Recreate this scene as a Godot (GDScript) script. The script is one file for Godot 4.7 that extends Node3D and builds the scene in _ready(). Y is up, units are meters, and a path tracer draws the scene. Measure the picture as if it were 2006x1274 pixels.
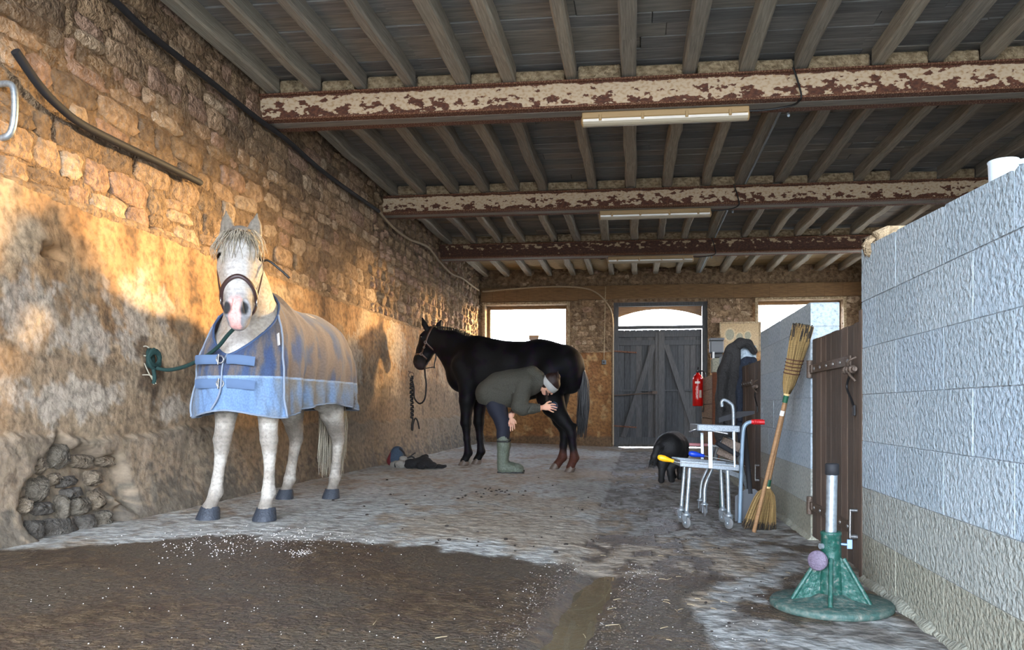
extends Node3D
# A brick and stone stable: a grey horse in a blue rug, a black horse being groomed, a dog and yard tools.

const FOCAL := 1600.0        # of a 2006 x 1274 picture, principal point at 1059, 800
const EYE := 0.76
const LEFT := -3.0           # face of the left wall
const RIGHT := 4.15          # face of the right outer wall
const BACK := 15.7           # distance of the back wall
const SLOT := 1.0            # face of the stall partitions
var cs := cos(atan(186.0 / 1600.0))
var sn := sin(atan(186.0 / 1600.0))
var rng := RandomNumberGenerator.new()
var M := {}
var fine := FastNoiseLite.new()
var used := {}


func _ready() -> void:
	rng.seed = 7
	fine.seed = 3
	fine.frequency = 1.0
	fine.fractal_octaves = 4
	camera_and_light()
	materials()
	shell()
	ceiling()
	back_door()
	partitions()
	fittings()
	grey_horse()
	black_horse()
	person()
	dog()
	tools()
	clutter()


func camera_and_light() -> void:
	var cam := Camera3D.new()
	cam.name = "camera"
	cam.projection = Camera3D.PROJECTION_FRUSTUM
	cam.near = 0.05
	cam.far = 300.0
	cam.size = 0.05 * 1274.0 / FOCAL
	cam.frustum_offset = 0.05 * Vector2((1003.0 - 1059.0) / FOCAL, (800.0 - 637.0) / FOCAL)
	cam.position = Vector3(0, EYE, 0)
	cam.rotation.y = atan(186.0 / 1600.0)
	add_child(cam)
	var we := WorldEnvironment.new()
	we.name = "environment"
	var env := Environment.new()
	var sky := Sky.new()
	var sm := ProceduralSkyMaterial.new()
	sm.sky_top_color = Color(0.78, 0.87, 1.0)
	sm.sky_horizon_color = Color(0.95, 0.96, 0.98)
	sm.ground_bottom_color = Color(0.42, 0.40, 0.37)
	sm.ground_horizon_color = Color(0.60, 0.59, 0.56)
	sm.sky_energy_multiplier = 2.6
	sm.ground_energy_multiplier = 1.0
	sm.sun_angle_max = 60.0
	sm.sun_curve = 0.4
	sky.sky_material = sm
	env.background_mode = Environment.BG_SKY
	env.sky = sky
	env.tonemap_mode = Environment.TONE_MAPPER_LINEAR
	env.tonemap_exposure = 4.2
	env.sdfgi_enabled = true
	env.ssao_enabled = true
	env.ssil_enabled = true
	we.environment = env
	add_child(we)
	var sun := DirectionalLight3D.new()
	sun.name = "sun"
	sun.light_color = Color(1.0, 0.83, 0.58)
	sun.light_energy = 1.9
	sun.light_angular_distance = 8.0
	sun.shadow_enabled = true
	var az := deg_to_rad(42.0)
	var towards := Vector3(sin(az), tan(deg_to_rad(4.3)), -cos(az)).normalized()
	sun.basis = Basis.looking_at(-towards)
	sun.position = towards * 30.0
	sun.sky_mode = DirectionalLight3D.SKY_MODE_LIGHT_ONLY
	add_child(sun)
	var glow := DirectionalLight3D.new()   # added sky-only sun: warms the sky round the low sun, brightens the back
	glow.name = "added_sky_glow"
	glow.light_color = Color(1.0, 0.80, 0.50)
	glow.light_energy = 17.0
	glow.light_angular_distance = 2.0
	glow.shadow_enabled = true
	glow.sky_mode = DirectionalLight3D.SKY_MODE_SKY_ONLY
	glow.basis = sun.basis
	glow.position = sun.position
	add_child(glow)


# ---------------------------------------------------------------- geometry helpers
func pt(u: float, v: float, w: float) -> Vector3:   # the point at depth w that the photograph shows at u, v
	var r := (u - 1059.0) / FOCAL * w
	return Vector3(r * cs - w * sn, EYE + (800.0 - v) / FOCAL * w, -(w * cs + r * sn))


func on_x(u: float, v: float, x: float) -> Vector3:
	var t := (u - 1059.0) / FOCAL
	var d := x * (cs + t * sn) / (t * cs - sn)
	return pt(u, v, d * cs - x * sn)


func on_d(u: float, v: float, d: float) -> Vector3:
	var t := (u - 1059.0) / FOCAL
	var x := d * (t * cs - sn) / (cs + t * sn)
	return pt(u, v, d * cs - x * sn)


func on_floor(u: float, v: float) -> Vector3:
	var y := 0.0
	var p := Vector3.ZERO
	for i in 12:
		p = pt(u, v, (EYE - y) * FOCAL / (v - 800.0))
		y = slab(p.x)
	return p


func slab(x: float) -> float:
	return smoothstep(-0.2, -0.34, x) * (0.012 + 0.036 * maxf(0.0, -0.26 - x))


func puddle_x(d: float) -> float:
	return lerpf(-0.27, -0.15, clampf((d - 2.5) / 1.2, 0.0, 1.0))


func floor_y(x: float, d: float) -> float:
	var y := slab(x)
	var g := (x - puddle_x(d)) / 0.085
	y -= 0.024 * exp(-g * g) * smoothstep(4.15, 3.3, d + 0.25 * fine.get_noise_1d(x * 9.0)) * (1.0 + 0.5 * fine.get_noise_2d(x * 3.0, d * 3.0))
	y -= 0.004 * exp(-pow((x + 0.18) / 0.1, 2.0))
	return y


func tri(st: SurfaceTool, a: Vector3, b: Vector3, c: Vector3) -> void:   # counter-clockwise from outside
	st.add_vertex(a)
	st.add_vertex(c)
	st.add_vertex(b)


func quad(st: SurfaceTool, a: Vector3, b: Vector3, c: Vector3, d: Vector3) -> void:
	tri(st, a, b, c)
	tri(st, a, c, d)


func new_st() -> SurfaceTool:
	var st := SurfaceTool.new()
	st.begin(Mesh.PRIMITIVE_TRIANGLES)
	st.set_smooth_group(-1)
	return st


func box(st: SurfaceTool, c: Vector3, s: Vector3, b := Basis(), bev := 0.004) -> void:   # chamfered box
	st.set_smooth_group(-1)
	var h := s * 0.5
	bev = minf(bev, minf(h.x, minf(h.y, h.z)) * 0.45)
	var P := func(x: float, y: float, z: float) -> Vector3: return c + b * Vector3(x, y, z)
	var ax := [Vector3.RIGHT, Vector3.UP, Vector3.BACK]
	for k in 3:
		var n: Vector3 = ax[k]
		var u: Vector3 = ax[(k + 1) % 3]
		var v: Vector3 = ax[(k + 2) % 3]
		var hn := n.dot(h)
		var hu := u.dot(h) - bev
		var hv := v.dot(h) - bev
		for s1 in [-1.0, 1.0]:
			var f: float = s1
			var q := []
			for e in [[-1, -1], [1, -1], [1, 1], [-1, 1]]:
				q.append(c + b * (n * hn * f + u * hu * e[0] + v * hv * e[1]))
			if f > 0:
				quad(st, q[0], q[1], q[2], q[3])
			else:
				quad(st, q[3], q[2], q[1], q[0])
	if bev <= 0.0:
		return
	for k in 3:   # edges along axis k
		var n: Vector3 = ax[k]
		var u: Vector3 = ax[(k + 1) % 3]
		var v: Vector3 = ax[(k + 2) % 3]
		var hn := n.dot(h) - bev
		for su in [-1.0, 1.0]:
			for sv in [-1.0, 1.0]:
				var p1: Vector3 = u * u.dot(h) * su + v * (v.dot(h) - bev) * sv
				var p2: Vector3 = u * (u.dot(h) - bev) * su + v * v.dot(h) * sv
				if su * sv > 0:
					quad(st, c + b * (p1 - n * hn), c + b * (p2 - n * hn), c + b * (p2 + n * hn), c + b * (p1 + n * hn))
				else:
					quad(st, c + b * (p1 + n * hn), c + b * (p2 + n * hn), c + b * (p2 - n * hn), c + b * (p1 - n * hn))
	for sx in [-1.0, 1.0]:
		for sy in [-1.0, 1.0]:
			for sz in [-1.0, 1.0]:
				var a := c + b * Vector3(h.x * sx, (h.y - bev) * sy, (h.z - bev) * sz)
				var d := c + b * Vector3((h.x - bev) * sx, h.y * sy, (h.z - bev) * sz)
				var e := c + b * Vector3((h.x - bev) * sx, (h.y - bev) * sy, h.z * sz)
				if sx * sy * sz > 0:
					tri(st, a, d, e)
				else:
					tri(st, a, e, d)


func bar(st: SurfaceTool, a: Vector3, b: Vector3, w: float, t: float, up := Vector3.UP, bev := 0.003) -> void:   # box from a to b
	var d := (b - a).normalized()
	if absf(d.dot(up)) > 0.98:
		up = Vector3.RIGHT
	var s := d.cross(up).normalized()
	var n := s.cross(d).normalized()
	box(st, (a + b) * 0.5, Vector3(w, t, a.distance_to(b)), Basis(s, n, s.cross(n)), bev)


func tube(st: SurfaceTool, pts: Array, rad, sides := 8, caps := true, flat := 1.0) -> void:
	var n := pts.size()
	var rings := []
	var up := Vector3.UP
	var t0: Vector3 = (pts[1] - pts[0]).normalized()
	if absf(t0.dot(up)) > 0.9:
		up = Vector3.RIGHT
	var side := t0.cross(up).normalized()
	for i in n:
		var t: Vector3 = (pts[mini(i + 1, n - 1)] - pts[maxi(i - 1, 0)]).normalized()
		side = (side - t * side.dot(t)).normalized()
		var nn := side.cross(t).normalized()
		var r: float = rad[i] if rad is Array else rad
		var ring := PackedVector3Array()
		for k in sides:
			var a := TAU * k / sides
			ring.append(pts[i] + side * cos(a) * r + nn * sin(a) * r * flat)
		rings.append(ring)
	st.set_smooth_group(1)
	for i in n - 1:
		for k in sides:
			var k2 := (k + 1) % sides
			quad(st, rings[i][k2], rings[i][k], rings[i + 1][k], rings[i + 1][k2])
	if caps:
		st.set_smooth_group(-1)
		for k in range(1, sides - 1):
			tri(st, rings[0][0], rings[0][k], rings[0][k + 1])
			tri(st, rings[n - 1][0], rings[n - 1][k + 1], rings[n - 1][k])


func lathe(st: SurfaceTool, o: Vector3, axis: Vector3, prof: Array, sides := 16, smooth := true) -> void:   # prof: [radius, height]
	axis = axis.normalized()
	var s := axis.cross(Vector3.UP if absf(axis.y) < 0.9 else Vector3.RIGHT).normalized()
	var t := axis.cross(s)
	st.set_smooth_group(1 if smooth else -1)
	for i in prof.size() - 1:
		for k in sides:
			var a := TAU * k / sides
			var b := TAU * (k + 1) / sides
			var da := s * cos(a) + t * sin(a)
			var db := s * cos(b) + t * sin(b)
			var p: Vector3 = o + axis * prof[i][1]
			var q: Vector3 = o + axis * prof[i + 1][1]
			if prof[i][0] < 1e-5:
				tri(st, p, q + db * prof[i + 1][0], q + da * prof[i + 1][0])
			elif prof[i + 1][0] < 1e-5:
				tri(st, p + da * prof[i][0], p + db * prof[i][0], q)
			else:
				quad(st, p + da * prof[i][0], p + db * prof[i][0], q + db * prof[i + 1][0], q + da * prof[i + 1][0])


func ellipsoid(st: SurfaceTool, c: Vector3, r: Vector3, b := Basis(), n := 12) -> void:
	st.set_smooth_group(1)
	var P := func(i: int, j: int) -> Vector3:
		var th := PI * i / (n / 2)
		var ph := TAU * j / n
		return c + b * (Vector3(sin(th) * cos(ph), cos(th), sin(th) * sin(ph)) * r)
	for i in n / 2:
		for j in n:
			if i > 0:
				tri(st, P.call(i, j), P.call(i, j + 1), P.call(i + 1, j))
			if i < n / 2 - 1:
				tri(st, P.call(i, j + 1), P.call(i + 1, j + 1), P.call(i + 1, j))


func prism(st: SurfaceTool, poly: PackedVector2Array, o: Vector3, b: Basis, depth: float) -> void:   # counter-clockwise outline in b.x, b.y, thick along b.z
	st.set_smooth_group(-1)
	var idx := Geometry2D.triangulate_polygon(poly)
	var A := []
	var B := []
	for p in poly:
		A.append(o + b * Vector3(p.x, p.y, depth * 0.5))
		B.append(o + b * Vector3(p.x, p.y, -depth * 0.5))
	for i in range(0, idx.size(), 3):
		var e := poly[idx[i + 1]] - poly[idx[i]]
		var g := poly[idx[i + 2]] - poly[idx[i]]
		var x := [idx[i], idx[i + 1], idx[i + 2]] if e.cross(g) > 0 else [idx[i], idx[i + 2], idx[i + 1]]
		tri(st, A[x[0]], A[x[1]], A[x[2]])
		tri(st, B[x[0]], B[x[2]], B[x[1]])
	var cw := Geometry2D.is_polygon_clockwise(poly)
	for i in poly.size():
		var j := (i + 1) % poly.size()
		if cw:
			quad(st, B[j], B[i], A[i], A[j])
		else:
			quad(st, B[i], B[j], A[j], A[i])


func curve(pts: Array, n := 8) -> Array:   # smooth curve through points
	var out := []
	for i in pts.size() - 1:
		var p0: Vector3 = pts[maxi(i - 1, 0)]
		var p3: Vector3 = pts[mini(i + 2, pts.size() - 1)]
		for k in n:
			out.append((pts[i] as Vector3).cubic_interpolate(pts[i + 1], p0, p3, float(k) / n))
	out.append(pts[-1])
	return out


func mesh_of(st: SurfaceTool) -> ArrayMesh:
	st.generate_normals()
	st.index()
	return st.commit()


func grid_mesh(P: Array, uv := [], col := [], am: ArrayMesh = null) -> ArrayMesh:   # rows of PackedVector3Array, outside is on the side of (row step) x (column step)
	var vs := PackedVector3Array()
	var us := PackedVector2Array()
	var cl := PackedColorArray()
	var ix := PackedInt32Array()
	var w: int = P[0].size()
	for i in P.size():
		vs.append_array(P[i])
		if uv:
			us.append_array(uv[i])
		if col:
			cl.append_array(col[i])
		if i + 1 < P.size():
			for j in w - 1:
				var a := i * w + j
				ix.append_array([a, a + 1, a + w, a + 1, a + w + 1, a + w])
	return arrays(vs, ix, us, cl)


func arrays(vs: PackedVector3Array, ix: PackedInt32Array, us := PackedVector2Array(), cl := PackedColorArray()) -> ArrayMesh:
	var A := []
	A.resize(Mesh.ARRAY_MAX)
	A[Mesh.ARRAY_VERTEX] = vs
	A[Mesh.ARRAY_INDEX] = ix
	if us.size():
		A[Mesh.ARRAY_TEX_UV] = us
	if cl.size():
		A[Mesh.ARRAY_COLOR] = cl
	var st := SurfaceTool.new()
	st.create_from_arrays(A)
	st.generate_normals()
	return st.commit()


func obj(m: Mesh, called: String, mat: Material, parent: Node3D = self) -> MeshInstance3D:
	var o := MeshInstance3D.new()
	o.mesh = m
	o.name = called if parent != self else numbered(called)
	o.material_override = mat
	parent.add_child(o, true)
	return o


func put(st: SurfaceTool, called: String, mat: Material, parent: Node3D = self) -> MeshInstance3D:
	return obj(mesh_of(st), called, mat, parent)


func numbered(called: String) -> String:
	var n: int = used.get(called, 0)
	used[called] = n + 1
	return called if n == 0 else "%s_%03d" % [called, n]


func thing(called: String, label: String, category: String, at := Vector3.ZERO, group := "") -> Node3D:
	var o := Node3D.new()
	o.name = numbered(called)
	add_child(o)
	o.position = at
	tag(o, label, category, group)
	return o


func tag(o: Node, label: String, category: String, group := "") -> void:
	o.set_meta("label", label)
	o.set_meta("category", category)
	if group:
		o.set_meta("group", group)


func struct(called: String, label := "") -> Node3D:
	var o := Node3D.new()
	o.name = called
	add_child(o)
	o.set_meta("kind", "structure")
	if label:
		o.set_meta("label", label)
	return o


# ---------------------------------------------------------------- materials
func ramp(stops: Array) -> Gradient:
	var g := Gradient.new()
	var offs := PackedFloat32Array()
	var cols := PackedColorArray()
	for s in stops:
		offs.append(s[0])
		cols.append(s[1])
	g.offsets = offs
	g.colors = cols
	return g


func ntex(sd: int, freq: float, stops: Array, size := 512, oct := 5, kind := FastNoiseLite.TYPE_SIMPLEX_SMOOTH, warp := 0.0) -> NoiseTexture2D:
	var n := FastNoiseLite.new()
	n.seed = sd
	n.noise_type = kind
	n.frequency = freq
	n.fractal_octaves = oct
	n.fractal_gain = 0.6
	if warp > 0.0:
		n.domain_warp_enabled = true
		n.domain_warp_amplitude = warp
		n.domain_warp_frequency = freq * 2.0
	var t := NoiseTexture2D.new()
	t.width = size
	t.height = size
	t.seamless = true
	t.noise = n
	t.normalize = true
	if stops:
		t.color_ramp = ramp(stops)
	return t


func mat(c: Color, rough := 0.85, metal := 0.0) -> StandardMaterial3D:
	var m := StandardMaterial3D.new()
	m.albedo_color = c
	m.roughness = rough
	m.metallic = metal
	return m


func tmat(c: Color, tex: Texture2D, scale := 1.0, bump: Texture2D = null, bump_cm := 0.5, rough := 0.9, world := true, metal := 0.0) -> StandardMaterial3D:
	var m := mat(c, rough, metal)
	m.albedo_texture = tex
	m.uv1_triplanar = true
	m.uv1_world_triplanar = world
	m.uv1_scale = Vector3.ONE * scale
	if bump:
		m.heightmap_enabled = true
		m.heightmap_texture = bump
		m.heightmap_scale = bump_cm
	return m


func g(v: float, r := 1.0, b := 1.0) -> Color:
	return Color(v * r, v, v * b)


func picture(w: int, h: int, f: Callable) -> ImageTexture:
	var im := Image.create(w, h, false, Image.FORMAT_RGB8)
	for y in h:
		for x in w:
			im.set_pixel(x, y, f.call(x, y))
	return ImageTexture.create_from_image(im)


func materials() -> void:
	var grain := ntex(1, 0.03, [[0.0, g(0.62)], [0.35, g(0.82)], [0.6, g(0.95)], [1.0, g(1.0)]], 512, 6)
	var patch := ntex(2, 0.012, [[0.0, Color(0.62, 0.57, 0.50)], [0.4, Color(0.85, 0.81, 0.76)], [0.7, Color(1, 0.97, 0.93)], [1.0, Color(0.9, 0.9, 0.92)]], 512, 6)
	var bump := ntex(4, 0.02, [], 512, 6)
	var pebble := ntex(5, 0.045, [], 512, 4)
	var fur := ntex(9, 0.02, [[0.0, g(0.7)], [0.4, g(0.9)], [0.7, g(1.0)], [1.0, g(1.0)]], 512, 5)
	var cloth := ntex(11, 0.16, [[0.0, g(0.8)], [1.0, g(1.0)]], 256, 3)
	M.grain = grain
	M.bump = bump
	M.pebble = pebble
	M.cloth_tex = cloth
	M.fur_tex = fur
	M.stone = []
	for c in [Color(0.70, 0.61, 0.51), Color(0.65, 0.56, 0.45), Color(0.59, 0.51, 0.41), Color(0.74, 0.67, 0.58), Color(0.66, 0.56, 0.49), Color(0.52, 0.45, 0.37)]:
		M.stone.append(tmat(c, patch, 1.7, bump, 3.0, 0.95))
	M.greystone = []
	for c in [Color(0.40, 0.38, 0.34), Color(0.46, 0.42, 0.36), Color(0.33, 0.32, 0.30)]:
		M.greystone.append(tmat(c, patch, 2.2, bump, 3.0, 0.95))
	M.mortar = tmat(Color(0.55, 0.47, 0.375), patch, 1.3, bump, 4.0, 0.97)
	M.plaster = tmat(Color(1, 1, 1), grain, 0.9, bump, 0.9, 0.92)
	M.plaster.vertex_color_use_as_albedo = true
	M.floor_dry = tmat(Color(1, 1, 1), grain, 0.75, bump, 1.6, 0.85)
	M.floor_dry.vertex_color_use_as_albedo = true
	M.floor_wet = tmat(Color(1, 1, 1), grain, 1.6, pebble, 0.8, 0.45)
	M.floor_wet.vertex_color_use_as_albedo = true
	var blk := ntex(6, 0.05, [[0.0, Color(0.62, 0.64, 0.64)], [0.3, Color(0.86, 0.89, 0.91)], [0.6, Color(0.97, 0.98, 1.0)], [1.0, Color(1, 1, 1)]], 512, 5)
	M.block = []
	for c in [Color(0.67, 0.715, 0.735), Color(0.655, 0.70, 0.72), Color(0.68, 0.715, 0.72), Color(0.65, 0.69, 0.70)]:
		M.block.append(tmat(c, blk, 1.4, pebble, 0.7, 0.9))
	M.block_mid = tmat(Color(0.635, 0.635, 0.59), blk, 1.4, pebble, 0.8, 0.92)
	M.block_low = tmat(Color(0.60, 0.58, 0.50), blk, 1.4, pebble, 0.9, 0.92)
	M.block_joint = tmat(Color(0.58, 0.60, 0.60), blk, 1.4, pebble, 1.0, 0.95)
	var wood := FastNoiseLite.new()
	wood.seed = 21
	wood.frequency = 0.02
	wood.fractal_octaves = 4
	var streak := picture(512, 512, func(x: int, y: int) -> Color:
		var a := wood.get_noise_2d(x * 0.25 + 30.0 * sin(TAU * x / 512.0) * 0.0, y * 4.0) * 0.5 + 0.5
		var b := wood.get_noise_2d(x * 0.6 + 900.0, y * 14.0) * 0.5 + 0.5
		var v := clampf(0.62 + 0.28 * a + 0.26 * (b - 0.5), 0.3, 1.0)
		return Color(v, v * 0.985, v * 0.96))
	M.streak = streak
	var turned: Image = streak.get_image().duplicate()
	turned.rotate_90(CLOCKWISE)
	M.streak_v = ImageTexture.create_from_image(turned)
	var wv := func(c: Color, sc: float, rough := 0.9) -> StandardMaterial3D:
		return tmat(c, M.streak_v, sc, M.streak_v, 0.5, rough)
	var wm := func(c: Color, sx: float, sy: float, rough := 0.9) -> StandardMaterial3D:
		var m := tmat(c, streak, 1.0, streak, 0.5, rough)
		m.uv1_scale = Vector3(sx, sy, sy)
		return m
	M.wood = wm
	# boards run along x: the streak texture's long side lies along x on the planes across y and z
	M.board = []
	for c in [Color(0.62, 0.615, 0.60), Color(0.58, 0.58, 0.57), Color(0.66, 0.64, 0.60), Color(0.54, 0.545, 0.54)]:
		M.board.append(wm.call(c, 0.6, 0.6))
	M.joist = []
	for c in [Color(0.75, 0.73, 0.67), Color(0.71, 0.69, 0.64), Color(0.79, 0.76, 0.69)]:
		var jm: StandardMaterial3D = wm.call(c, 0.7, 1.4)
		jm.uv1_world_triplanar = false
		M.joist.append(jm)
	M.plank_grey = wm.call(Color(0.66, 0.64, 0.60), 0.7, 0.9)
	M.lime = tmat(Color(0.70, 0.64, 0.53), patch, 2.5, bump, 2.0, 0.95)
	M.door = [wv.call(Color(0.42, 0.35, 0.29), 1.5), wv.call(Color(0.38, 0.32, 0.27), 1.5), wv.call(Color(0.46, 0.38, 0.32), 1.5)]
	M.door_grey = [wv.call(Color(0.37, 0.38, 0.39), 1.2), wv.call(Color(0.33, 0.34, 0.35), 1.2), wv.call(Color(0.42, 0.42, 0.42), 1.2)]
	M.timber = wm.call(Color(0.60, 0.47, 0.32), 1.2, 1.2)
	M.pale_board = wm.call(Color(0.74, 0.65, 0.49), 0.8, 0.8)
	M.tan_board = wm.call(Color(0.70, 0.55, 0.37), 0.8, 0.8)
	M.handle_wood = wm.call(Color(0.72, 0.55, 0.38), 1.0, 3.0, 0.6)
	var flake := FastNoiseLite.new()
	flake.seed = 33
	flake.frequency = 0.030
	flake.fractal_octaves = 4
	flake.domain_warp_enabled = true
	flake.domain_warp_amplitude = 12.0
	var web := picture(1024, 64, func(x: int, y: int) -> Color:
		var h := 1.0 - y / 64.0
		var n := flake.get_noise_2d(x * 1.0, y * 1.3)
		var fine_n := fine.get_noise_2d(x * 0.11, y * 0.11)
		var big := fine.get_noise_2d(x * 0.006, 5.0)
		var rust := n + 0.24 * fine_n > 0.06 + 0.85 * (h - 0.36) - 0.3 * big - 1.0 * smoothstep(0.9, 1.0, h)
		if rust:
			return Color(0.27, 0.15, 0.10).lerp(Color(0.40, 0.24, 0.15), clampf(fine_n + 0.4, 0, 1))
		return Color(0.74, 0.66, 0.55).lerp(Color(0.62, 0.50, 0.36), clampf(fine_n * 1.4, 0, 1)))
	var bare := picture(512, 32, func(x: int, y: int) -> Color:
		var h := 1.0 - y / 32.0
		var n := flake.get_noise_2d(x * 2.0 + 500.0, y * 2.6)
		var fine_n := fine.get_noise_2d(x * 0.2, y * 0.2 + 40.0)
		if n + 0.2 * fine_n > -0.42 + 0.6 * (h - 0.5):
			return Color(0.24, 0.15, 0.11).lerp(Color(0.36, 0.23, 0.16), clampf(fine_n + 0.4, 0, 1))
		return Color(0.68, 0.60, 0.48))
	for q in [["web", web], ["web_bare", bare]]:
		var wm2 := mat(Color(1, 1, 1), 0.8)
		wm2.albedo_texture = q[1]
		wm2.heightmap_enabled = true
		wm2.heightmap_texture = q[1]
		wm2.heightmap_scale = 0.4
		M[q[0]] = wm2
	var rust_t := ntex(14, 0.04, [[0.0, Color(0.22, 0.12, 0.08)], [0.45, Color(0.36, 0.20, 0.13)], [0.66, Color(0.42, 0.27, 0.18)], [0.74, Color(0.66, 0.56, 0.44)], [1.0, Color(0.7, 0.6, 0.5)]], 512, 5)
	M.rust = tmat(Color(1, 1, 1), rust_t, 3.0, bump, 0.6, 0.85)
	M.iron = tmat(Color(0.42, 0.36, 0.31), grain, 4.0, bump, 0.3, 0.6, true, 0.5)
	M.steel = tmat(Color(0.66, 0.66, 0.65), grain, 5.0, null, 0.0, 0.36, true, 0.85)
	M.galv = tmat(Color(0.72, 0.76, 0.78), ntex(15, 0.03, [[0.0, g(0.72)], [0.5, g(0.9)], [1.0, g(1.0)]], 256, 4, FastNoiseLite.TYPE_CELLULAR), 6.0, null, 0.0, 0.42, true, 0.7)
	M.alu = tmat(Color(0.62, 0.65, 0.67), grain, 6.0, null, 0.0, 0.45, true, 0.55)
	M.black = mat(Color(0.05, 0.05, 0.055), 0.55)
	M.rubber = mat(Color(0.10, 0.10, 0.11), 0.75)
	M.grey_plastic = mat(Color(0.32, 0.33, 0.34), 0.5)
	M.glass = mat(Color(1, 1, 1, 0.04), 0.0)
	M.glass.transparency = BaseMaterial3D.TRANSPARENCY_ALPHA
	M.water = mat(Color(0.52, 0.46, 0.35, 0.45), 0.02)
	M.water.transparency = BaseMaterial3D.TRANSPARENCY_ALPHA


# ---------------------------------------------------------------- the building
func lin(r: float, gg: float, b: float) -> Color:
	return Color(r, gg, b).srgb_to_linear()


func stone_meshes() -> Array:   # rough blocks 1 x 1 x 1 that face +z, front near z = 0
	var out := []
	for k in 14:
		var st := new_st()
		st.set_smooth_group(1)
		var n := 4
		var P := []
		for i in n + 1:
			var row := []
			for j in n + 1:
				var e := maxf(absf(j / float(n) - 0.5), absf(i / float(n) - 0.5)) * 2.0
				var x := j / float(n) - 0.5 + rng.randf_range(-0.06, 0.06)
				var y := i / float(n) - 0.5 + rng.randf_range(-0.07, 0.07)
				row.append(Vector3(x * (0.97 if e > 0.9 else 1.0), y * (0.97 if e > 0.9 else 1.0), rng.randf_range(-0.22, 0.22) - (0.42 if e > 0.9 else 0.0)))
			P.append(row)
		P[0][0] += Vector3(0.07, 0.06, -0.1)
		P[0][n] += Vector3(-0.07, 0.06, -0.1)
		P[n][0] += Vector3(0.07, -0.06, -0.1)
		P[n][n] += Vector3(-0.07, -0.06, -0.1)
		for i in n:
			for j in n:
				quad(st, P[i][j], P[i][j + 1], P[i + 1][j + 1], P[i + 1][j])
		var back := Vector3(0, 0, -1.1)
		for i in n:
			quad(st, P[0][i + 1], P[0][i], P[0][i] + back, P[0][i + 1] + back)
			quad(st, P[n][i], P[n][i + 1], P[n][i + 1] + back, P[n][i] + back)
			quad(st, P[i][0], P[i + 1][0], P[i + 1][0] + back, P[i][0] + back)
			quad(st, P[i + 1][n], P[i][n], P[i][n] + back, P[i + 1][n] + back)
		out.append(mesh_of(st))
	return out


var stones: Array


func lay_stones(parent: Node3D, to_world: Transform3D, x0: float, x1: float, y0: float, y1: float, keep: Callable, near: Callable, most: int, sizes := [0.09, 0.17, 0.12, 0.42]) -> void:
	# rubble courses in the plane x, y of to_world, facing its z
	var all := []
	var y := y0
	while y < y1 - 0.03:
		var h := rng.randf_range(sizes[0], sizes[1])
		if y + h > y1 - 0.05:
			h = y1 - y
		var x := x0 + rng.randf_range(-0.2, 0.0)
		while x < x1:
			var w := rng.randf_range(sizes[2], sizes[3])
			if rng.randf() < 0.25:
				w *= 0.6
			var split := rng.randf() < 0.14 and h > 0.12
			for q in (2 if split else 1):
				var hh := h * (0.5 if split else 1.0)
				var c := Vector2(x + w * 0.5, y + hh * (q + 0.5))
				if c.x > x0 + 0.03 and c.x < x1 - 0.03 and keep.call(c, w, hh):
					var b := Basis(Vector3.BACK, rng.randf_range(-0.07, 0.07)) * Basis(Vector3.UP, rng.randf_range(-0.06, 0.06))
					b = b * Basis.from_scale(Vector3(w * 0.99, hh * 0.98, 0.04))
					all.append([near.call(c), Transform3D(b, Vector3(c.x, c.y, rng.randf_range(-0.016, 0.006))), rng.randi() % stones.size(), rng.randi() % 6])
			x += w
		y += h
	all.sort_custom(func(a, b): return a[0] < b[0])
	var st := [new_st(), new_st(), new_st()]
	for i in all.size():
		var t: Transform3D = all[i][1]
		if i < most:
			var o := obj(stones[all[i][2]], "stone", M.stone[all[i][3]], parent)
			o.transform = to_world * t
		else:
			st[i % 3].append_from(stones[all[i][2]], 0, to_world * t)
	if all.size() > most:
		for k in 3:
			var o := obj(st[k].commit(), "far_stones", M.stone[k * 2], parent)
			o.set_meta("kind", "stuff")


func crack_y(d: float) -> float:   # the long crack in the left wall's render
	return 0.615 + 0.05 * fine.get_noise_1d(d * 1.3) + 0.02 * fine.get_noise_1d(d * 7.0)


func hole(d: float, y: float) -> float:   # where render has fallen off the stones, about 1 inside
	var e := Vector2((d - 4.03) / 0.40, (y - 0.30) / 0.27)
	var n := fine.get_noise_2d(d * 3.0, y * 3.0) * 0.55
	return smoothstep(1.08, 0.92, e.length() + n)


func splash(d: float, y: float, c: Vector2, r: Vector2) -> float:
	var far := Vector2((d - c.x) / r.x, (y - c.y) / r.y).length()
	if far > 2.3:
		return 0.0
	var e := far + 0.9 * fine.get_noise_2d(d * 5.0 + c.x * 9.0, y * 4.0) + 0.35 * fine.get_noise_2d(d * 22.0, y * 22.0)
	return smoothstep(1.0, 0.7, e)


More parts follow.
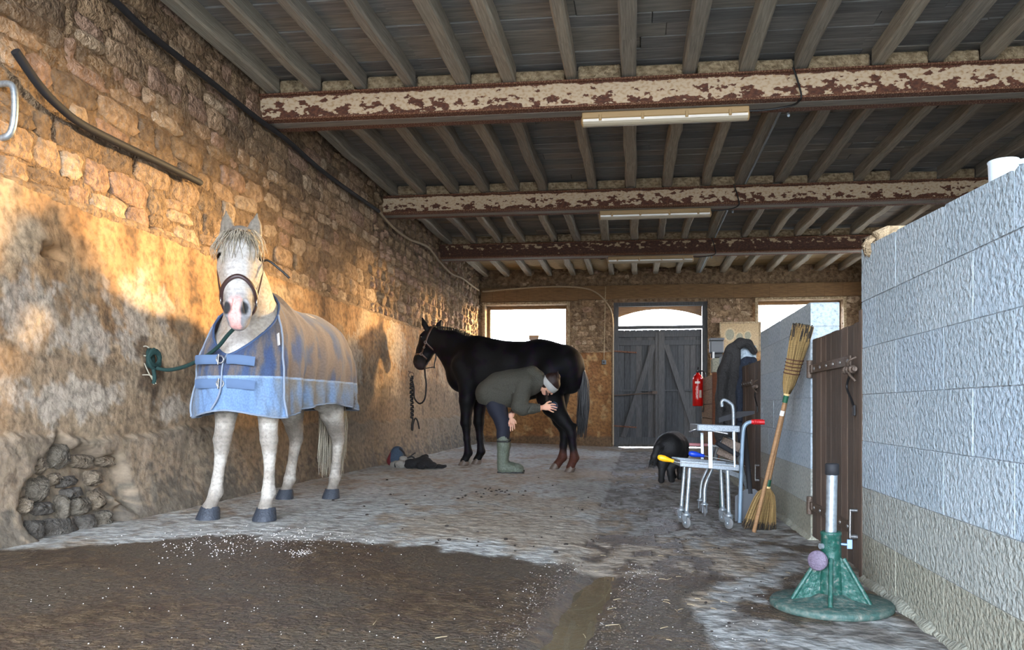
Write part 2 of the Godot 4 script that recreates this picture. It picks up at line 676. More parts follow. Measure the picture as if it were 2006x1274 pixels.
func shell() -> void:
	stones = stone_meshes()
	# floor
	var fl := struct("floor", "worn concrete stable floor with a shallow drain and a wet patch in front")
	var ds := []
	var d := 1.3
	while d < BACK + 0.1:
		ds.append(d)
		d += 0.0062 * d
	ds.append(BACK + 0.1)
	var nx := 250
	var vs := PackedVector3Array()
	var cl := PackedColorArray()
	var wet := PackedFloat32Array()
	for dd: float in ds:
		for j in nx + 1:
			var x := lerpf(LEFT - 0.05, RIGHT + 0.05, float(j) / nx)
			var n1: float = fine.get_noise_2d(x * 0.9, dd * 0.9)
			var n2 := fine.get_noise_2d(x * 5.0, dd * 2.2 + 50.0)
			var n3 := fine.get_noise_2d(x * 14.0, dd * 9.0 + 20.0)
			vs.append(Vector3(x, floor_y(x, dd) + 0.006 * n1 + 0.003 * n3, -dd))
			# wet: in front of a ragged line across the slab, and round the drain
			var edge := 4.12 + 0.12 * fine.get_noise_1d(x * 1.1 + 4.0) + 0.13 * n2 - 0.2 * smoothstep(-1.2, -0.3, x) - 0.65 * smoothstep(-2.1, -2.9, x)
			var wv := (edge - dd) * 3.0
			if x > -0.28:
				wv = maxf(minf((3.75 - dd) * 2.5, (0.32 + 0.2 * n1 - x) * 3.5), n2 * 2.2 + n1 * 2.0 - 0.35 - 0.11 * absf(dd - 4.6))
			wet.append(wv)
			var dry := lin(0.74, 0.735, 0.70).lerp(lin(0.65, 0.625, 0.575), clampf(n1 + 0.4, 0, 1)).lerp(lin(0.56, 0.52, 0.47), smoothstep(0.16, 0.55, n2))
			if x > -0.25:
				dry = lin(0.64, 0.63, 0.60).lerp(lin(0.46, 0.43, 0.39), smoothstep(-0.35, 0.2, n2 + 0.5 * n3))
			dry = dry.lerp(lin(0.66, 0.57, 0.45), 0.55 * smoothstep(0.02, 0.22, fine.get_noise_2d(x * 0.5 + 200.0, dd * 0.35) + 0.3 * n2 + 0.2 * n3))
			var soak := lin(0.34, 0.30, 0.25).lerp(lin(0.29, 0.23, 0.18), clampf(n1 * 1.6 + 0.4, 0, 1)).lerp(lin(0.40, 0.33, 0.25), smoothstep(0.05, 0.4, n3 + 0.4 * n1))
			var c := dry.lerp(soak, smoothstep(-0.08, 0.12, wv))
			cl.append(c)
	var ixd := PackedInt32Array()
	var ixw := PackedInt32Array()
	var w := nx + 1
	for i in ds.size() - 1:
		for j in nx:
			var a := i * w + j
			var q := [a, a + w, a + 1, a + 1, a + w, a + w + 1]
			if wet[a] + wet[a + w + 1] > 0.05:
				ixw.append_array(q)
			else:
				ixd.append_array(q)
	# both kinds share the smooth normals of the whole sheet
	var whole := arrays(vs, ixd + ixw, PackedVector2Array(), cl)
	var A := whole.surface_get_arrays(0)
	var nd := ixd.size()
	for part in [[0, nd, "dry_concrete", M.floor_dry], [nd, nd + ixw.size(), "wet_concrete", M.floor_wet]]:
		var B := []
		B.resize(Mesh.ARRAY_MAX)
		B[Mesh.ARRAY_VERTEX] = A[Mesh.ARRAY_VERTEX]
		B[Mesh.ARRAY_NORMAL] = A[Mesh.ARRAY_NORMAL]
		B[Mesh.ARRAY_COLOR] = A[Mesh.ARRAY_COLOR]
		var ix: PackedInt32Array = A[Mesh.ARRAY_INDEX] if A[Mesh.ARRAY_INDEX] != null else PackedInt32Array(range((A[Mesh.ARRAY_VERTEX] as PackedVector3Array).size()))
		B[Mesh.ARRAY_INDEX] = ix.slice(part[0], part[1])
		var am := ArrayMesh.new()
		am.add_surface_from_arrays(Mesh.PRIMITIVE_TRIANGLES, B)
		obj(am, part[2], part[3], fl)
	var st := new_st()
	box(st, Vector3((LEFT + RIGHT) * 0.5, -0.19, -8.6), Vector3(7.6, 0.30, 15.2), Basis(), 0.0)
	put(st, "slab", M.block_low, fl)
	# ground outside
	st = new_st()
	var yard := struct("ground", "pale gravel yard around the stable")
	box(st, Vector3(0, -0.55, 0), Vector3(160, 0.4, 160), Basis(), 0.0)
	put(st, "gravel", tmat(Color(0.60, 0.57, 0.51), M.grain, 0.5, M.bump, 1.0), yard)
	st = new_st()
	box(st, Vector3(0.5, -0.2, 5.2), Vector3(16, 0.36, 12.8), Basis(), 0.0)
	put(st, "yard_concrete", tmat(Color(0.66, 0.63, 0.58), M.grain, 0.5, M.bump, 1.0), yard)
	left_wall()
	back_wall()
	# right outer wall
	var wr := struct("wall_right", "limewashed rubble wall beyond the stalls")
	st = new_st()
	# its long unglazed opening lets the low sun in over the stalls
	for r in [[-2.6, 11.2, -0.3, 3.5], [11.2, 15.0, -0.3, 2.1], [11.2, 15.0, 2.9, 3.5], [15.0, 16.2, -0.3, 3.5]]:
		box(st, Vector3(RIGHT + 0.26, (r[2] + r[3]) * 0.5, -(r[0] + r[1]) * 0.5), Vector3(0.45, r[3] - r[2], r[1] - r[0]), Basis(), 0.0)
	put(st, "rubble_core", M.mortar, wr)
	lay_stones(wr, Transform3D(Basis(Vector3.UP, -PI / 2), Vector3(RIGHT + 0.03, 0, 0)), -15.7, -15.0, 1.2, 3.2, func(_c, _w, _h): return true, func(c): return c.x, 60)


func left_wall() -> void:
	var wl := struct("wall_left", "limewashed rubble wall with ochre render on its lower part")
	var st := new_st()
	box(st, Vector3(LEFT - 0.30, 1.72, -6.8), Vector3(0.45, 3.5, 18.8), Basis(), 0.0)
	put(st, "rubble_core", M.mortar, wl)
	lay_stones(wl, Transform3D(Basis(Vector3.UP, PI / 2), Vector3(LEFT - 0.01, 0, 0)), 2.2, BACK, 1.84, 3.44, func(_c, _w, _h): return true, func(c): return c.x if c.x > 3.3 else 20.0 - c.x, 300)
	# bumpy mortar between the stones
	var P := []
	var d := 2.0
	while d < BACK + 0.05:
		var row := PackedVector3Array()
		for i in 24:
			var y := 1.8 + 1.66 * i / 23.0
			row.append(Vector3(LEFT - 0.034 + 0.02 * fine.get_noise_2d(d * 4.0, y * 5.0), y, -d))
		P.append(row)
		d += 0.07
	obj(grid_mesh(P), "mortar", M.mortar, wl)
	# render
	P = []
	var C := []
	d = 0.9
	var patches := [[Vector2(4.86, 1.42), Vector2(0.10, 0.17)], [Vector2(4.55, 1.30), Vector2(0.16, 0.22)], [Vector2(4.5, 1.12), Vector2(0.10, 0.10)], [Vector2(4.15, 1.16), Vector2(0.20, 0.13)], [Vector2(3.75, 1.22), Vector2(0.3, 0.2)], [Vector2(4.62, 1.48), Vector2(0.05, 0.12)], [Vector2(4.3, 1.45), Vector2(0.05, 0.1)], [Vector2(8.4, 1.3), Vector2(0.25, 0.3)], [Vector2(10.0, 1.6), Vector2(0.4, 0.35)], [Vector2(5.0, 0.75), Vector2(0.25, 0.1)], [Vector2(4.0, 0.8), Vector2(0.5, 0.12)]]
	while d < BACK + 0.02:
		var row := PackedVector3Array()
		var crow := PackedColorArray()
		for i in 96:
			var y := 0.02 + (1.845 + 0.012 * fine.get_noise_1d(d * 3.0) - 0.02) * i / 95.0
			var n1 := fine.get_noise_2d(d * 0.8, y * 1.2)
			var n2 := fine.get_noise_2d(d * 4.0 + 30.0, y * 1.4)
			var n3 := fine.get_noise_2d(d * 13.0, y * 13.0)
			var cy := crack_y(d)
			var low := smoothstep(0.012, -0.012, y - cy)
			var x := LEFT + 0.03 + 0.014 * n1 + 0.005 * n3
			x += low * (0.022 + 0.02 * fine.get_noise_2d(d * 2.2, y * 2.2))
			x += 0.05 * smoothstep(0.35, 0.05, y)
			x -= 0.024 * exp(-pow((y - cy) / 0.012, 2.0)) * smoothstep(-0.25, 0.1, fine.get_noise_1d(d * 2.0 + 60.0))
			var hl := hole(d, y) * smoothstep(0.03, 0.09, y)
			x -= 0.075 * hl
			for pk in [[3.88, 1.565, 0.075, 0.035], [9.42, 0.94, 0.09, 0.07]]:
				var e := maxf(absf(d - pk[0]) / pk[2], absf(y - pk[1]) / pk[3]) + 0.5 * n3
				x -= 0.06 * smoothstep(1.1, 0.8, e)
			for jd in [9.05, 10.35, 11.25, 12.2]:
				if y < cy:
					x -= 0.03 * exp(-pow((d - jd) / 0.035, 2.0))
			row.append(Vector3(x, y, -d))
			var c := lin(0.72, 0.57, 0.40).lerp(lin(0.58, 0.44, 0.29), clampf(n2 * 1.5 + 0.45, 0, 1))
			c = c.lerp(lin(0.74, 0.64, 0.51), smoothstep(0.1, 0.5, n1))
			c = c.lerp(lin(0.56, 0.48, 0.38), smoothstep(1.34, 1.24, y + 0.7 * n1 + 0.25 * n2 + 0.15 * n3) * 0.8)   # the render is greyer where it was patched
			c = c.lerp(lin(0.54, 0.48, 0.40), low * 0.8)
			c = c.lerp(lin(0.36, 0.29, 0.21), 0.75 * smoothstep(0.22, 0.5, n2) * smoothstep(0.02, 0.3, n3 + 0.2))
			if d < 12.0:
				for q in patches:
					c = c.lerp(lin(0.74, 0.69, 0.62), 0.6 * splash(d, y, q[0], q[1]))
				c = c.lerp(lin(0.30, 0.22, 0.14), 0.8 * splash(d, y, Vector2(4.7, 1.0), Vector2(0.13, 0.22)))
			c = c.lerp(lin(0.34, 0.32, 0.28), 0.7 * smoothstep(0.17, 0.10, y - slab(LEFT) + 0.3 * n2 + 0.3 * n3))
			crow.append(c)
		P.append(row)
		C.append(crow)
		d += 0.0058 * d
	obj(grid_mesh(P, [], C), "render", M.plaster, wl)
	# fallen edge along the top of the render
	st = new_st()
	var pts := []
	var rad := []
	d = 1.0
	while d < BACK:
		pts.append(Vector3(LEFT + 0.005 + 0.012 * fine.get_noise_1d(d * 6.0), 1.85 + 0.018 * fine.get_noise_1d(d * 5.0 + 9.0), -d))
		rad.append(0.030 + 0.012 * fine.get_noise_1d(d * 9.0 + 40.0))
		d += 0.06
	tube(st, pts, rad, 7)
	put(st, "ledge", M.stone[2], wl)
	# the bared stones
	var bared := [[3.80, 0.50, 0.13, 0.15, 1], [3.96, 0.51, 0.17, 0.14, 0], [4.14, 0.47, 0.20, 0.08, 1], [3.81, 0.35, 0.14, 0.14, 0], [3.92, 0.39, 0.09, 0.07, 1], [4.02, 0.37, 0.17, 0.06, 2], [4.05, 0.305, 0.18, 0.06, 2], [3.82, 0.25, 0.15, 0.07, 2], [3.97, 0.235, 0.07, 0.15, 0], [4.10, 0.225, 0.16, 0.10, 0], [4.24, 0.37, 0.12, 0.09, 1], [4.24, 0.25, 0.11, 0.12, 1], [3.93, 0.12, 0.24, 0.14, 2], [4.12, 0.12, 0.13, 0.13, 2], [4.27, 0.14, 0.12, 0.10, 0], [3.74, 0.15, 0.13, 0.12, 2], [4.33, 0.46, 0.17, 0.07, 1], [3.70, 0.28, 0.09, 0.10, 1]]
	for s in bared:
		var o := obj(stones[rng.randi() % stones.size()], "bared_stone", M.greystone[s[4]], wl)
		o.transform = Transform3D(Basis(Vector3.UP, PI / 2) * Basis(Vector3.BACK, rng.randf_range(-0.12, 0.12)) * Basis.from_scale(Vector3(s[2] * 0.95, s[3] * 0.95, 0.07)), Vector3(LEFT + 0.03 + 0.05 * smoothstep(0.35, 0.05, s[1]), s[1], -s[0]))


func in_opening(c: Vector2, m := 0.0) -> bool:
	return (c.x > -2.92 - m and c.x < -1.30 + m and c.y > 1.95 - m and c.y < 2.77 + m) or (c.x > -0.42 - m and c.x < 1.36 + m and c.y < 2.80 + m) or (c.x > 2.27 - m and c.x < 3.84 + m and c.y > 1.95 - m and c.y < 2.79 + m)


func back_wall() -> void:
	var wb := struct("wall_back", "sunlit rubble wall with two windows and a double door")
	var st := new_st()
	var z := -BACK - 0.27
	for r in [[-3.5, -2.92, -0.3, 3.5], [-2.92, -1.30, -0.3, 1.95], [-2.92, -1.30, 2.77, 3.5], [-1.30, -0.42, -0.3, 3.5], [-0.42, 1.36, 2.80, 3.5], [1.36, 2.27, -0.3, 3.5], [2.27, 3.84, -0.3, 1.95], [2.27, 3.84, 2.79, 3.5], [3.84, 4.6, -0.3, 3.5]]:
		box(st, Vector3((r[0] + r[1]) * 0.5, (r[2] + r[3]) * 0.5, z), Vector3(r[1] - r[0], r[3] - r[2], 0.44), Basis(), 0.0)
	put(st, "rubble_core", M.mortar, wb)
	lay_stones(wb, Transform3D(Basis(), Vector3(0, 0, -BACK - 0.04)), LEFT, RIGHT, 1.78, 2.86, func(c, ww, hh): return not in_opening(c, 0.02) and not in_opening(c + Vector2(ww * 0.4, 0)) and not in_opening(c - Vector2(ww * 0.4, 0)), func(c): return absf(c.x), 300, [0.07, 0.13, 0.1, 0.3])
	# timber lintel and the course of boards above it
	for r in [[-3.0, -1.1, 2.83], [-1.1, 1.5, 2.85], [1.5, 4.15, 2.84]]:
		st = new_st()
		var pts := []
		for i in 9:
			pts.append(lerpf(r[0], r[1], i / 8.0))
		for i in 8:
			var yy: float = r[2] + 0.012 * fine.get_noise_1d(pts[i] * 3.0)
			box(st, Vector3((pts[i] + pts[i + 1]) * 0.5, yy + 0.13, -BACK - 0.03), Vector3(pts[i + 1] - pts[i], 0.26, 0.1), Basis(), 0.004)
		put(st, "lintel", M.timber, wb)
	lay_stones(wb, Transform3D(Basis(), Vector3(0, 0, -BACK - 0.05)), LEFT, RIGHT, 3.10, 3.44, func(_c, _w, _h): return true, func(c): return absf(c.x), 60, [0.08, 0.14, 0.15, 0.4])
	# render up to shoulder height, broken by the door
	for span in [[LEFT, -0.46, 110], [1.40, RIGHT, 90]]:
		var P := []
		var C := []
		for i in 62:
			var y := 1.83 * i / 61.0
			var row := PackedVector3Array()
			var crow := PackedColorArray()
			for j in span[2] + 1:
				var x := lerpf(span[0], span[1], float(j) / span[2])
				var n1 := fine.get_noise_2d(x * 0.9 + 70.0, y * 1.1)
				var n2 := fine.get_noise_2d(x * 4.0, y * 3.0 + 90.0)
				var base := smoothstep(0.24, 0.20, y + 0.06 * n2)
				row.append(Vector3(x, y + 0.02 * n2 * (i / 61.0), -BACK + 0.005 + 0.014 * n1 + 0.01 * n2 + 0.05 * base))
				var c := lin(0.66, 0.48, 0.29).lerp(lin(0.54, 0.37, 0.21), clampf(n1 * 1.6 + 0.5, 0, 1)).lerp(lin(0.70, 0.56, 0.38), smoothstep(0.15, 0.5, n2))
				crow.append(c.lerp(lin(0.42, 0.34, 0.25), base * 0.8))
			P.append(row)
			C.append(crow)
		obj(grid_mesh(P, [], C), "render", M.plaster, wb)
	# windows: plain frames with one pane, set deep in the wall
	var n := 1
	for r in [[-2.92, -1.30, 1.95, 2.77], [2.27, 3.84, 1.95, 2.79]]:
		var win := struct("window_%d" % n, "wide low window blazing with daylight")
		n += 1
		var zc := -BACK - 0.30
		st = new_st()
		for e in [[Vector3(r[0] + 0.03, (r[2] + r[3]) * 0.5, zc), Vector3(0.06, r[3] - r[2], 0.07)], [Vector3(r[1] - 0.03, (r[2] + r[3]) * 0.5, zc), Vector3(0.06, r[3] - r[2], 0.07)], [Vector3((r[0] + r[1]) * 0.5, r[3] - 0.03, zc), Vector3(r[1] - r[0] - 0.12, 0.06, 0.07)], [Vector3((r[0] + r[1]) * 0.5, r[2] + 0.03, zc), Vector3(r[1] - r[0] - 0.12, 0.06, 0.07)]]:
			box(st, e[0], e[1], Basis(), 0.008)
		put(st, "window_frame", M.timber, win)
		st = new_st()
		box(st, Vector3((r[0] + r[1]) * 0.5, r[2] + 0.015, -BACK - 0.12), Vector3(r[1] - r[0], 0.04, 0.28), Basis(), 0.01)
		put(st, "window_sill", M.lime, win)
		st = new_st()
		quad(st, Vector3(r[0] + 0.06, r[2] + 0.06, zc), Vector3(r[1] - 0.06, r[2] + 0.06, zc), Vector3(r[1] - 0.06, r[3] - 0.06, zc), Vector3(r[0] + 0.06, r[3] - 0.06, zc))
		put(st, "pane", M.glass, win)
	# plain wooden surrounds on the inner edge
	for r in [[-2.92, -1.30, 1.95, 2.77], [2.27, 3.84, 1.95, 2.79]]:
		st = new_st()
		bar(st, Vector3(r[0] - 0.04, r[3] + 0.02, -BACK + 0.01), Vector3(r[1] + 0.04, r[3] + 0.02, -BACK + 0.01), 0.06, 0.045)
		put(st, "window_head", M.lime, wb)
		for x in [r[0] - 0.015, r[1] + 0.015]:
			st = new_st()
			bar(st, Vector3(x, r[2], -BACK + 0.01), Vector3(x, r[3], -BACK + 0.01), 0.05, 0.05)
			put(st, "window_jamb", M.lime, wb)


func ceiling() -> void:
	var ce := struct("ceiling", "low ceiling of grey boards on crooked whitewashed joists")
	var d := 0.6
	var k := 0
	while d < BACK:
		var w := rng.randf_range(0.15, 0.23)
		var st := new_st()
		var cuts := [LEFT - 0.05, rng.randf_range(-1.5, 0.5), rng.randf_range(1.6, 3.0), RIGHT + 0.05]
		for i in 3:
			st = new_st()
			box(st, Vector3((cuts[i] + cuts[i + 1]) * 0.5, 3.462 + rng.randf_range(-0.004, 0.006), -d - w * 0.5), Vector3(cuts[i + 1] - cuts[i] - 0.004, 0.025, w - rng.randf_range(0.003, 0.010)), Basis(Vector3.RIGHT, rng.randf_range(-0.02, 0.02)) * Basis(Vector3.UP, rng.randf_range(-0.0015, 0.0015)), 0.003)
			put(st, "board", M.pale_board if d > 12.6 else M.board[rng.randi() % 4], ce)  # last bay paler: partly its own tan, partly warm glow painted in
		d += w
		k += 1
	var deck := new_st()
	box(deck, Vector3(0.55, 3.54, -6.8), Vector3(7.9, 0.06, 18.8), Basis(), 0.0)
	put(deck, "loft_floor", M.plank_grey, ce)
	var bays := [[0.5, 6.36], [6.50, 9.56], [9.70, 12.50], [12.64, 15.78]]
	var xs := [[-2.94, -2.58, -2.20, -1.79, -1.35, -1.0, -0.50, -0.06, 0.42, 0.85, 1.24, 1.80, 2.22, 2.58, 3.0, 3.42, 3.85], [-2.9, -2.55, -2.15, -1.78, -1.42, -1.08, -0.5, -0.06, 0.36, 0.80, 1.20, 1.62, 2.0, 2.5, 2.9, 3.4, 3.8], [-2.9, -2.5, -2.1, -1.75, -1.25, -0.9, -0.45, -0.02, 0.38, 0.74, 1.12, 1.62, 2.04, 2.4, 2.78, 3.2, 3.7], [-2.9, -2.5, -2.05, -1.65, -1.2, -0.85, -0.45, -0.02, 0.38, 0.8, 1.2, 1.65, 2.05, 2.5, 2.9, 3.4, 3.8]]
	for b in 4:
		for x in xs[b]:
			var st := new_st()
			var wd := rng.randf_range(0.085, 0.125)
			var n := 12 if b == 0 else 8
			var sd := rng.randf() * 100.0
			var rings := []
			for i in n + 1:
				var t := i / float(n)
				var z := -lerpf(bays[b][0], bays[b][1], t)
				var cx: float = x + 0.028 * fine.get_noise_1d(sd + t * 2.0)
				var wl := wd * (0.5 + 0.13 * fine.get_noise_1d(sd + 30.0 + t * 5.0))
				var wr := wd * (0.5 + 0.13 * fine.get_noise_1d(sd + 60.0 + t * 5.0))
				var lo := 3.325 + 0.014 * fine.get_noise_1d(sd + 90.0 + t * 3.0)
				var c := 0.014 + 0.010 * fine.get_noise_1d(sd + 120.0 + t * 4.0)
				rings.append([Vector3(-z, 3.45, cx - wl), Vector3(-z, lo + c, cx - wl), Vector3(-z, lo, cx - wl + c), Vector3(-z, lo, cx + wr - c), Vector3(-z, lo + c, cx + wr), Vector3(-z, 3.45, cx + wr)])
			for i in n:
				for j in 5:
					quad(st, rings[i][j], rings[i][j + 1], rings[i + 1][j + 1], rings[i + 1][j])
			for e in [0, n]:
				var R: Array = rings[e]
				for j in range(1, 5):
					if e:
						tri(st, R[0], R[j], R[j + 1])
					else:
						tri(st, R[0], R[j + 1], R[j])
			put(st, "joist", M.joist[rng.randi() % 3], ce).basis = Basis(Vector3.UP, PI / 2)
	# torn lining hanging between the last joists
	for i in 11:
		var x: float = (xs[3][i + 2] + xs[3][i + 3]) * 0.5
		var z0 := rng.randf_range(12.9, 14.6)
		var P := []
		var sd := rng.randf() * 50.0
		for a in 9:
			var row := PackedVector3Array()
			for e in 7:
				var u := a / 8.0
				var v := e / 6.0
				var sag := 0.03 + 0.05 * (1.0 - pow(2.0 * v - 1.0, 2.0)) * u + 0.05 * fine.get_noise_2d(sd + u * 2.0, v * 2.0)
				row.append(Vector3(x + (v - 0.5) * 0.30, 3.44 - sag, -z0 - u * 1.0))
			P.push_front(row)
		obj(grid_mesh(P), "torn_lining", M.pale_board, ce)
	# lime packing between the joists over each beam
	for b in 3:
		var dz: float = [6.43, 9.63, 12.57][b]
		for i in xs[b].size() - 1:
			var st := new_st()
			var a: float = xs[b][i] + 0.055
			var e: float = xs[b][i + 1] - 0.055
			box(st, Vector3((a + e) * 0.5, 3.372 + rng.randf_range(-0.012, 0.012), -dz), Vector3(e - a, rng.randf_range(0.085, 0.115), 0.13), Basis(Vector3.RIGHT, rng.randf_range(-0.05, 0.05)), 0.012)
			put(st, "packing", M.lime, ce)
	# beams: two rusty steel sections side by side with a board between their lower flanges
	for b in 3:
		var dz: float = [6.30, 9.50, 12.44][b]
		var words: String = ["nearest the yard, with large flaked rust patches and a long light beneath", "between the other two, cream paint with dotted rust", "mostly bare brown rust, over the horse grooming area"][b]
		var t := thing("ceiling_beam", "painted double steel beam across the ceiling, " + words, "beam", Vector3(0.55, 3.09, -dz - 0.15), "rusty beams under the joists")
		var mid := 0.0
		var half := 3.72
		for s in [-1.0, 1.0]:
			var zz: float = 0.15 - 0.045 if s > 0 else -0.105
			var st := new_st()
			st.set_smooth_group(-1)
			var am := SurfaceTool.new()
			am.begin(Mesh.PRIMITIVE_TRIANGLES)
			for f in [1.0, -1.0]:
				var zf: float = zz + 0.005 * f
				var q := [Vector3(-half, 0.012, zf), Vector3(half, 0.012, zf), Vector3(half, 0.203, zf), Vector3(-half, 0.203, zf)]
				var uu := [Vector2(b * 0.37 + s * 0.2, 1), Vector2(b * 0.37 + s * 0.2 + 1.6, 1), Vector2(b * 0.37 + s * 0.2 + 1.6, 0), Vector2(b * 0.37 + s * 0.2, 0)]
				for ii in ([0, 2, 1, 0, 3, 2] if f > 0 else [0, 1, 2, 0, 2, 3]):
					am.set_uv(uu[ii])
					am.add_vertex(q[ii])
			am.generate_normals()
			obj(am.commit(), "web", M.web_bare if b == 2 else M.web, t)
			for y in [0.006, 0.209]:
				st = new_st()
				box(st, Vector3(mid, y, zz), Vector3(half * 2, 0.013, 0.088), Basis(), 0.003)
				put(st, "flange", M.rust, t)
			st = new_st()   # fillets where web and flange meet
			bar(st, Vector3(-half, 0.02, zz), Vector3(half, 0.02, zz), 0.03, 0.016)
			put(st, "fillet", M.rust, t)
		var st2 := new_st()
		box(st2, Vector3(mid, 0.008, 0), Vector3(half * 2, 0.02, 0.118), Basis(), 0.003)
		put(st2, "soffit_board", M.plank_grey, t)


func back_door() -> void:
	var z := -BACK - 0.16
	var fr := struct("door_1", "tall grey double door of upright boards with slanting braces and a glowing fanlight")
	var st := new_st()
	for x in [-0.375, 1.315]:
		bar(st, Vector3(x, 0, z), Vector3(x, 2.78, z), 0.09, 0.10)
	bar(st, Vector3(-0.42, 2.755, z), Vector3(1.36, 2.755, z), 0.10, 0.07)
	bar(st, Vector3(-0.42, 2.315, z), Vector3(1.36, 2.315, z), 0.10, 0.06)
	put(st, "door_frame", M.door_grey[0], fr)
	# boards above the fanlight, cut to a flat arch
	st = new_st()
	var poly := PackedVector2Array([Vector2(-0.33, 2.73), Vector2(-0.33, 2.52)])
	for i in 13:
		var t := i / 12.0
		poly.append(Vector2(lerpf(-0.33, 1.27, t), 2.53 + 0.15 * (1.0 - pow(2.0 * t - 1.0, 2.0))))
	poly.append(Vector2(1.27, 2.73))
	prism(st, poly, Vector3(0, 0, z - 0.14), Basis(), 0.05)
	put(st, "fanlight_arch", M.timber, fr)
	st = new_st()
	quad(st, Vector3(-0.33, 2.34, z - 0.05), Vector3(1.27, 2.34, z - 0.05), Vector3(1.27, 2.72, z - 0.05), Vector3(-0.33, 2.72, z - 0.05))
	put(st, "fanlight_pane", M.glass, fr)
	for s in 2:
		var leaf := Node3D.new()
		leaf.name = "door_leaf"
		fr.add_child(leaf, true)
		leaf.position = Vector3(0.465, 0, z - 0.02)
		var k := -1.0 if s == 0 else 1.0
		var wd := 0.795
		for i in 7:
			st = new_st()
			var x := k * (0.002 + wd * (i + 0.5) / 7.0)
			box(st, Vector3(x, 1.143, -0.012 + rng.randf_range(-0.003, 0.003)), Vector3(wd / 7.0 - (0.010 if i == 5 and s == 0 else 0.004), 2.262 - rng.randf_range(0.0, 0.010), 0.026), Basis(), 0.003)
			put(st, "plank", M.door_grey[rng.randi() % 3], leaf)
		st = new_st()
		box(st, Vector3(k * (wd * 0.5 + 0.002), 1.14, -0.032), Vector3(wd - 0.004, 2.24, 0.012), Basis(), 0.0)
		put(st, "backing", M.door_grey[1], leaf)
		for r in [[0.13, 0.14], [2.02, 0.10], [2.19, 0.12], [1.10, 0.035]]:
			st = new_st()
			bar(st, Vector3(k * 0.002, r[0], 0.015), Vector3(k * (wd - 0.0), r[0], 0.015), 0.032, r[1])
			put(st, "rail", M.door_grey[0], leaf)
		st = new_st()
		bar(st, Vector3(k * 0.045, 0.1, 0.024), Vector3(k * 0.045, 2.22, 0.024), 0.03, 0.085, Vector3.RIGHT)
		if s == 0:
			bar(st, Vector3(0, 0.05, 0.042), Vector3(0, 2.25, 0.042), 0.014, 0.05, Vector3.RIGHT)
		put(st, "stile", M.door_grey[2], leaf)
		st = new_st()
		bar(st, Vector3(k * 0.70, 0.2, 0.022), Vector3(k * 0.12, 1.98, 0.022), 0.03, 0.10, Vector3.RIGHT)
		put(st, "brace", M.door_grey[2], leaf)
		if s == 0:
			st = new_st()
			tube(st, [Vector3(-1.02, 0.98, 0.10), Vector3(-0.99, 1.0, 0.09), Vector3(-0.6, 1.02, 0.075), Vector3(-0.1, 1.06, 0.07)], 0.014, 6)
			box(st, Vector3(-0.1, 1.06, 0.07), Vector3(0.10, 0.06, 0.03))
			put(st, "door_bar", M.iron, leaf)
	# iron strap hinges on the left leaf
	for y in [0.42, 1.86]:
		st = new_st()
		bar(st, Vector3(-0.42, y, z + 0.06), Vector3(0.02, y - 0.03, z + 0.03), 0.012, 0.03)
		put(st, "strap_hinge", M.rust, fr)


func block_wall(called: String, label: String, d0: float, d1: float, top: Callable, face := SLOT, thick := 0.16) -> Node3D:
	var wn := struct(called, label)
	var st := new_st()
	var y := 0.0
	var row := 0
	while true:
		var last: bool = y + 0.27 > top.call((d0 + d1) * 0.5)
		var d := d0
		var first := true
		while d < d1 - 0.01:
			var l := 0.5
			if first and row % 2 == 1:
				l = 0.27
			first = false
			if d + l > d1 - 0.12:
				l = d1 - d
			var jx := rng.randf_range(-0.0006, 0.0006)
			var bs := new_st()
			if last:
				var ya: float = top.call(d)
				var yb: float = top.call(d + l)
				prism(bs, PackedVector2Array([Vector2(d + 0.003, y + 0.003), Vector2(d + l - 0.003, y + 0.003), Vector2(d + l - 0.003, yb - 0.006), Vector2(d + l - 0.02, yb), Vector2(d + 0.02, ya), Vector2(d + 0.003, ya - 0.006)]), Vector3(face + thick * 0.5 + jx, 0, 0), Basis(Vector3(0, 0, -1), Vector3.UP, Vector3(1, 0, 0)), thick)
			else:
				box(bs, Vector3(face + thick * 0.5 + jx, y + 0.1025, -d - l * 0.5), Vector3(thick, 0.205 - rng.randf_range(0.001, 0.0028), l - rng.randf_range(0.001, 0.0028)), Basis(Vector3.UP, rng.randf_range(-0.003, 0.003)), 0.0015)
			put(bs, "block", M.block_low if row == 0 else M.block_mid if row == 1 or (row == 2 and rng.randf() < 0.4) else M.block[rng.randi() % 4], wn)
			d += l
		y += 0.205
		row += 1
		if last:
			break
	var lo: float = minf(top.call(d0), top.call(d1))
	box(st, Vector3(face + thick * 0.5, lo * 0.5 - 0.01, -(d0 + d1) * 0.5), Vector3(thick - 0.006, lo - 0.02, d1 - d0 - 0.014), Basis(), 0.0)
	put(st, "joints", M.block_joint, wn)
	# a rough fillet of cement along the foot
	st = new_st()
	var pts := []
	var rad := []
	var q := d0
	while q < d1:
		pts.append(Vector3(face + 0.01, -0.005 + 0.01 * fine.get_noise_1d(q * 5.0), -q))
		rad.append(0.035 + 0.022 * fine.get_noise_1d(q * 7.0 + 3.0))
		q += 0.05
	tube(st, pts, rad, 7)
	put(st, "cement_fillet", M.block_low, wn)
	return wn


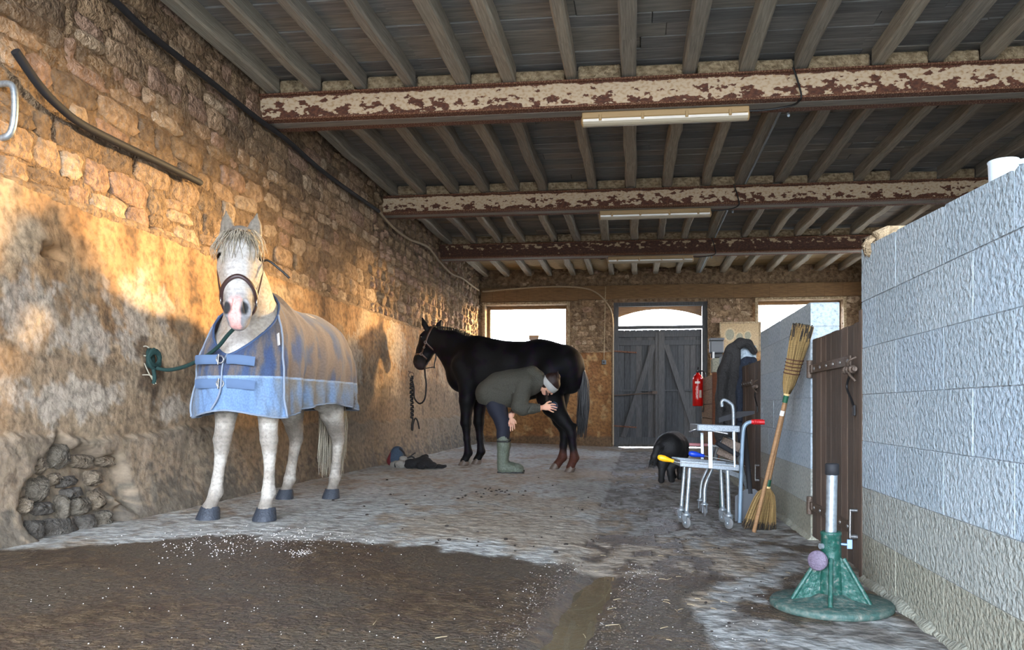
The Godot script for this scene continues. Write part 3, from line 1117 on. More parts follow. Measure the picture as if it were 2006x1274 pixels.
func stall_door(n: int, label: String, d0: float, d1: float, y1: float) -> Node3D:
	var t := struct("door_%d" % n, label)
	var x := SLOT + 0.014
	var np := 9
	var w := (d1 - d0) / np
	for i in np:
		var st := new_st()
		box(st, Vector3(x + rng.randf_range(-0.002, 0.002), 0.03 + (y1 - 0.03) * 0.5, -d0 - w * (i + 0.5)), Vector3(0.026, y1 - 0.03 + rng.randf_range(-0.006, 0.006), w - 0.004), Basis(), 0.004)
		put(st, "plank", M.door[rng.randi() % 3], t)
	for y in [0.205, 0.983]:
		var st := new_st()
		bar(st, Vector3(x - 0.018, y, -d1 + 0.02), Vector3(x - 0.018, y, -d1 + 0.86), 0.008, 0.048)
		var h := put(st, "strap_hinge", M.iron, t)
		for k in 6:
			st = new_st()
			lathe(st, Vector3(x - 0.020, y, -d1 + 0.10 + 0.145 * k), Vector3(-1, 0, 0), [[0.011, 0.0], [0.010, 0.005], [0.005, 0.009], [0.0, 0.010]], 8)
			put(st, "bolt_head", M.steel, h)
		st = new_st()
		tube(st, [Vector3(x - 0.025, y - 0.05, -d1 - 0.005), Vector3(x - 0.025, y + 0.05, -d1 - 0.005)], 0.018, 10)
		bar(st, Vector3(x - 0.02, y, -d1 - 0.005), Vector3(x - 0.02, y, -d1 + 0.05), 0.02, 0.046)
		put(st, "hinge_barrel", M.iron, t)
	var st := new_st()   # sliding bolt with a hanging wire keeper
	tube(st, [Vector3(x - 0.045, 0.935, -d0 - 0.14), Vector3(x - 0.045, 0.935, -d0 + 0.03)], 0.011, 8)
	for q in [0.13, 0.08, 0.02]:
		lathe(st, Vector3(x - 0.045, 0.935, -d0 - q), Vector3(0, 0, 1), [[0.011, 0.0], [0.019, 0.002], [0.019, 0.018], [0.011, 0.02]], 10)
	tube(st, curve([Vector3(x - 0.03, 0.99, -d0 + 0.0), Vector3(x - 0.06, 0.97, -d0 - 0.02), Vector3(x - 0.05, 0.935, -d0 - 0.04), Vector3(x - 0.06, 0.91, -d0 - 0.0), Vector3(x - 0.04, 0.88, -d0 + 0.025)], 4), 0.006, 6)
	put(st, "bolt", M.iron, t)
	st = new_st()
	tube(st, curve([Vector3(x - 0.03, 0.925, -d0 - 0.10), Vector3(x - 0.035, 0.86, -d0 - 0.15), Vector3(x - 0.03, 0.80, -d0 - 0.09), Vector3(x - 0.03, 0.765, -d0 - 0.05)], 6), 0.006, 6)
	box(st, Vector3(x - 0.03, 0.75, -d0 - 0.045), Vector3(0.01, 0.05, 0.03))
	put(st, "wire_keeper", M.black, t)
	st = new_st()
	tube(st, [Vector3(x - 0.045, 0.17, -d0 - 0.05), Vector3(x - 0.045, 0.30, -d0 - 0.05)], 0.006, 6)
	tube(st, [Vector3(x - 0.045, 0.175, -d0 - 0.05), Vector3(x - 0.012, 0.175, -d0 - 0.05)], 0.012, 8)
	tube(st, [Vector3(x - 0.045, 0.295, -d0 - 0.05), Vector3(x - 0.012, 0.295, -d0 - 0.05)], 0.008, 8)
	put(st, "pull_handle", M.steel, t)
	return t


func partitions() -> void:
	var near := block_wall("wall_partition_near", "pale blue-white concrete block partition nearest the yard", 0.3, 3.78, func(d): return 1.394 + (d - 2.245) * 0.05)
	var lump := obj(stones[3], "mortar_lump", M.lime, near)
	lump.transform = Transform3D(Basis(Vector3.UP, -PI / 2) * Basis.from_scale(Vector3(0.17, 0.13, 0.12)), Vector3(SLOT - 0.005, 1.46, -3.68))
	lump = obj(stones[5], "mortar_lump", M.lime, near)
	lump.transform = Transform3D(Basis(Vector3.UP, -PI / 2) * Basis.from_scale(Vector3(0.13, 0.09, 0.14)), Vector3(SLOT + 0.02, 1.48, -3.60))
	block_wall("wall_partition_middle", "blue-grey concrete block partition between the two stall doors", 4.84, 6.73, func(_d): return 1.37)
	block_wall("wall_partition_far", "concrete block partition with coats hung over its end", 8.1, 10.0, func(_d): return 1.37)
	stall_door(2, "brown plank stall door with iron strap hinges beside the pale block wall", 3.80, 4.81, 1.15)
	stall_door(3, "farther brown plank stall door beside the hanging coats", 6.76, 8.07, 1.15)
	var st := new_st()
	bar(st, Vector3(SLOT + 0.012, 0.0, -3.79), Vector3(SLOT + 0.012, 1.2, -3.79), 0.05, 0.03, Vector3.RIGHT)
	var post := struct("trim_1", "thin wooden door post against the block wall")
	put(st, "post", M.door[2], post)
	# boarded partition end with a concrete cap
	var wp := struct("wall_partition_boarded", "warm wooden boarded partition with a concrete cap, fire extinguisher on its side")
	for i in 6:
		st = new_st()
		box(st, Vector3(SLOT + 0.09, 0.115 + 0.2 * i, -11.85), Vector3(0.15, 0.194, 1.9), Basis(), 0.005)
		put(st, "board", M.tan_board, wp)
	st = new_st()
	box(st, Vector3(SLOT + 0.075, 0.62, -10.87), Vector3(0.16, 1.24, 0.06), Basis(), 0.006)
	put(st, "end_post", tmat(Color(0.50, 0.30, 0.19), M.streak, 1.5, M.bump, 0.5), wp)
	st = new_st()
	box(st, Vector3(SLOT + 0.08, 1.32, -10.95), Vector3(0.17, 0.19, 0.24), Basis(), 0.01)
	put(st, "cap_block", M.block_low, wp)


func fittings() -> void:
	var tan_plastic := mat(Color(0.62, 0.51, 0.34), 0.5)
	var dif := mat(Color(0.66, 0.62, 0.53), 0.22)
	dif.clearcoat_enabled = true
	var words := ["on the nearest rusty beam", "on the middle beam", "on the far brown beam"]
	for k in 3:
		var d: float = [6.46, 9.68, 12.62][k]
		var t := thing("tube_light", "long tan tube light with a clear cover, switched off, " + words[k], "ceiling light", Vector3(0.225, 3.02, -d), "tube lights under the beams")
		var st := new_st()
		box(st, Vector3(0, 0.042, 0), Vector3(1.29, 0.055, 0.085), Basis(), 0.008)
		put(st, "housing", tan_plastic, t)
		st = new_st()
		var poly := PackedVector2Array()
		for i in 9:
			var a := PI + PI * i / 8.0
			poly.append(Vector2(0.046 * cos(a), 0.012 + 0.048 * sin(a)))
		prism(st, poly, Vector3.ZERO, Basis(Vector3(0, 0, 1), Vector3.UP, Vector3(-1, 0, 0)), 1.27)
		put(st, "diffuser", dif, t)
		for e in [-1.0, 1.0]:
			st = new_st()
			ellipsoid(st, Vector3(0.635 * e, 0.008, 0), Vector3(0.02, 0.045, 0.046), Basis(), 10)
			put(st, "end_cap", tan_plastic, t)
		for q in [-0.5, -0.17, 0.17, 0.5]:
			st = new_st()
			box(st, Vector3(q, 0.022, 0), Vector3(0.025, 0.05, 0.098), Basis(), 0.004)
			put(st, "clip", tan_plastic, t)
	# black feed cables round the beams, and pale conduit between the lights
	for k in 3:
		var d: float = [6.30, 9.50, 12.44][k]
		var x: float = [1.20, 1.14, 1.16][k]
		var lamp: Node3D = get_node(["ceiling_beam", "ceiling_beam_001", "ceiling_beam_002"][k])
		var c := lamp.position
		var st := new_st()
		tube(st, curve([Vector3(0.86, 3.06, -d - 0.16) - c, Vector3(1.0, 3.055, -d - 0.14) - c, Vector3(x - 0.02, 3.065, -d - 0.10) - c, Vector3(x + 0.02, 3.07, -d - 0.02) - c, Vector3(x + 0.03, 3.10, -d + 0.014) - c, Vector3(x, 3.22, -d + 0.012) - c, Vector3(x - 0.03, 3.31, -d + 0.014) - c], 4), 0.008, 6)
		put(st, "feed_cable", M.black, lamp)
		st = new_st()
		var e: float = [9.48, 12.42, 15.6][k]
		tube(st, [Vector3(x, 3.07, -d - 0.33), Vector3(x + 0.03, 3.30, -d - 0.6), Vector3(x + 0.04, 3.315, -e)], 0.011, 8)
		put(st, "conduit", M.block[0], get_node("ceiling"))
	# pipes on the left wall
	var st := new_st()
	var P := []
	for q in [[30, 100], [75, 165], [112, 205], [160, 243], [240, 284], [320, 322], [392, 358]]:
		P.append(on_x(q[0], q[1], LEFT + 0.05))
	tube(st, curve(P, 5), 0.022, 10)
	var o := put(st, "black_pipe", M.rubber)
	tag(o, "short sagging black pipe fixed to the rubble wall", "pipe")
	st = new_st()
	P = []
	for q in [[160, -60], [225, 2], [300, 72], [400, 150], [500, 229], [560, 273], [640, 342], [742, 414]]:
		P.append(on_x(q[0], q[1], LEFT + 0.04))
	tube(st, curve(P, 5), 0.021, 10)
	o = put(st, "black_cable", M.rubber)
	tag(o, "thick black cable running along the top of the rubble wall", "cable")
	st = new_st()
	P = []
	for q in [[742, 414], [770, 445], [800, 468], [838, 484], [860, 512], [885, 537], [905, 545], [925, 560], [938, 569]]:
		P.append(on_x(q[0], q[1], LEFT + 0.04))
	tube(st, curve(P, 5), 0.016, 8)
	var cm := tmat(Color(0.70, 0.62, 0.50), M.grain, 3.0)
	o = put(st, "wavy_conduit", cm)
	tag(o, "pale wavy conduit continuing the black cable along the rubble wall", "conduit")
	st = new_st()
	P = []
	for q in [[945, 571], [955, 571], [1010, 566], [1070, 562], [1130, 563], [1165, 572], [1190, 596], [1200, 625], [1201, 700], [1201, 800], [1201, 872]]:
		P.append(on_d(q[0], q[1], BACK - 0.05))
	tube(st, curve(P, 5), 0.016, 8)
	o = put(st, "arched_conduit", cm)
	tag(o, "pale conduit arching over the back wall and down beside the double door", "conduit")
	var t := thing("light_switch", "small dark switch box under a thin upright conduit on the back wall", "switch", on_d(1183, 710, BACK - 0.03))
	st = new_st()
	box(st, Vector3.ZERO, Vector3(0.09, 0.09, 0.05), Basis(), 0.01)
	put(st, "switch_box", M.grey_plastic, t)
	st = new_st()
	tube(st, [Vector3(0, 0.04, 0), Vector3(0.03, 1.45, 0.0)], 0.010, 8)
	put(st, "upright_conduit", M.lime, t)
	st = new_st()
	box(st, Vector3(0, 0, 0.03), Vector3(0.03, 0.04, 0.012), Basis(), 0.003)
	put(st, "rocker", M.black, t)
	# bracket at the left edge
	st = new_st()
	var a := on_x(11, 165, LEFT + 0.02)
	tube(st, curve([a + Vector3(-0.05, 0, 0), a + Vector3(0.02, 0, 0), a + Vector3(0.045, -0.04, 0.0), a + Vector3(0.045, -0.16, 0.0), a + Vector3(0.02, -0.24, 0.0), a + Vector3(-0.04, -0.26, 0.0)], 4), 0.016, 8)
	o = put(st, "wall_hook", M.galv)
	tag(o, "bent galvanised hook set in the rubble wall", "hook")
	# framed print on the back wall
	var c := on_d(1450, 660, BACK - 0.06)
	t = thing("framed_print", "pale framed print half hidden behind the coats and partition", "picture", c)
	var print_t := picture(96, 96, func(x: int, y: int) -> Color:
		var cc := Color(0.66, 0.55, 0.38)
		for q in [[22, 40, 14], [46, 50, 11], [66, 44, 10]]:
			var e := Vector2((x - q[0]) / float(q[2]), (y - q[1]) / (q[2] * 1.8)).length()
			if e < 1.0:
				cc = Color(0.72, 0.62, 0.46) if e > 0.75 else Color(0.52, 0.50, 0.40)
		return cc * (0.9 + 0.2 * fine.get_noise_2d(x * 0.2, y * 0.2)))
	var pm := mat(Color(1, 1, 1), 0.5)
	pm.albedo_texture = print_t
	var q4 := SurfaceTool.new()
	q4.begin(Mesh.PRIMITIVE_TRIANGLES)
	for e in [[-1, -1], [1, 1], [1, -1], [-1, -1], [-1, 1], [1, 1]]:
		q4.set_uv(Vector2(e[0] * 0.5 + 0.5, 0.5 - e[1] * 0.5))
		q4.add_vertex(Vector3(e[0] * 0.36, e[1] * 0.26, 0.004))
	q4.generate_normals()
	obj(q4.commit(), "print", pm, t)
	st = new_st()
	for s: float in [-1.0, 1.0]:
		bar(st, Vector3(0.365 * s, -0.28, 0), Vector3(0.365 * s, 0.28, 0), 0.03, 0.03, Vector3.RIGHT)
		bar(st, Vector3(-0.35, 0.265 * s, 0), Vector3(0.35, 0.265 * s, 0), 0.03, 0.03)
	box(st, Vector3(0, 0, -0.012), Vector3(0.72, 0.52, 0.012))
	put(st, "picture_frame", M.lime, t)


# ---------------------------------------------------------------- bodies
class Field:   # distance field on a grid, meshed as surface nets
	var o: Vector3
	var c: float
	var nx: int
	var ny: int
	var nz: int
	var D := PackedFloat32Array()

	func _init(lo: Vector3, hi: Vector3, cell: float) -> void:
		o = lo
		c = cell
		nx = int(ceil((hi.x - lo.x) / cell)) + 1
		ny = int(ceil((hi.y - lo.y) / cell)) + 1
		nz = int(ceil((hi.z - lo.z) / cell)) + 1
		D.resize(nx * ny * nz)
		D.fill(1.0)

	func cone(a: Vector3, b: Vector3, ra: float, rb: float, k := 0.04, side := Vector3(0, 0, 1), sf := 1.0, carve := false) -> void:
		var m := maxf(ra, rb) / minf(1.0, sf) + k + 2.5 * c
		var lo := (a.min(b) - Vector3.ONE * m - o) / c
		var hi := (a.max(b) + Vector3.ONE * m - o) / c
		var x0 := clampi(int(lo.x), 0, nx - 1)
		var x1 := clampi(int(hi.x) + 1, 0, nx - 1)
		var y0 := clampi(int(lo.y), 0, ny - 1)
		var y1 := clampi(int(hi.y) + 1, 0, ny - 1)
		var z0 := clampi(int(lo.z), 0, nz - 1)
		var z1 := clampi(int(hi.z) + 1, 0, nz - 1)
		var s1 := sf - 1.0
		var ba := b - a
		ba += side * (s1 * ba.dot(side))
		var inv := 1.0 / maxf(ba.length_squared(), 1e-9)
		var dr := rb - ra
		for z in range(z0, z1 + 1):
			for y in range(y0, y1 + 1):
				var i := (z * ny + y) * nx + x0
				var q0 := Vector3(o.x + c * x0, o.y + c * y, o.z + c * z) - a
				for x in range(x0, x1 + 1):
					var q := q0 + side * (s1 * q0.dot(side))
					var t := clampf(q.dot(ba) * inv, 0.0, 1.0)
					var d := (q - ba * t).length() - ra - dr * t
					var e := D[i]
					if carve:
						d = -d
						if d > e - k:
							var h := maxf(k - absf(d - e), 0.0) / k
							D[i] = maxf(d, e) + h * h * k * 0.25
					elif d < e + k:
						var h := maxf(k - absf(d - e), 0.0) / k
						D[i] = minf(d, e) - h * h * k * 0.25
					i += 1
					q0.x += c

	func chain(pts: Array, k := 0.04, side := Vector3(0, 0, 1), sf := 1.0) -> void:   # pts: [position, radius]
		for i in pts.size() - 1:
			cone(pts[i][0], pts[i + 1][0], pts[i][1], pts[i + 1][1], k, side, sf)

	func mesh(vs: PackedVector3Array, ix: PackedInt32Array) -> void:
		var at := PackedInt32Array()
		at.resize(nx * ny * nz)
		at.fill(-1)
		var sy := nx
		var sz := nx * ny
		var far := 3.5 * c
		var cells := PackedInt32Array()
		var K := [0, 1, sy, sy + 1, sz, sz + 1, sz + sy, sz + sy + 1]
		var E := [[0, 1], [2, 3], [4, 5], [6, 7], [0, 2], [1, 3], [4, 6], [5, 7], [0, 4], [1, 5], [2, 6], [3, 7]]
		var base := vs.size()
		var v := PackedFloat32Array()
		v.resize(8)
		for z in nz - 1:
			for y in ny - 1:
				var i := (z * ny + y) * nx
				for x in nx - 1:
					if absf(D[i]) < far:
						var neg := 0
						for q in 8:
							v[q] = D[i + K[q]]
							if v[q] < 0.0:
								neg += 1
						if neg > 0 and neg < 8:
							var s := Vector3.ZERO
							var n := 0
							for e in E:
								var da := v[e[0]]
								var db := v[e[1]]
								if (da < 0.0) != (db < 0.0):
									var t := da / (da - db)
									var pa := Vector3(e[0] & 1, (e[0] >> 1) & 1, e[0] >> 2)
									var pb := Vector3(e[1] & 1, (e[1] >> 1) & 1, e[1] >> 2)
									s += pa.lerp(pb, t)
									n += 1
							at[i] = vs.size()
							vs.append(o + c * (Vector3(x, y, z) + s / n))
							cells.append(i)
					i += 1
		for i in cells:
			var a := D[i] < 0.0
			for q in 3:
				var s: int = [1, sy, sz][q]
				if (D[i + s] < 0.0) == a:
					continue
				var u: int = [sy, sz, 1][q]
				var w: int = [sz, 1, sy][q]
				var p := [at[i - u - w], at[i - w], at[i], at[i - u]]
				if p.min() < 0:
					continue
				if a:
					ix.append_array([p[0], p[2], p[1], p[0], p[3], p[2]])
				else:
					ix.append_array([p[0], p[1], p[2], p[0], p[2], p[3]])


func body_mesh(fields: Array, paint: Callable) -> ArrayMesh:
	var vs := PackedVector3Array()
	var ix := PackedInt32Array()
	for f in fields:
		f.mesh(vs, ix)
	var cl := PackedColorArray()
	cl.resize(vs.size())
	for i in vs.size():
		cl[i] = paint.call(vs[i])
	return arrays(vs, ix, PackedVector2Array(), cl)


func strands(st: SurfaceTool, roots: Array, n: int, path: Callable, wide: float, seg := 7) -> void:
	# ribbons of hair: path(k, t) gives the place of strand k at t; two crossed ribbons each
	st.set_smooth_group(1)
	for k in n:
		var prev := []
		for i in seg + 1:
			var t := i / float(seg)
			var p: Vector3 = path.call(k, t)
			var w := wide * (1.0 - 0.75 * t) * 0.5
			var cur := [p + Vector3(w, 0, 0), p + Vector3(-w * 0.5, 0, w), p + Vector3(-w * 0.5, 0, -w)]
			if prev:
				for e in 3:
					quad(st, prev[e], prev[(e + 1) % 3], cur[(e + 1) % 3], cur[e])
			prev = cur


func hoof(parent: Node3D, at: Vector3, toe: Vector3, m: Material, r := 0.062, h := 0.075) -> void:   # at: sole centre, toe: forward direction
	toe = toe.normalized()
	var st := new_st()
	st.set_smooth_group(1)
	var side := toe.cross(Vector3.UP)
	var rings := []
	for i in 4:
		var t: float = [0.0, 0.15, 0.9, 1.0][i]
		var ring := []
		for k in 16:
			var a := TAU * k / 16
			var rr := r * lerpf(1.0, 0.76, t) * (0.94 if i == 0 else 1.0)
			var fx := cos(a) * rr * (1.06 if cos(a) > 0 else 0.84)
			ring.append(at + toe * (fx - 0.030 * t) + side * sin(a) * rr + Vector3.UP * (h * t * (1.0 if cos(a) > -0.3 else 0.72)))
		rings.append(ring)
	for i in 3:
		for k in 16:
			var k2 := (k + 1) % 16
			quad(st, rings[i][k2], rings[i][k], rings[i + 1][k], rings[i + 1][k2])
	st.set_smooth_group(-1)
	for k in range(1, 15):
		tri(st, rings[0][0], rings[0][k], rings[0][k + 1])
		tri(st, rings[3][0], rings[3][k + 1], rings[3][k])
	put(st, "hoof", m, parent)


func strap(st: SurfaceTool, pts: Array, w: float, t := 0.005, out := Vector3.ZERO, n := 6) -> void:
	# flat band along a curve; its face looks away from the point `out`
	var P := curve(pts, n)
	st.set_smooth_group(1)
	var prev := []
	for i in P.size():
		var d: Vector3 = (P[mini(i + 1, P.size() - 1)] - P[maxi(i - 1, 0)]).normalized()
		var nn: Vector3 = P[i] - out
		nn = (nn - d * nn.dot(d)).normalized()
		var s := d.cross(nn)
		var cur := [P[i] - s * w * 0.5, P[i] - s * w * 0.35 + nn * t, P[i] + s * w * 0.35 + nn * t, P[i] + s * w * 0.5]
		if prev:
			for e in 3:
				quad(st, prev[e], cur[e], cur[e + 1], prev[e + 1])
		prev = cur


func leg(f: Field, pts: Array, k := 0.025) -> void:
	f.chain(pts, k)


func ring_buckle(st: SurfaceTool, c: Vector3, n: Vector3, r: float, thick := 0.003) -> void:
	var s := n.cross(Vector3.UP if absf(n.y) < 0.9 else Vector3.RIGHT).normalized()
	var t := n.cross(s).normalized()
	var P := []
	for i in 13:
		P.append(c + (s * cos(TAU * i / 12.0) + t * sin(TAU * i / 12.0)) * r)
	tube(st, P, thick, 6, false)


# ---------------------------------------------------------------- black horse
func black_horse() -> void:
	var t := thing("black_horse", "black horse in a leather headcollar, standing beside the bending person", "horse", Vector3(-1.39, 0.05, -9.60))
	var fw := Vector3(cos(deg_to_rad(-167.0)), 0, sin(deg_to_rad(-167.0)))
	t.basis = Basis(fw, Vector3.UP, fw.cross(Vector3.UP))
	var V := func(x: float, y: float, z := 0.0) -> Vector3: return Vector3(x, y, z)
	var S := Vector3(0, 0, 1)
	var f := Field.new(Vector3(-0.95, -0.03, -0.36), Vector3(1.12, 1.72, 0.36), 0.0145)
	f.cone(V.call(0.40, 1.165), V.call(0.05, 1.135), 0.375, 0.355, 0.05, S, 1.32)
	f.cone(V.call(0.05, 1.135), V.call(-0.30, 1.17), 0.355, 0.33, 0.06, S, 1.22)
	f.cone(V.call(-0.28, 1.20), V.call(-0.55, 1.185), 0.315, 0.27, 0.06, S, 1.12)
	f.cone(V.call(-0.55, 1.14), V.call(-0.65, 1.03), 0.25, 0.155, 0.06, S, 1.0)
	f.cone(V.call(1.0, 1.47), V.call(0.75, 1.17), 0.095, 0.17, 0.07, S, 1.2)
	f.cone(V.call(0.52, 1.46), V.call(0.22, 1.38), 0.125, 0.11, 0.07, S, 1.7)
	f.cone(V.call(0.55, 1.21), V.call(0.71, 1.10), 0.31, 0.205, 0.06, S, 1.2)
	f.chain([[V.call(0.60, 1.31), 0.27], [V.call(0.86, 1.465), 0.185], [V.call(1.08, 1.555), 0.145]], 0.06, S, 1.55)
	for s: float in [-1.0, 1.0]:
		f.cone(V.call(0.66, 1.22, 0.14 * s), V.call(0.56, 1.02, 0.16 * s), 0.13, 0.12, 0.06)      # shoulder
		f.cone(V.call(-0.46, 1.12, 0.13 * s), V.call(-0.44, 0.84, 0.15 * s), 0.2, 0.145, 0.06)     # thigh
		var dx := 0.0 if s < 0 else -0.03
		f.chain([[V.call(0.57 + dx * 0.5, 0.98, 0.16 * s), 0.12], [V.call(0.585 + dx, 0.80, 0.16 * s), 0.095], [V.call(0.60 + dx, 0.60, 0.155 * s), 0.062], [V.call(0.603 + dx, 0.535, 0.155 * s), 0.066], [V.call(0.595 + dx, 0.46, 0.155 * s), 0.048], [V.call(0.588 + dx, 0.34, 0.155 * s), 0.041], [V.call(0.577 + dx, 0.235, 0.155 * s), 0.040], [V.call(0.570 + dx, 0.18, 0.155 * s), 0.050], [V.call(0.602 + dx, 0.115, 0.155 * s), 0.040], [V.call(0.625 + dx, 0.075, 0.155 * s), 0.050]], 0.02)
	f.chain([[V.call(-0.46, 0.90, -0.16), 0.155], [V.call(-0.50, 0.74, -0.16), 0.135], [V.call(-0.61, 0.58, -0.15), 0.083], [V.call(-0.70, 0.48, -0.14), 0.064], [V.call(-0.715, 0.41, -0.14), 0.058], [V.call(-0.725, 0.30, -0.14), 0.044], [V.call(-0.742, 0.20, -0.14), 0.042], [V.call(-0.748, 0.145, -0.14), 0.053], [V.call(-0.715, 0.07, -0.14), 0.042], [V.call(-0.70, 0.03, -0.14), 0.051]], 0.022)
	f.chain([[V.call(-0.44, 0.90, 0.15), 0.15], [V.call(-0.43, 0.72, 0.15), 0.125], [V.call(-0.475, 0.56, 0.145), 0.08], [V.call(-0.545, 0.445, 0.14), 0.063], [V.call(-0.545, 0.38, 0.14), 0.057], [V.call(-0.525, 0.27, 0.14), 0.043], [V.call(-0.52, 0.18, 0.14), 0.041], [V.call(-0.515, 0.13, 0.14), 0.052], [V.call(-0.465, 0.065, 0.14), 0.042], [V.call(-0.44, 0.035, 0.14), 0.05]], 0.022)
	f.cone(V.call(-0.71, 0.50, -0.14), V.call(-0.765, 0.515, -0.14), 0.03, 0.02, 0.02)
	f.cone(V.call(-0.55, 0.46, 0.14), V.call(-0.60, 0.475, 0.14), 0.03, 0.02, 0.02)
	f.cone(V.call(-0.72, 1.27), V.call(-0.79, 1.17), 0.05, 0.04, 0.03)
	var h := Field.new(Vector3(0.92, 1.13, -0.20), Vector3(1.47, 1.86, 0.20), 0.0085)
	h.chain([[V.call(0.86, 1.465), 0.185], [V.call(1.08, 1.555), 0.145]], 0.05, S, 1.55)
	h.chain([[V.call(1.13, 1.635), 0.088], [V.call(1.185, 1.56), 0.108], [V.call(1.25, 1.43), 0.084], [V.call(1.305, 1.31), 0.070], [V.call(1.312, 1.262), 0.066]], 0.04, S, 1.18)
	h.chain([[V.call(1.135, 1.49), 0.095], [V.call(1.21, 1.355), 0.062], [V.call(1.262, 1.24), 0.040]], 0.04, S, 1.15)
	h.cone(V.call(1.262, 1.222), V.call(1.30, 1.225), 0.032, 0.036, 0.03)
	for s: float in [-1.0, 1.0]:
		h.cone(V.call(1.232, 1.59, 0.066 * s), V.call(1.225, 1.575, 0.078 * s), 0.036, 0.03, 0.02)
		h.cone(V.call(1.352, 1.285, 0.035 * s), V.call(1.345, 1.27, 0.05 * s), 0.02, 0.02, 0.02)
		h.cone(V.call(1.358, 1.272, 0.058 * s), V.call(1.35, 1.262, 0.064 * s), 0.012, 0.008, 0.01, S, 1.0, true)
	h.chain([[V.call(1.17, 1.68, -0.055), 0.035], [V.call(1.205, 1.745, -0.062), 0.034], [V.call(1.235, 1.82, -0.06), 0.010]], 0.015, Vector3(0.6, 0, 0.8), 1.5)
	h.chain([[V.call(1.11, 1.68, 0.055), 0.035], [V.call(1.075, 1.74, 0.07), 0.032], [V.call(1.045, 1.80, 0.075), 0.010]], 0.015, Vector3(0.6, 0, 0.8), 1.5)
	var paint := func(p: Vector3) -> Color:
		var c := Color(0.0035, 0.0034, 0.0038)
		c = c.lerp(Color(0.007, 0.006, 0.0055), clampf(fine.get_noise_3d(p.x * 3.0, p.y * 3.0, p.z * 3.0) + 0.2, 0.0, 1.0))
		if p.x < -0.3:
			c = c.lerp(Color(0.075, 0.028, 0.018), smoothstep(0.28, 0.14, p.y + 0.06 * fine.get_noise_3d(p.x * 9.0, p.y * 9.0, p.z * 9.0)) * 0.8)
		if p.x > 1.2:
			c = c.lerp(Color(0.02, 0.014, 0.012), smoothstep(1.34, 1.26, p.y))
		return c
	var coat := tmat(Color(1, 1, 1), M.fur_tex, 3.0, M.fur_tex, 0.15, 0.66, false)
	coat.vertex_color_use_as_albedo = true
	coat.rim_enabled = true
	coat.rim = 0.02
	coat.metallic_specular = 0.28
	obj(body_mesh([f, h], paint), "body", coat, t)
	var hm := mat(Color(0.33, 0.28, 0.24), 0.6)
	hoof(t, V.call(0.635, 0.02, -0.155), Vector3(1, 0, 0), hm, 0.068, 0.07)
	hoof(t, V.call(0.605, 0.02, 0.155), Vector3(1, 0, 0), hm, 0.068, 0.07)
	hoof(t, V.call(-0.69, -0.022, -0.14), Vector3(1, 0, 0), hm, 0.065, 0.07)
	hoof(t, V.call(-0.415, -0.012, 0.14), Vector3(1, 0, 0), hm, 0.065, 0.07)
	# tail and mane
	var hair := tmat(Color(0.085, 0.08, 0.08), M.grain, 8.0, null, 0.0, 0.5, false)
	var r2 := RandomNumberGenerator.new()
	r2.seed = 5
	var K := []
	for k in 300:
		K.append([r2.randf_range(-1, 1), r2.randf_range(-1, 1), r2.randf(), r2.randf()])
	var st := new_st()
	strands(st, [], 260, func(k: int, u: float) -> Vector3:
		var q: Array = K[k]
		var spread := sin(minf(u * 1.25, 1.0) * PI * 0.55)
		var len: float = 0.66 + 0.24 * q[2]
		var x: float = -0.775 - 0.055 * sin(minf(u * 2.2, 1.0) * PI * 0.5) + q[0] * 0.058 * spread + 0.04 * u * u + 0.006 * sin(u * 9.0 + q[3] * 6.0)
		return Vector3(x, 1.25 + 0.03 * q[3] - len * u * (0.92 + 0.08 * u), q[1] * 0.045 * spread), 0.016, 9)
	put(st, "tail", hair, t)
	st = new_st()
	strands(st, [], 150, func(k: int, u: float) -> Vector3:
		var q: Array = K[k]
		var a: float = k / 150.0
		var crest := Vector3(lerpf(0.60, 1.10, a), lerpf(1.575, 1.70, a) + 0.035 * sin(a * PI), 0.0)
		return crest + Vector3(q[0] * 0.01 - 0.01 * u, 0.02 * (1.0 - u) - (0.10 + 0.05 * q[2]) * u * u + 0.015 * q[3] * sin(u * 3.0), (0.02 + 0.085 * u) * (1.0 if q[1] > -0.3 else -0.6)), 0.014, 5)
	put(st, "mane", hair, t)
	for s: float in [-1.0, 1.0]:
		st = new_st()
		ellipsoid(st, V.call(1.236, 1.585, 0.098 * s), Vector3(0.022, 0.02, 0.012))
		put(st, "eye", mat(Color(0.03, 0.02, 0.015), 0.08), t)
	# headcollar
	var hc := Node3D.new()
	hc.name = "headcollar"
	t.add_child(hc)
	var leather := mat(Color(0.26, 0.17, 0.11), 0.5)
	st = new_st()
	for s: float in [-1.0, 1.0]:
		strap(st, [V.call(1.10, 1.735, 0.0), V.call(1.105, 1.69, 0.065 * s), V.call(1.135, 1.60, 0.100 * s), V.call(1.165, 1.515, 0.106 * s)], 0.024, 0.006, V.call(1.15, 1.55))
		strap(st, [V.call(1.165, 1.515, 0.106 * s), V.call(1.20, 1.44, 0.098 * s), V.call(1.235, 1.375, 0.084 * s)], 0.022, 0.006, V.call(1.18, 1.45))
		strap(st, [V.call(1.235, 1.375, 0.084 * s), V.call(1.31, 1.375, 0.072 * s), V.call(1.352, 1.378, 0.0)], 0.022, 0.006, V.call(1.26, 1.37))
		strap(st, [V.call(1.235, 1.375, 0.084 * s), V.call(1.19, 1.325, 0.055 * s), V.call(1.178, 1.30, 0.0)], 0.022, 0.006, V.call(1.24, 1.36))
		strap(st, [V.call(1.165, 1.515, 0.106 * s), V.call(1.09, 1.43, 0.07 * s), V.call(1.06, 1.405, 0.0)], 0.022, 0.006, V.call(1.14, 1.5))
	put(st, "leather_straps", leather, hc)
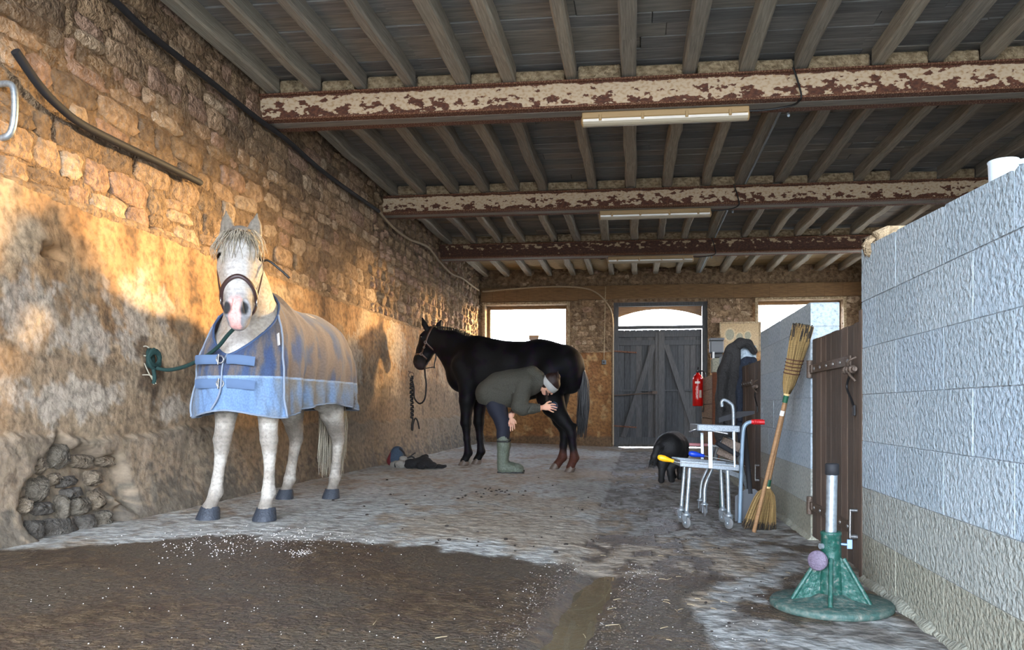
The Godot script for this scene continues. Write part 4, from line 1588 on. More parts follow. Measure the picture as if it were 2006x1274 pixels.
	for s: float in [-1.0, 1.0]:
		for q in [[1.165, 1.515, 0.115, 0.017], [1.185, 1.455, 0.112, 0.012], [1.235, 1.375, 0.092, 0.017]]:
			st = new_st()
			ring_buckle(st, V.call(q[0], q[1], q[2] * s), Vector3(0, 0, 1), q[3])
			put(st, "ring", M.steel, hc)
	# loose strap ends under the jaw
	st = new_st()
	tube(st, curve([V.call(1.055, 1.39, -0.05), V.call(1.05, 1.33, -0.06), V.call(1.07, 1.25, -0.06), V.call(1.068, 1.20, -0.06), V.call(1.072, 1.215, -0.06)], 4), 0.008, 6)
	tube(st, [V.call(1.072, 1.215, -0.06), V.call(1.20, 1.20, -0.04)], 0.006, 6)
	tube(st, curve([V.call(1.178, 1.30, 0), V.call(1.19, 1.255, -0.02), V.call(1.22, 1.225, -0.03), V.call(1.235, 1.23, -0.02)], 4), 0.007, 6)
	put(st, "loose_straps", M.black, hc)
	# brush lying on the back
	var wpos: Vector3 = t.transform * V.call(-0.215, 1.509, -0.03)
	var b := thing("body_brush", "small wooden-backed brush lying on the black horse's back", "brush", wpos)
	b.basis = t.basis
	st = new_st()
	box(st, Vector3(0, 0.045, 0), Vector3(0.11, 0.025, 0.06), Basis(), 0.008)
	put(st, "brush_back", M.handle_wood, b)
	st = new_st()
	box(st, Vector3(0, 0.018, 0), Vector3(0.104, 0.034, 0.054), Basis(), 0.004)
	put(st, "bristles", mat(Color(0.50, 0.42, 0.35), 0.9), b)


# ---------------------------------------------------------------- grey horse
func grey_horse() -> void:
	var t := thing("grey_horse", "light grey horse facing the yard, wearing a dirty blue rug and brown headcollar", "horse", Vector3(-2.37, 0.087, -5.33))
	t.basis = Basis(Vector3(0, 0, 1), Vector3.UP, Vector3(-1, 0, 0))
	var V := func(x: float, y: float, z := 0.0) -> Vector3: return Vector3(x, y, z)
	var S := Vector3(0, 0, 1)
	var f := Field.new(Vector3(-0.88, -0.02, -0.36), Vector3(0.98, 1.74, 0.36), 0.0145)
	f.cone(V.call(0.34, 1.02), V.call(-0.20, 1.02), 0.315, 0.305, 0.05, S, 1.25)
	f.cone(V.call(-0.20, 1.06), V.call(-0.52, 1.06), 0.28, 0.24, 0.05, S, 1.1)
	f.cone(V.call(-0.50, 1.0), V.call(-0.60, 0.9), 0.22, 0.14, 0.05)
	f.cone(V.call(0.46, 1.04), V.call(0.60, 0.98), 0.27, 0.19, 0.05, S, 1.1)
	f.chain([[V.call(0.44, 1.14), 0.235], [V.call(0.60, 1.36, -0.02), 0.165], [V.call(0.69, 1.56, -0.035), 0.125]], 0.06, S, 1.3)
	for s: float in [-1.0, 1.0]:
		f.cone(V.call(0.56, 1.02, 0.12 * s), V.call(0.55, 0.86, 0.14 * s), 0.12, 0.11, 0.05)
		f.cone(V.call(-0.42, 1.0, 0.12 * s), V.call(-0.38, 0.76, 0.13 * s), 0.17, 0.12, 0.05)
	# fore legs: right (picture left) steps outward
	f.chain([[V.call(0.55, 0.86, 0.13), 0.110], [V.call(0.585, 0.70, 0.115), 0.080], [V.call(0.61, 0.56, 0.115), 0.054], [V.call(0.625, 0.48, 0.125), 0.052], [V.call(0.62, 0.42, 0.13), 0.043], [V.call(0.625, 0.36, 0.135), 0.035], [V.call(0.635, 0.235, 0.15), 0.033], [V.call(0.635, 0.165, 0.158), 0.042], [V.call(0.665, 0.115, 0.165), 0.034], [V.call(0.685, 0.075, 0.172), 0.045]], 0.012)
	f.chain([[V.call(0.55, 0.86, -0.14), 0.110], [V.call(0.575, 0.70, -0.15), 0.080], [V.call(0.595, 0.56, -0.155), 0.054], [V.call(0.605, 0.48, -0.165), 0.053], [V.call(0.60, 0.42, -0.165), 0.043], [V.call(0.60, 0.36, -0.165), 0.035], [V.call(0.60, 0.235, -0.162), 0.033], [V.call(0.60, 0.165, -0.16), 0.042], [V.call(0.625, 0.115, -0.158), 0.034], [V.call(0.64, 0.075, -0.156), 0.045]], 0.012)
	f.chain([[V.call(-0.40, 0.80, 0.13), 0.130], [V.call(-0.44, 0.64, 0.15), 0.086], [V.call(-0.53, 0.52, 0.165), 0.063], [V.call(-0.57, 0.44, 0.17), 0.050], [V.call(-0.55, 0.36, 0.175), 0.038], [V.call(-0.52, 0.23, 0.185), 0.035], [V.call(-0.50, 0.145, 0.19), 0.043], [V.call(-0.46, 0.085, 0.195), 0.035], [V.call(-0.44, 0.055, 0.195), 0.044]], 0.014)
	f.chain([[V.call(-0.42, 0.80, -0.14), 0.130], [V.call(-0.48, 0.64, -0.14), 0.086], [V.call(-0.60, 0.52, -0.13), 0.063], [V.call(-0.66, 0.44, -0.125), 0.050], [V.call(-0.655, 0.36, -0.12), 0.037], [V.call(-0.64, 0.23, -0.115), 0.034], [V.call(-0.63, 0.145, -0.11), 0.042], [V.call(-0.595, 0.085, -0.108), 0.035], [V.call(-0.58, 0.055, -0.106), 0.043]], 0.014)
	f.cone(V.call(-0.58, 0.46, 0.17), V.call(-0.63, 0.47, 0.17), 0.028, 0.018, 0.02)
	f.cone(V.call(-0.67, 0.46, -0.125), V.call(-0.72, 0.47, -0.125), 0.028, 0.018, 0.02)
	# head, looking at the camera: e1 down the face, e2 out of the face, e3 to the horse's right
	var hp := V.call(0.735, 1.655, -0.05) as Vector3
	var nose := V.call(0.97, 1.19, -0.155) as Vector3
	var e1 := (nose - hp).normalized()
	var e3 := Vector3(0.40, 0, 0.915).normalized()
	e3 = (e3 - e1 * e3.dot(e1)).normalized()
	e3 = (e3 + e1 * -0.035).normalized()
	var e2 := e1.cross(e3).normalized()
	if e2.x < 0:
		e2 = -e2
	var H := func(a: float, b: float, c := 0.0) -> Vector3: return hp + e1 * a + e2 * b + e3 * c
	var h := Field.new(V.call(0.56, 1.02, -0.36), V.call(1.14, 1.95, 0.20), 0.0075)
	h.chain([[V.call(0.60, 1.36, -0.02), 0.165], [V.call(0.69, 1.56, -0.035), 0.125], [hp, 0.09]], 0.05, S, 1.3)
	h.chain([[H.call(0.0, 0.0), 0.088], [H.call(0.13, 0.02), 0.105], [H.call(0.24, 0.03), 0.092], [H.call(0.38, 0.028), 0.074], [H.call(0.50, 0.02), 0.066], [H.call(0.545, 0.0), 0.058]], 0.035, e3, 1.0)
	h.chain([[H.call(0.14, -0.055), 0.105], [H.call(0.28, -0.045), 0.085], [H.call(0.45, -0.035), 0.052], [H.call(0.555, -0.035), 0.040]], 0.04, e3, 0.95)
	for s: float in [-1.0, 1.0]:
		h.cone(H.call(0.13, 0.055, 0.085 * s), H.call(0.17, 0.05, 0.09 * s), 0.036, 0.032, 0.025)      # brow
		h.cone(H.call(0.20, 0.0, 0.085 * s), H.call(0.30, 0.0, 0.062 * s), 0.04, 0.03, 0.03)           # cheek ridge
		h.cone(H.call(0.49, 0.045, 0.040 * s), H.call(0.54, 0.035, 0.046 * s), 0.026, 0.026, 0.018)     # nostril wing
		h.cone(H.call(0.485, 0.082, 0.036 * s), H.call(0.54, 0.066, 0.052 * s), 0.013, 0.021, 0.008, e3, 1.15, true)
		h.cone(H.call(0.16, 0.072, 0.112 * s), H.call(0.165, 0.072, 0.113 * s), 0.018, 0.018, 0.012, e1, 1.4, true)
		# ears
		var eb: Vector3 = H.call(-0.01, -0.01, 0.068 * s)
		var up: Vector3 = Vector3(-0.05, 0.97, 0.0) + e3 * 0.10 * s
		h.chain([[eb, 0.036], [eb + up * 0.06, 0.040], [eb + up * 0.11, 0.031], [eb + up * 0.185, 0.005]], 0.02, (e2 * Vector3(1, 0, 1)).normalized(), 1.45)
		h.cone(eb + up * 0.045 + e2 * 0.036, eb + up * 0.14 + e2 * 0.024, 0.022, 0.009, 0.006, S, 1.0, true)
	h.cone(H.call(0.575, 0.055, -0.05), H.call(0.575, 0.055, 0.05), 0.005, 0.005, 0.006, S, 1.0, true)   # mouth line
	var paint := func(p: Vector3) -> Color:
		var n := fine.get_noise_3d(p.x * 4.0, p.y * 4.0, p.z * 4.0)
		var n2 := fine.get_noise_3d(p.x * 14.0, p.y * 9.0, p.z * 14.0)
		var c := lin(0.69, 0.66, 0.61).lerp(lin(0.57, 0.53, 0.475), clampf(n * 1.2 + 0.25, 0, 1))
		if p.y < 0.72:
			c = c.lerp(lin(0.52, 0.49, 0.45), 0.75 * smoothstep(0.05, 0.4, n2 + 0.3 * n))
			c = c.lerp(lin(0.46, 0.42, 0.37), 0.6 * smoothstep(0.10, 0.04, absf(p.y - 0.47) + 0.03 * n2))
			c = c.lerp(lin(0.40, 0.36, 0.31), 0.7 * smoothstep(0.16, 0.09, p.y + 0.05 * n2))
		else:
			c = c.lerp(lin(0.60, 0.52, 0.42), 0.45 * smoothstep(0.2, 0.5, n2 - n))
		if p.x > 0.6 and p.y > 1.0:
			var q := p - hp
			var a := q.dot(e1)
			var b := q.dot(e2)
			var s := q.dot(e3)
			c = c.lerp(lin(0.73, 0.72, 0.70), 0.6 * smoothstep(0.5, 0.2, absf(s) * 6.0))
			var dark := smoothstep(0.40, 0.52, a + 0.25 * absf(s) + 0.03 * n2)
			c = c.lerp(lin(0.50, 0.50, 0.51), dark * 0.85 * smoothstep(-0.09, -0.06, b))
			var pink := smoothstep(0.036, 0.022, absf(s + 0.004) + 0.012 * n2) * smoothstep(0.44, 0.50, a) * smoothstep(-0.04, -0.01, b)
			c = c.lerp(lin(0.86, 0.64, 0.60), pink)
			for e in [-1.0, 1.0]:
				var nd := Vector3((a - 0.52) * 0.7, b - 0.06, s - 0.046 * e).length()
				c = c.lerp(lin(0.13, 0.12, 0.12), smoothstep(0.036, 0.022, nd))
				var ey := Vector3((a - 0.163) * 1.2, b - 0.06, s - 0.104 * e).length()
				c = c.lerp(lin(0.10, 0.08, 0.07), smoothstep(0.034, 0.024, ey))
			if p.y > hp.y + 0.05:
				c = c.lerp(lin(0.40, 0.37, 0.32), 0.8 * smoothstep(0.0, 0.016, b - 0.012))
		return c
	var coat := tmat(Color(1, 1, 1), M.fur_tex, 4.0, M.fur_tex, 0.5, 0.8, false)
	coat.vertex_color_use_as_albedo = true
	coat.rim_enabled = true
	coat.rim = 0.1
	obj(body_mesh([f, h], paint), "body", coat, t)
	var hm := tmat(Color(0.20, 0.22, 0.25), M.grain, 5.0, M.bump, 0.4, 0.6, false)
	hoof(t, V.call(0.695, 0.004, 0.178), Vector3(1, 0, 0.12), hm, 0.074, 0.078)
	hoof(t, V.call(0.65, -0.002, -0.156), Vector3(1, 0, 0), hm, 0.074, 0.078)
	hoof(t, V.call(-0.42, 0.004, 0.196), Vector3(1, 0, 0.1), hm, 0.068, 0.07)
	hoof(t, V.call(-0.56, -0.002, -0.105), Vector3(1, 0, 0), hm, 0.068, 0.07)
	for s: float in [-1.0, 1.0]:
		var st := new_st()
		ellipsoid(st, H.call(0.163, 0.052, 0.101 * s), Vector3(0.025, 0.025, 0.025))
		put(st, "eye", mat(Color(0.025, 0.018, 0.014), 0.05), t)
	# forelock, mane and tail
	var hair := tmat(Color(0.66, 0.62, 0.54), M.grain, 9.0, null, 0.0, 0.65, false)
	var dark_hair := tmat(Color(0.42, 0.39, 0.34), M.grain, 9.0, null, 0.0, 0.65, false)
	var r2 := RandomNumberGenerator.new()
	r2.seed = 8
	var K := []
	for k in 320:
		K.append([r2.randf_range(-1, 1), r2.randf_range(-1, 1), r2.randf(), r2.randf()])
	for layer in 2:
		var st := new_st()
		strands(st, [], 120 if layer == 0 else 34, func(k: int, u: float) -> Vector3:
			var q: Array = K[k + layer * 150]
			var root: Vector3 = H.call(-0.05 + 0.02 * q[3], 0.02 + 0.02 * q[1], q[0] * 0.035)
			var len: float = 0.13 + 0.15 * q[2]
			var sp: float = q[0] * 0.085 + 0.014 * sin(q[3] * 20.0 + u * 3.0)
			return root + e1 * (len * u) + e3 * sp * sin(u * PI * 0.5) * 1.4 + e2 * (0.108 * sin(minf(u * 2.2, 1.0) * PI * 0.5) - 0.055 * u * absf(q[0])), 0.009 if layer == 0 else 0.006, 8)
		put(st, "forelock", hair if layer == 0 else dark_hair, t)
	var st := new_st()
	strands(st, [], 200, func(k: int, u: float) -> Vector3:
		var q: Array = K[k]
		return Vector3(-0.76 - 0.05 * sin(minf(u * 2.5, 1.0) * PI * 0.5) + q[0] * 0.05 * (0.4 + u), 1.05 - (0.72 + 0.20 * q[2]) * u, -0.02 + q[1] * 0.10 * sin(minf(u * 2.0, 1.0) * PI * 0.5) + 0.006 * sin(u * 11.0 + q[3] * 6.0)), 0.016, 9)
	put(st, "tail", hair, t)
	st = new_st()
	strands(st, [], 90, func(k: int, u: float) -> Vector3:
		var q: Array = K[k]
		var a: float = k / 90.0
		return Vector3(lerpf(0.46, 0.65, a) - 0.02, lerpf(1.42, 1.66, a), 0.02) + Vector3(-0.04 * u + 0.01 * q[0], 0.01 - 0.16 * u * u, 0.03 + 0.12 * u), 0.016, 5)
	put(st, "mane", hair, t)
	# headcollar of brown leather
	var hc := Node3D.new()
	hc.name = "headcollar"
	t.add_child(hc)
	var leather := mat(Color(0.20, 0.13, 0.12), 0.45)
	st = new_st()
	var ctr: Vector3 = H.call(0.33, -0.02)
	strap(st, [H.call(0.420, -0.02, -0.093), H.call(0.390, 0.05, -0.086), H.call(0.360, 0.104, -0.05), H.call(0.345, 0.124, 0.0), H.call(0.360, 0.104, 0.05), H.call(0.390, 0.05, 0.086), H.call(0.420, -0.02, 0.093)], 0.026, 0.009, ctr)
	strap(st, [H.call(0.420, -0.02, 0.093), H.call(0.465, -0.06, 0.07), H.call(0.485, -0.095, 0.0), H.call(0.465, -0.06, -0.07), H.call(0.420, -0.02, -0.093)], 0.024, 0.007, ctr)
	for s: float in [-1.0, 1.0]:
		strap(st, [H.call(0.42, -0.02, 0.088 * s), H.call(0.28, -0.02, 0.112 * s), H.call(0.14, -0.04, 0.122 * s), H.call(0.03, -0.07, 0.105 * s), H.call(-0.045, -0.07, 0.06 * s), H.call(-0.075, -0.06, 0.0)], 0.022, 0.007, H.call(0.15, -0.04))
	put(st, "leather_straps", leather, hc)
	for s: float in [-1.0, 1.0]:
		st = new_st()
		ring_buckle(st, H.call(0.425, -0.01, 0.096 * s), e3, 0.019, 0.004)
		put(st, "ring", M.steel, hc)
	st = new_st()
	tube(st, curve([H.call(0.13, 0.0, -0.125), H.call(0.14, 0.02, -0.16), H.call(0.19, 0.0, -0.23), H.call(0.225, -0.02, -0.275)], 5), 0.007, 6)
	put(st, "loose_strap_end", M.black, hc)
	rug(t)
	# lead rope from the chin to the wall
	st = new_st()
	var chin: Vector3 = t.transform * (H.call(0.50, -0.10) as Vector3)
	var P := [chin, pt(462, 640, 4.62), pt(445, 658, 4.66), pt(425, 682, 4.72), pt(395, 703, 4.80), pt(360, 719, 4.88), pt(330, 725, 4.93), pt(308, 722, 4.94)]
	tube(st, curve(P, 6), 0.0115, 8)
	var knot := pt(291, 704, 4.955)
	var P2 := []
	for i in 44:
		var a := i * 0.62
		P2.append(knot + Vector3(0.025 + 0.022 * sin(i * 0.31), 0.048 * sin(a) + 0.012 * sin(i * 0.17), 0.042 * cos(a)))
	tube(st, P2, 0.0125, 7)
	tube(st, curve([knot + Vector3(0.03, -0.02, 0.02), pt(300, 722, 4.94), pt(303, 740, 4.94), pt(301, 752, 4.94)], 4), 0.012, 7)
	var o := put(st, "lead_rope", tmat(Color(0.06, 0.20, 0.18), M.cloth_tex, 14.0, M.cloth_tex, 0.4, 0.85))
	tag(o, "dark green rope from the grey horse's headcollar knotted to the wall", "rope")
	st = new_st()
	tube(st, curve([pt(283, 712, 4.94), pt(290, 728, 4.94), pt(299, 744, 4.94), pt(306, 752, 4.94)], 4), 0.004, 5)
	tube(st, curve([pt(277, 735, 4.94), pt(292, 735, 4.94), pt(299, 740, 4.94), pt(301, 754, 4.94)], 4), 0.004, 5)
	ring_buckle(st, knot + Vector3(-0.02, 0.05, 0), Vector3(0, 0, 1), 0.03, 0.005)
	o = put(st, "tie_string", mat(Color(0.55, 0.52, 0.45), 0.8))
	tag(o, "pale baler twine and ring hanging from the green rope's knot", "twine")


func rug(horse: Node3D) -> void:
	# columns from the front centre round one side to the tail; five points each from hem to top: x, y, half width
	var cols := [
		[[0.845, 0.665, 0.0], [0.85, 0.80, 0.0], [0.845, 0.88, 0.0], [0.825, 0.94, 0.0], [0.79, 0.985, 0.0]],
		[[0.84, 0.655, 0.10], [0.84, 0.80, 0.10], [0.83, 0.90, 0.10], [0.80, 0.98, 0.095], [0.755, 1.035, 0.09]],
		[[0.80, 0.635, 0.20], [0.79, 0.80, 0.195], [0.77, 0.93, 0.19], [0.73, 1.04, 0.18], [0.68, 1.12, 0.165]],
		[[0.70, 0.62, 0.285], [0.69, 0.80, 0.272], [0.67, 0.96, 0.262], [0.62, 1.10, 0.235], [0.57, 1.22, 0.195]],
		[[0.55, 0.635, 0.305], [0.55, 0.80, 0.292], [0.53, 0.99, 0.278], [0.48, 1.17, 0.235], [0.43, 1.33, 0.145]],
		[[0.36, 0.665, 0.305], [0.36, 0.81, 0.298], [0.35, 1.02, 0.285], [0.32, 1.23, 0.22], [0.30, 1.42, 0.03]],
		[[0.12, 0.70, 0.29], [0.12, 0.83, 0.292], [0.12, 1.03, 0.30], [0.12, 1.22, 0.235], [0.12, 1.365, 0.0]],
		[[-0.15, 0.71, 0.29], [-0.15, 0.84, 0.295], [-0.15, 1.03, 0.31], [-0.15, 1.22, 0.235], [-0.15, 1.35, 0.0]],
		[[-0.40, 0.69, 0.30], [-0.40, 0.83, 0.30], [-0.40, 1.04, 0.295], [-0.40, 1.24, 0.215], [-0.40, 1.36, 0.0]],
		[[-0.62, 0.665, 0.285], [-0.61, 0.82, 0.28], [-0.59, 1.04, 0.265], [-0.56, 1.22, 0.19], [-0.54, 1.34, 0.0]],
		[[-0.79, 0.66, 0.20], [-0.77, 0.82, 0.20], [-0.74, 1.02, 0.19], [-0.69, 1.18, 0.14], [-0.63, 1.30, 0.0]],
		[[-0.845, 0.665, 0.07], [-0.83, 0.82, 0.07], [-0.80, 1.0, 0.07], [-0.74, 1.17, 0.05], [-0.66, 1.285, 0.0]]]
	var tex := picture(768, 256, func(x: int, y: int) -> Color:
		var u := x / 768.0
		var hgt := 0.6 + 0.85 * (1.0 - y / 256.0)
		var n1 := fine.get_noise_2d(u * 5.0, hgt * 2.0)
		var n2 := fine.get_noise_2d(u * 15.0, hgt * 3.0 + 8.0)
		var n3 := fine.get_noise_2d(u * 90.0, hgt * 60.0)
		var c: Color
		if hgt > 0.865:
			c = Color(0.23, 0.30, 0.42).lerp(Color(0.17, 0.23, 0.36), clampf(n1 + 0.5, 0, 1))
			c = c.lerp(Color(0.40, 0.35, 0.31), 0.9 * smoothstep(-0.3, 0.3, n2 * 0.8 + n1 * 0.5 + 0.3 * smoothstep(0.15, 0.35, u) - 0.12))
		else:
			c = Color(0.42, 0.53, 0.66).lerp(Color(0.36, 0.46, 0.59), clampf(n1 + 0.5, 0, 1))
			var dirty := smoothstep(0.12, 0.34, u) * (1.0 - 0.5 * smoothstep(0.62, 0.7, u) * smoothstep(0.86, 0.78, u))
			c = c.lerp(Color(0.44, 0.42, 0.38), clampf(dirty * (0.55 + n2 + 0.5 * n1), 0, 0.95))
			c = c.lerp(Color(0.25, 0.23, 0.21), smoothstep(0.1, 0.5, n2 + 0.6 * n3 - 1.2 * absf(u - 0.80) - absf(hgt - 0.74)) * 0.9)
			if absf(hgt - 0.858) < 0.006:
				c = Color(0.50, 0.58, 0.67)
		return c * (0.93 + 0.14 * n3))
	var m := mat(Color(1, 1, 1), 0.92)
	m.albedo_texture = tex
	m.rim_enabled = true
	m.rim = 0.2
	var base := Node3D.new()
	base.name = "horse_rug"
	base.set_meta("label", "dirty blue horse rug with a pale blue lower panel")
	horse.add_child(base)
	var pipe := mat(Color(0.46, 0.50, 0.55), 0.85)
	for s: float in [-1.0, 1.0]:
		var P := []
		var U := []
		var nu := 96
		var nv := 44
		for i in nu + 1:
			var a := i / float(nu) * (cols.size() - 1)
			var c0 := mini(int(a), cols.size() - 2)
			var fa := a - c0
			var key := []
			for r in 5:
				var q := []
				for d in [-1, 0, 1, 2]:
					var e: Array = cols[clampi(c0 + d, 0, cols.size() - 1)][r]
					q.append(Vector3(e[0], e[1], e[2]))
				if c0 == 0:
					q[0] = Vector3(q[2].x, q[2].y, -q[2].z)
				key.append(q[1].cubic_interpolate(q[2], q[0], q[3], fa))
			var row := PackedVector3Array()
			var urow := PackedVector2Array()
			for j in nv + 1:
				var b := j / float(nv) * 4.0
				var r0 := mini(int(b), 3)
				var before: Vector3 = key[maxi(r0 - 1, 0)]
				var after: Vector3 = key[mini(r0 + 2, 4)]
				if r0 == 3 and c0 >= 5:
					after = Vector3(key[3].x, key[3].y, -key[3].z)
				var p: Vector3 = (key[r0] as Vector3).cubic_interpolate(key[r0 + 1], before, after, b - r0)
				# folds deepen toward the hem and hang from the spine
				var low := 1.0 - j / float(nv)
				var fold := 0.016 * sin(a * 7.0 + 1.5 * sin(a * 2.1) + s + 3.0 * low) * low * smoothstep(2.5, 4.0, a)
				fold += 0.011 * fine.get_noise_2d(a * 2.6 + s * 30.0, b * 0.9) * (0.4 + low)
				fold += 0.012 * exp(-pow((a - 3.15) / 0.18, 2.0)) * low - 0.02 * exp(-pow((a - 4.2) / 0.35, 2.0)) * low
				fold -= 0.05 * exp(-pow((a - 6.2 + 1.2 * low) / 0.5, 2.0)) * low * low
				var outw := Vector3(0, 0, 1) if a > 4 else Vector3(0.75 - a * 0.15, 0, 0.25 + a * 0.18).normalized()
				p += outw * fold * (1.0 if a > 0.4 else a / 0.4)
				if s < 0 and a < 2.0:
					p.x += 0.008   # overlap of the front
				p.z = maxf(p.z, -0.012 if a < 1.0 else 0.0)
				row.append(Vector3(p.x, p.y, p.z * s * (1.0 if s < 0 else 0.92)))
				urow.append(Vector2(i / float(nu), 1.0 - (p.y - 0.6) / 0.85))
			if s < 0:
				P.append(row)
				U.append(urow)
			else:
				P.push_front(row)
				U.push_front(urow)
		var o := obj(grid_mesh(P, U), "rug_half", m, base)
		var st := new_st()
		var hem := []
		var top := []
		for i in P.size():
			hem.append(P[i][0] + Vector3(0, -0.004, 0))
			top.append(P[i][nv])
		tube(st, hem, 0.006, 6)
		put(st, "hem_binding", pipe, base)
		var neck := []
		for i in P.size():
			var idx := i if s < 0 else P.size() - 1 - i
			if idx <= 42:
				neck.append(P[i][nv])
		st = new_st()
		tube(st, neck, 0.008, 6)
		put(st, "neck_binding", mat(Color(0.20, 0.28, 0.40), 0.85), base)
		# a seam with binding at the edge of the front panel
		var seam := []
		var si := roundi(3.25 / (cols.size() - 1) * nu)
		if s > 0:
			si = P.size() - 1 - si
		for j in nv + 1:
			seam.append(P[si][j] + Vector3(0.006, 0, -0.006 if s < 0 else 0.006))
		st = new_st()
		tube(st, seam, 0.007, 6)
		put(st, "panel_seam", pipe, base)
	# chest straps and buckles
	var sm := mat(Color(0.31, 0.39, 0.50), 0.9)
	for y in [0.955, 0.815]:
		var st := new_st()
		strap(st, [Vector3(0.862, y, -0.03), Vector3(0.864, y, -0.075), Vector3(0.855, y - 0.005, -0.13), Vector3(0.832, y - 0.012, -0.185)], 0.055, 0.006, Vector3(0.3, y, 0))
		strap(st, [Vector3(0.856, y, 0.02), Vector3(0.857, y, 0.07), Vector3(0.85, y, 0.13), Vector3(0.825, y, 0.18)], 0.055, 0.006, Vector3(0.3, y, 0))
		put(st, "chest_strap", sm, base)
		st = new_st()
		ring_buckle(st, Vector3(0.862, y, 0.012), Vector3(1, 0, 0), 0.022, 0.0045)
		tube(st, [Vector3(0.866, y - 0.03, 0.022), Vector3(0.868, y + 0.03, 0.018)], 0.005, 6)
		put(st, "buckle", M.steel, base)
	var st := new_st()
	tube(st, curve([Vector3(0.80, 0.99, 0.0), Vector3(0.852, 0.92, 0.002), Vector3(0.868, 0.80, 0.004), Vector3(0.866, 0.73, 0.025), Vector3(0.858, 0.665, 0.07)], 6), 0.006, 6)
	put(st, "front_edge_binding", pipe, base)
	st = new_st()
	box(st, Vector3(0.655, 1.085, -0.247), Vector3(0.005, 0.075, 0.028), Basis(Vector3.UP, -0.75) * Basis(Vector3.RIGHT, 0.2), 0.001)
	put(st, "label_patch", mat(Color(0.75, 0.74, 0.72), 0.8), base)


# ---------------------------------------------------------------- the person
func finger(f: Field, pts: Array, r := 0.0085) -> void:
	for i in pts.size() - 1:
		f.cone(pts[i], pts[i + 1], r * (1.0 - 0.1 * i), r * (1.0 - 0.1 * (i + 1)), 0.005)


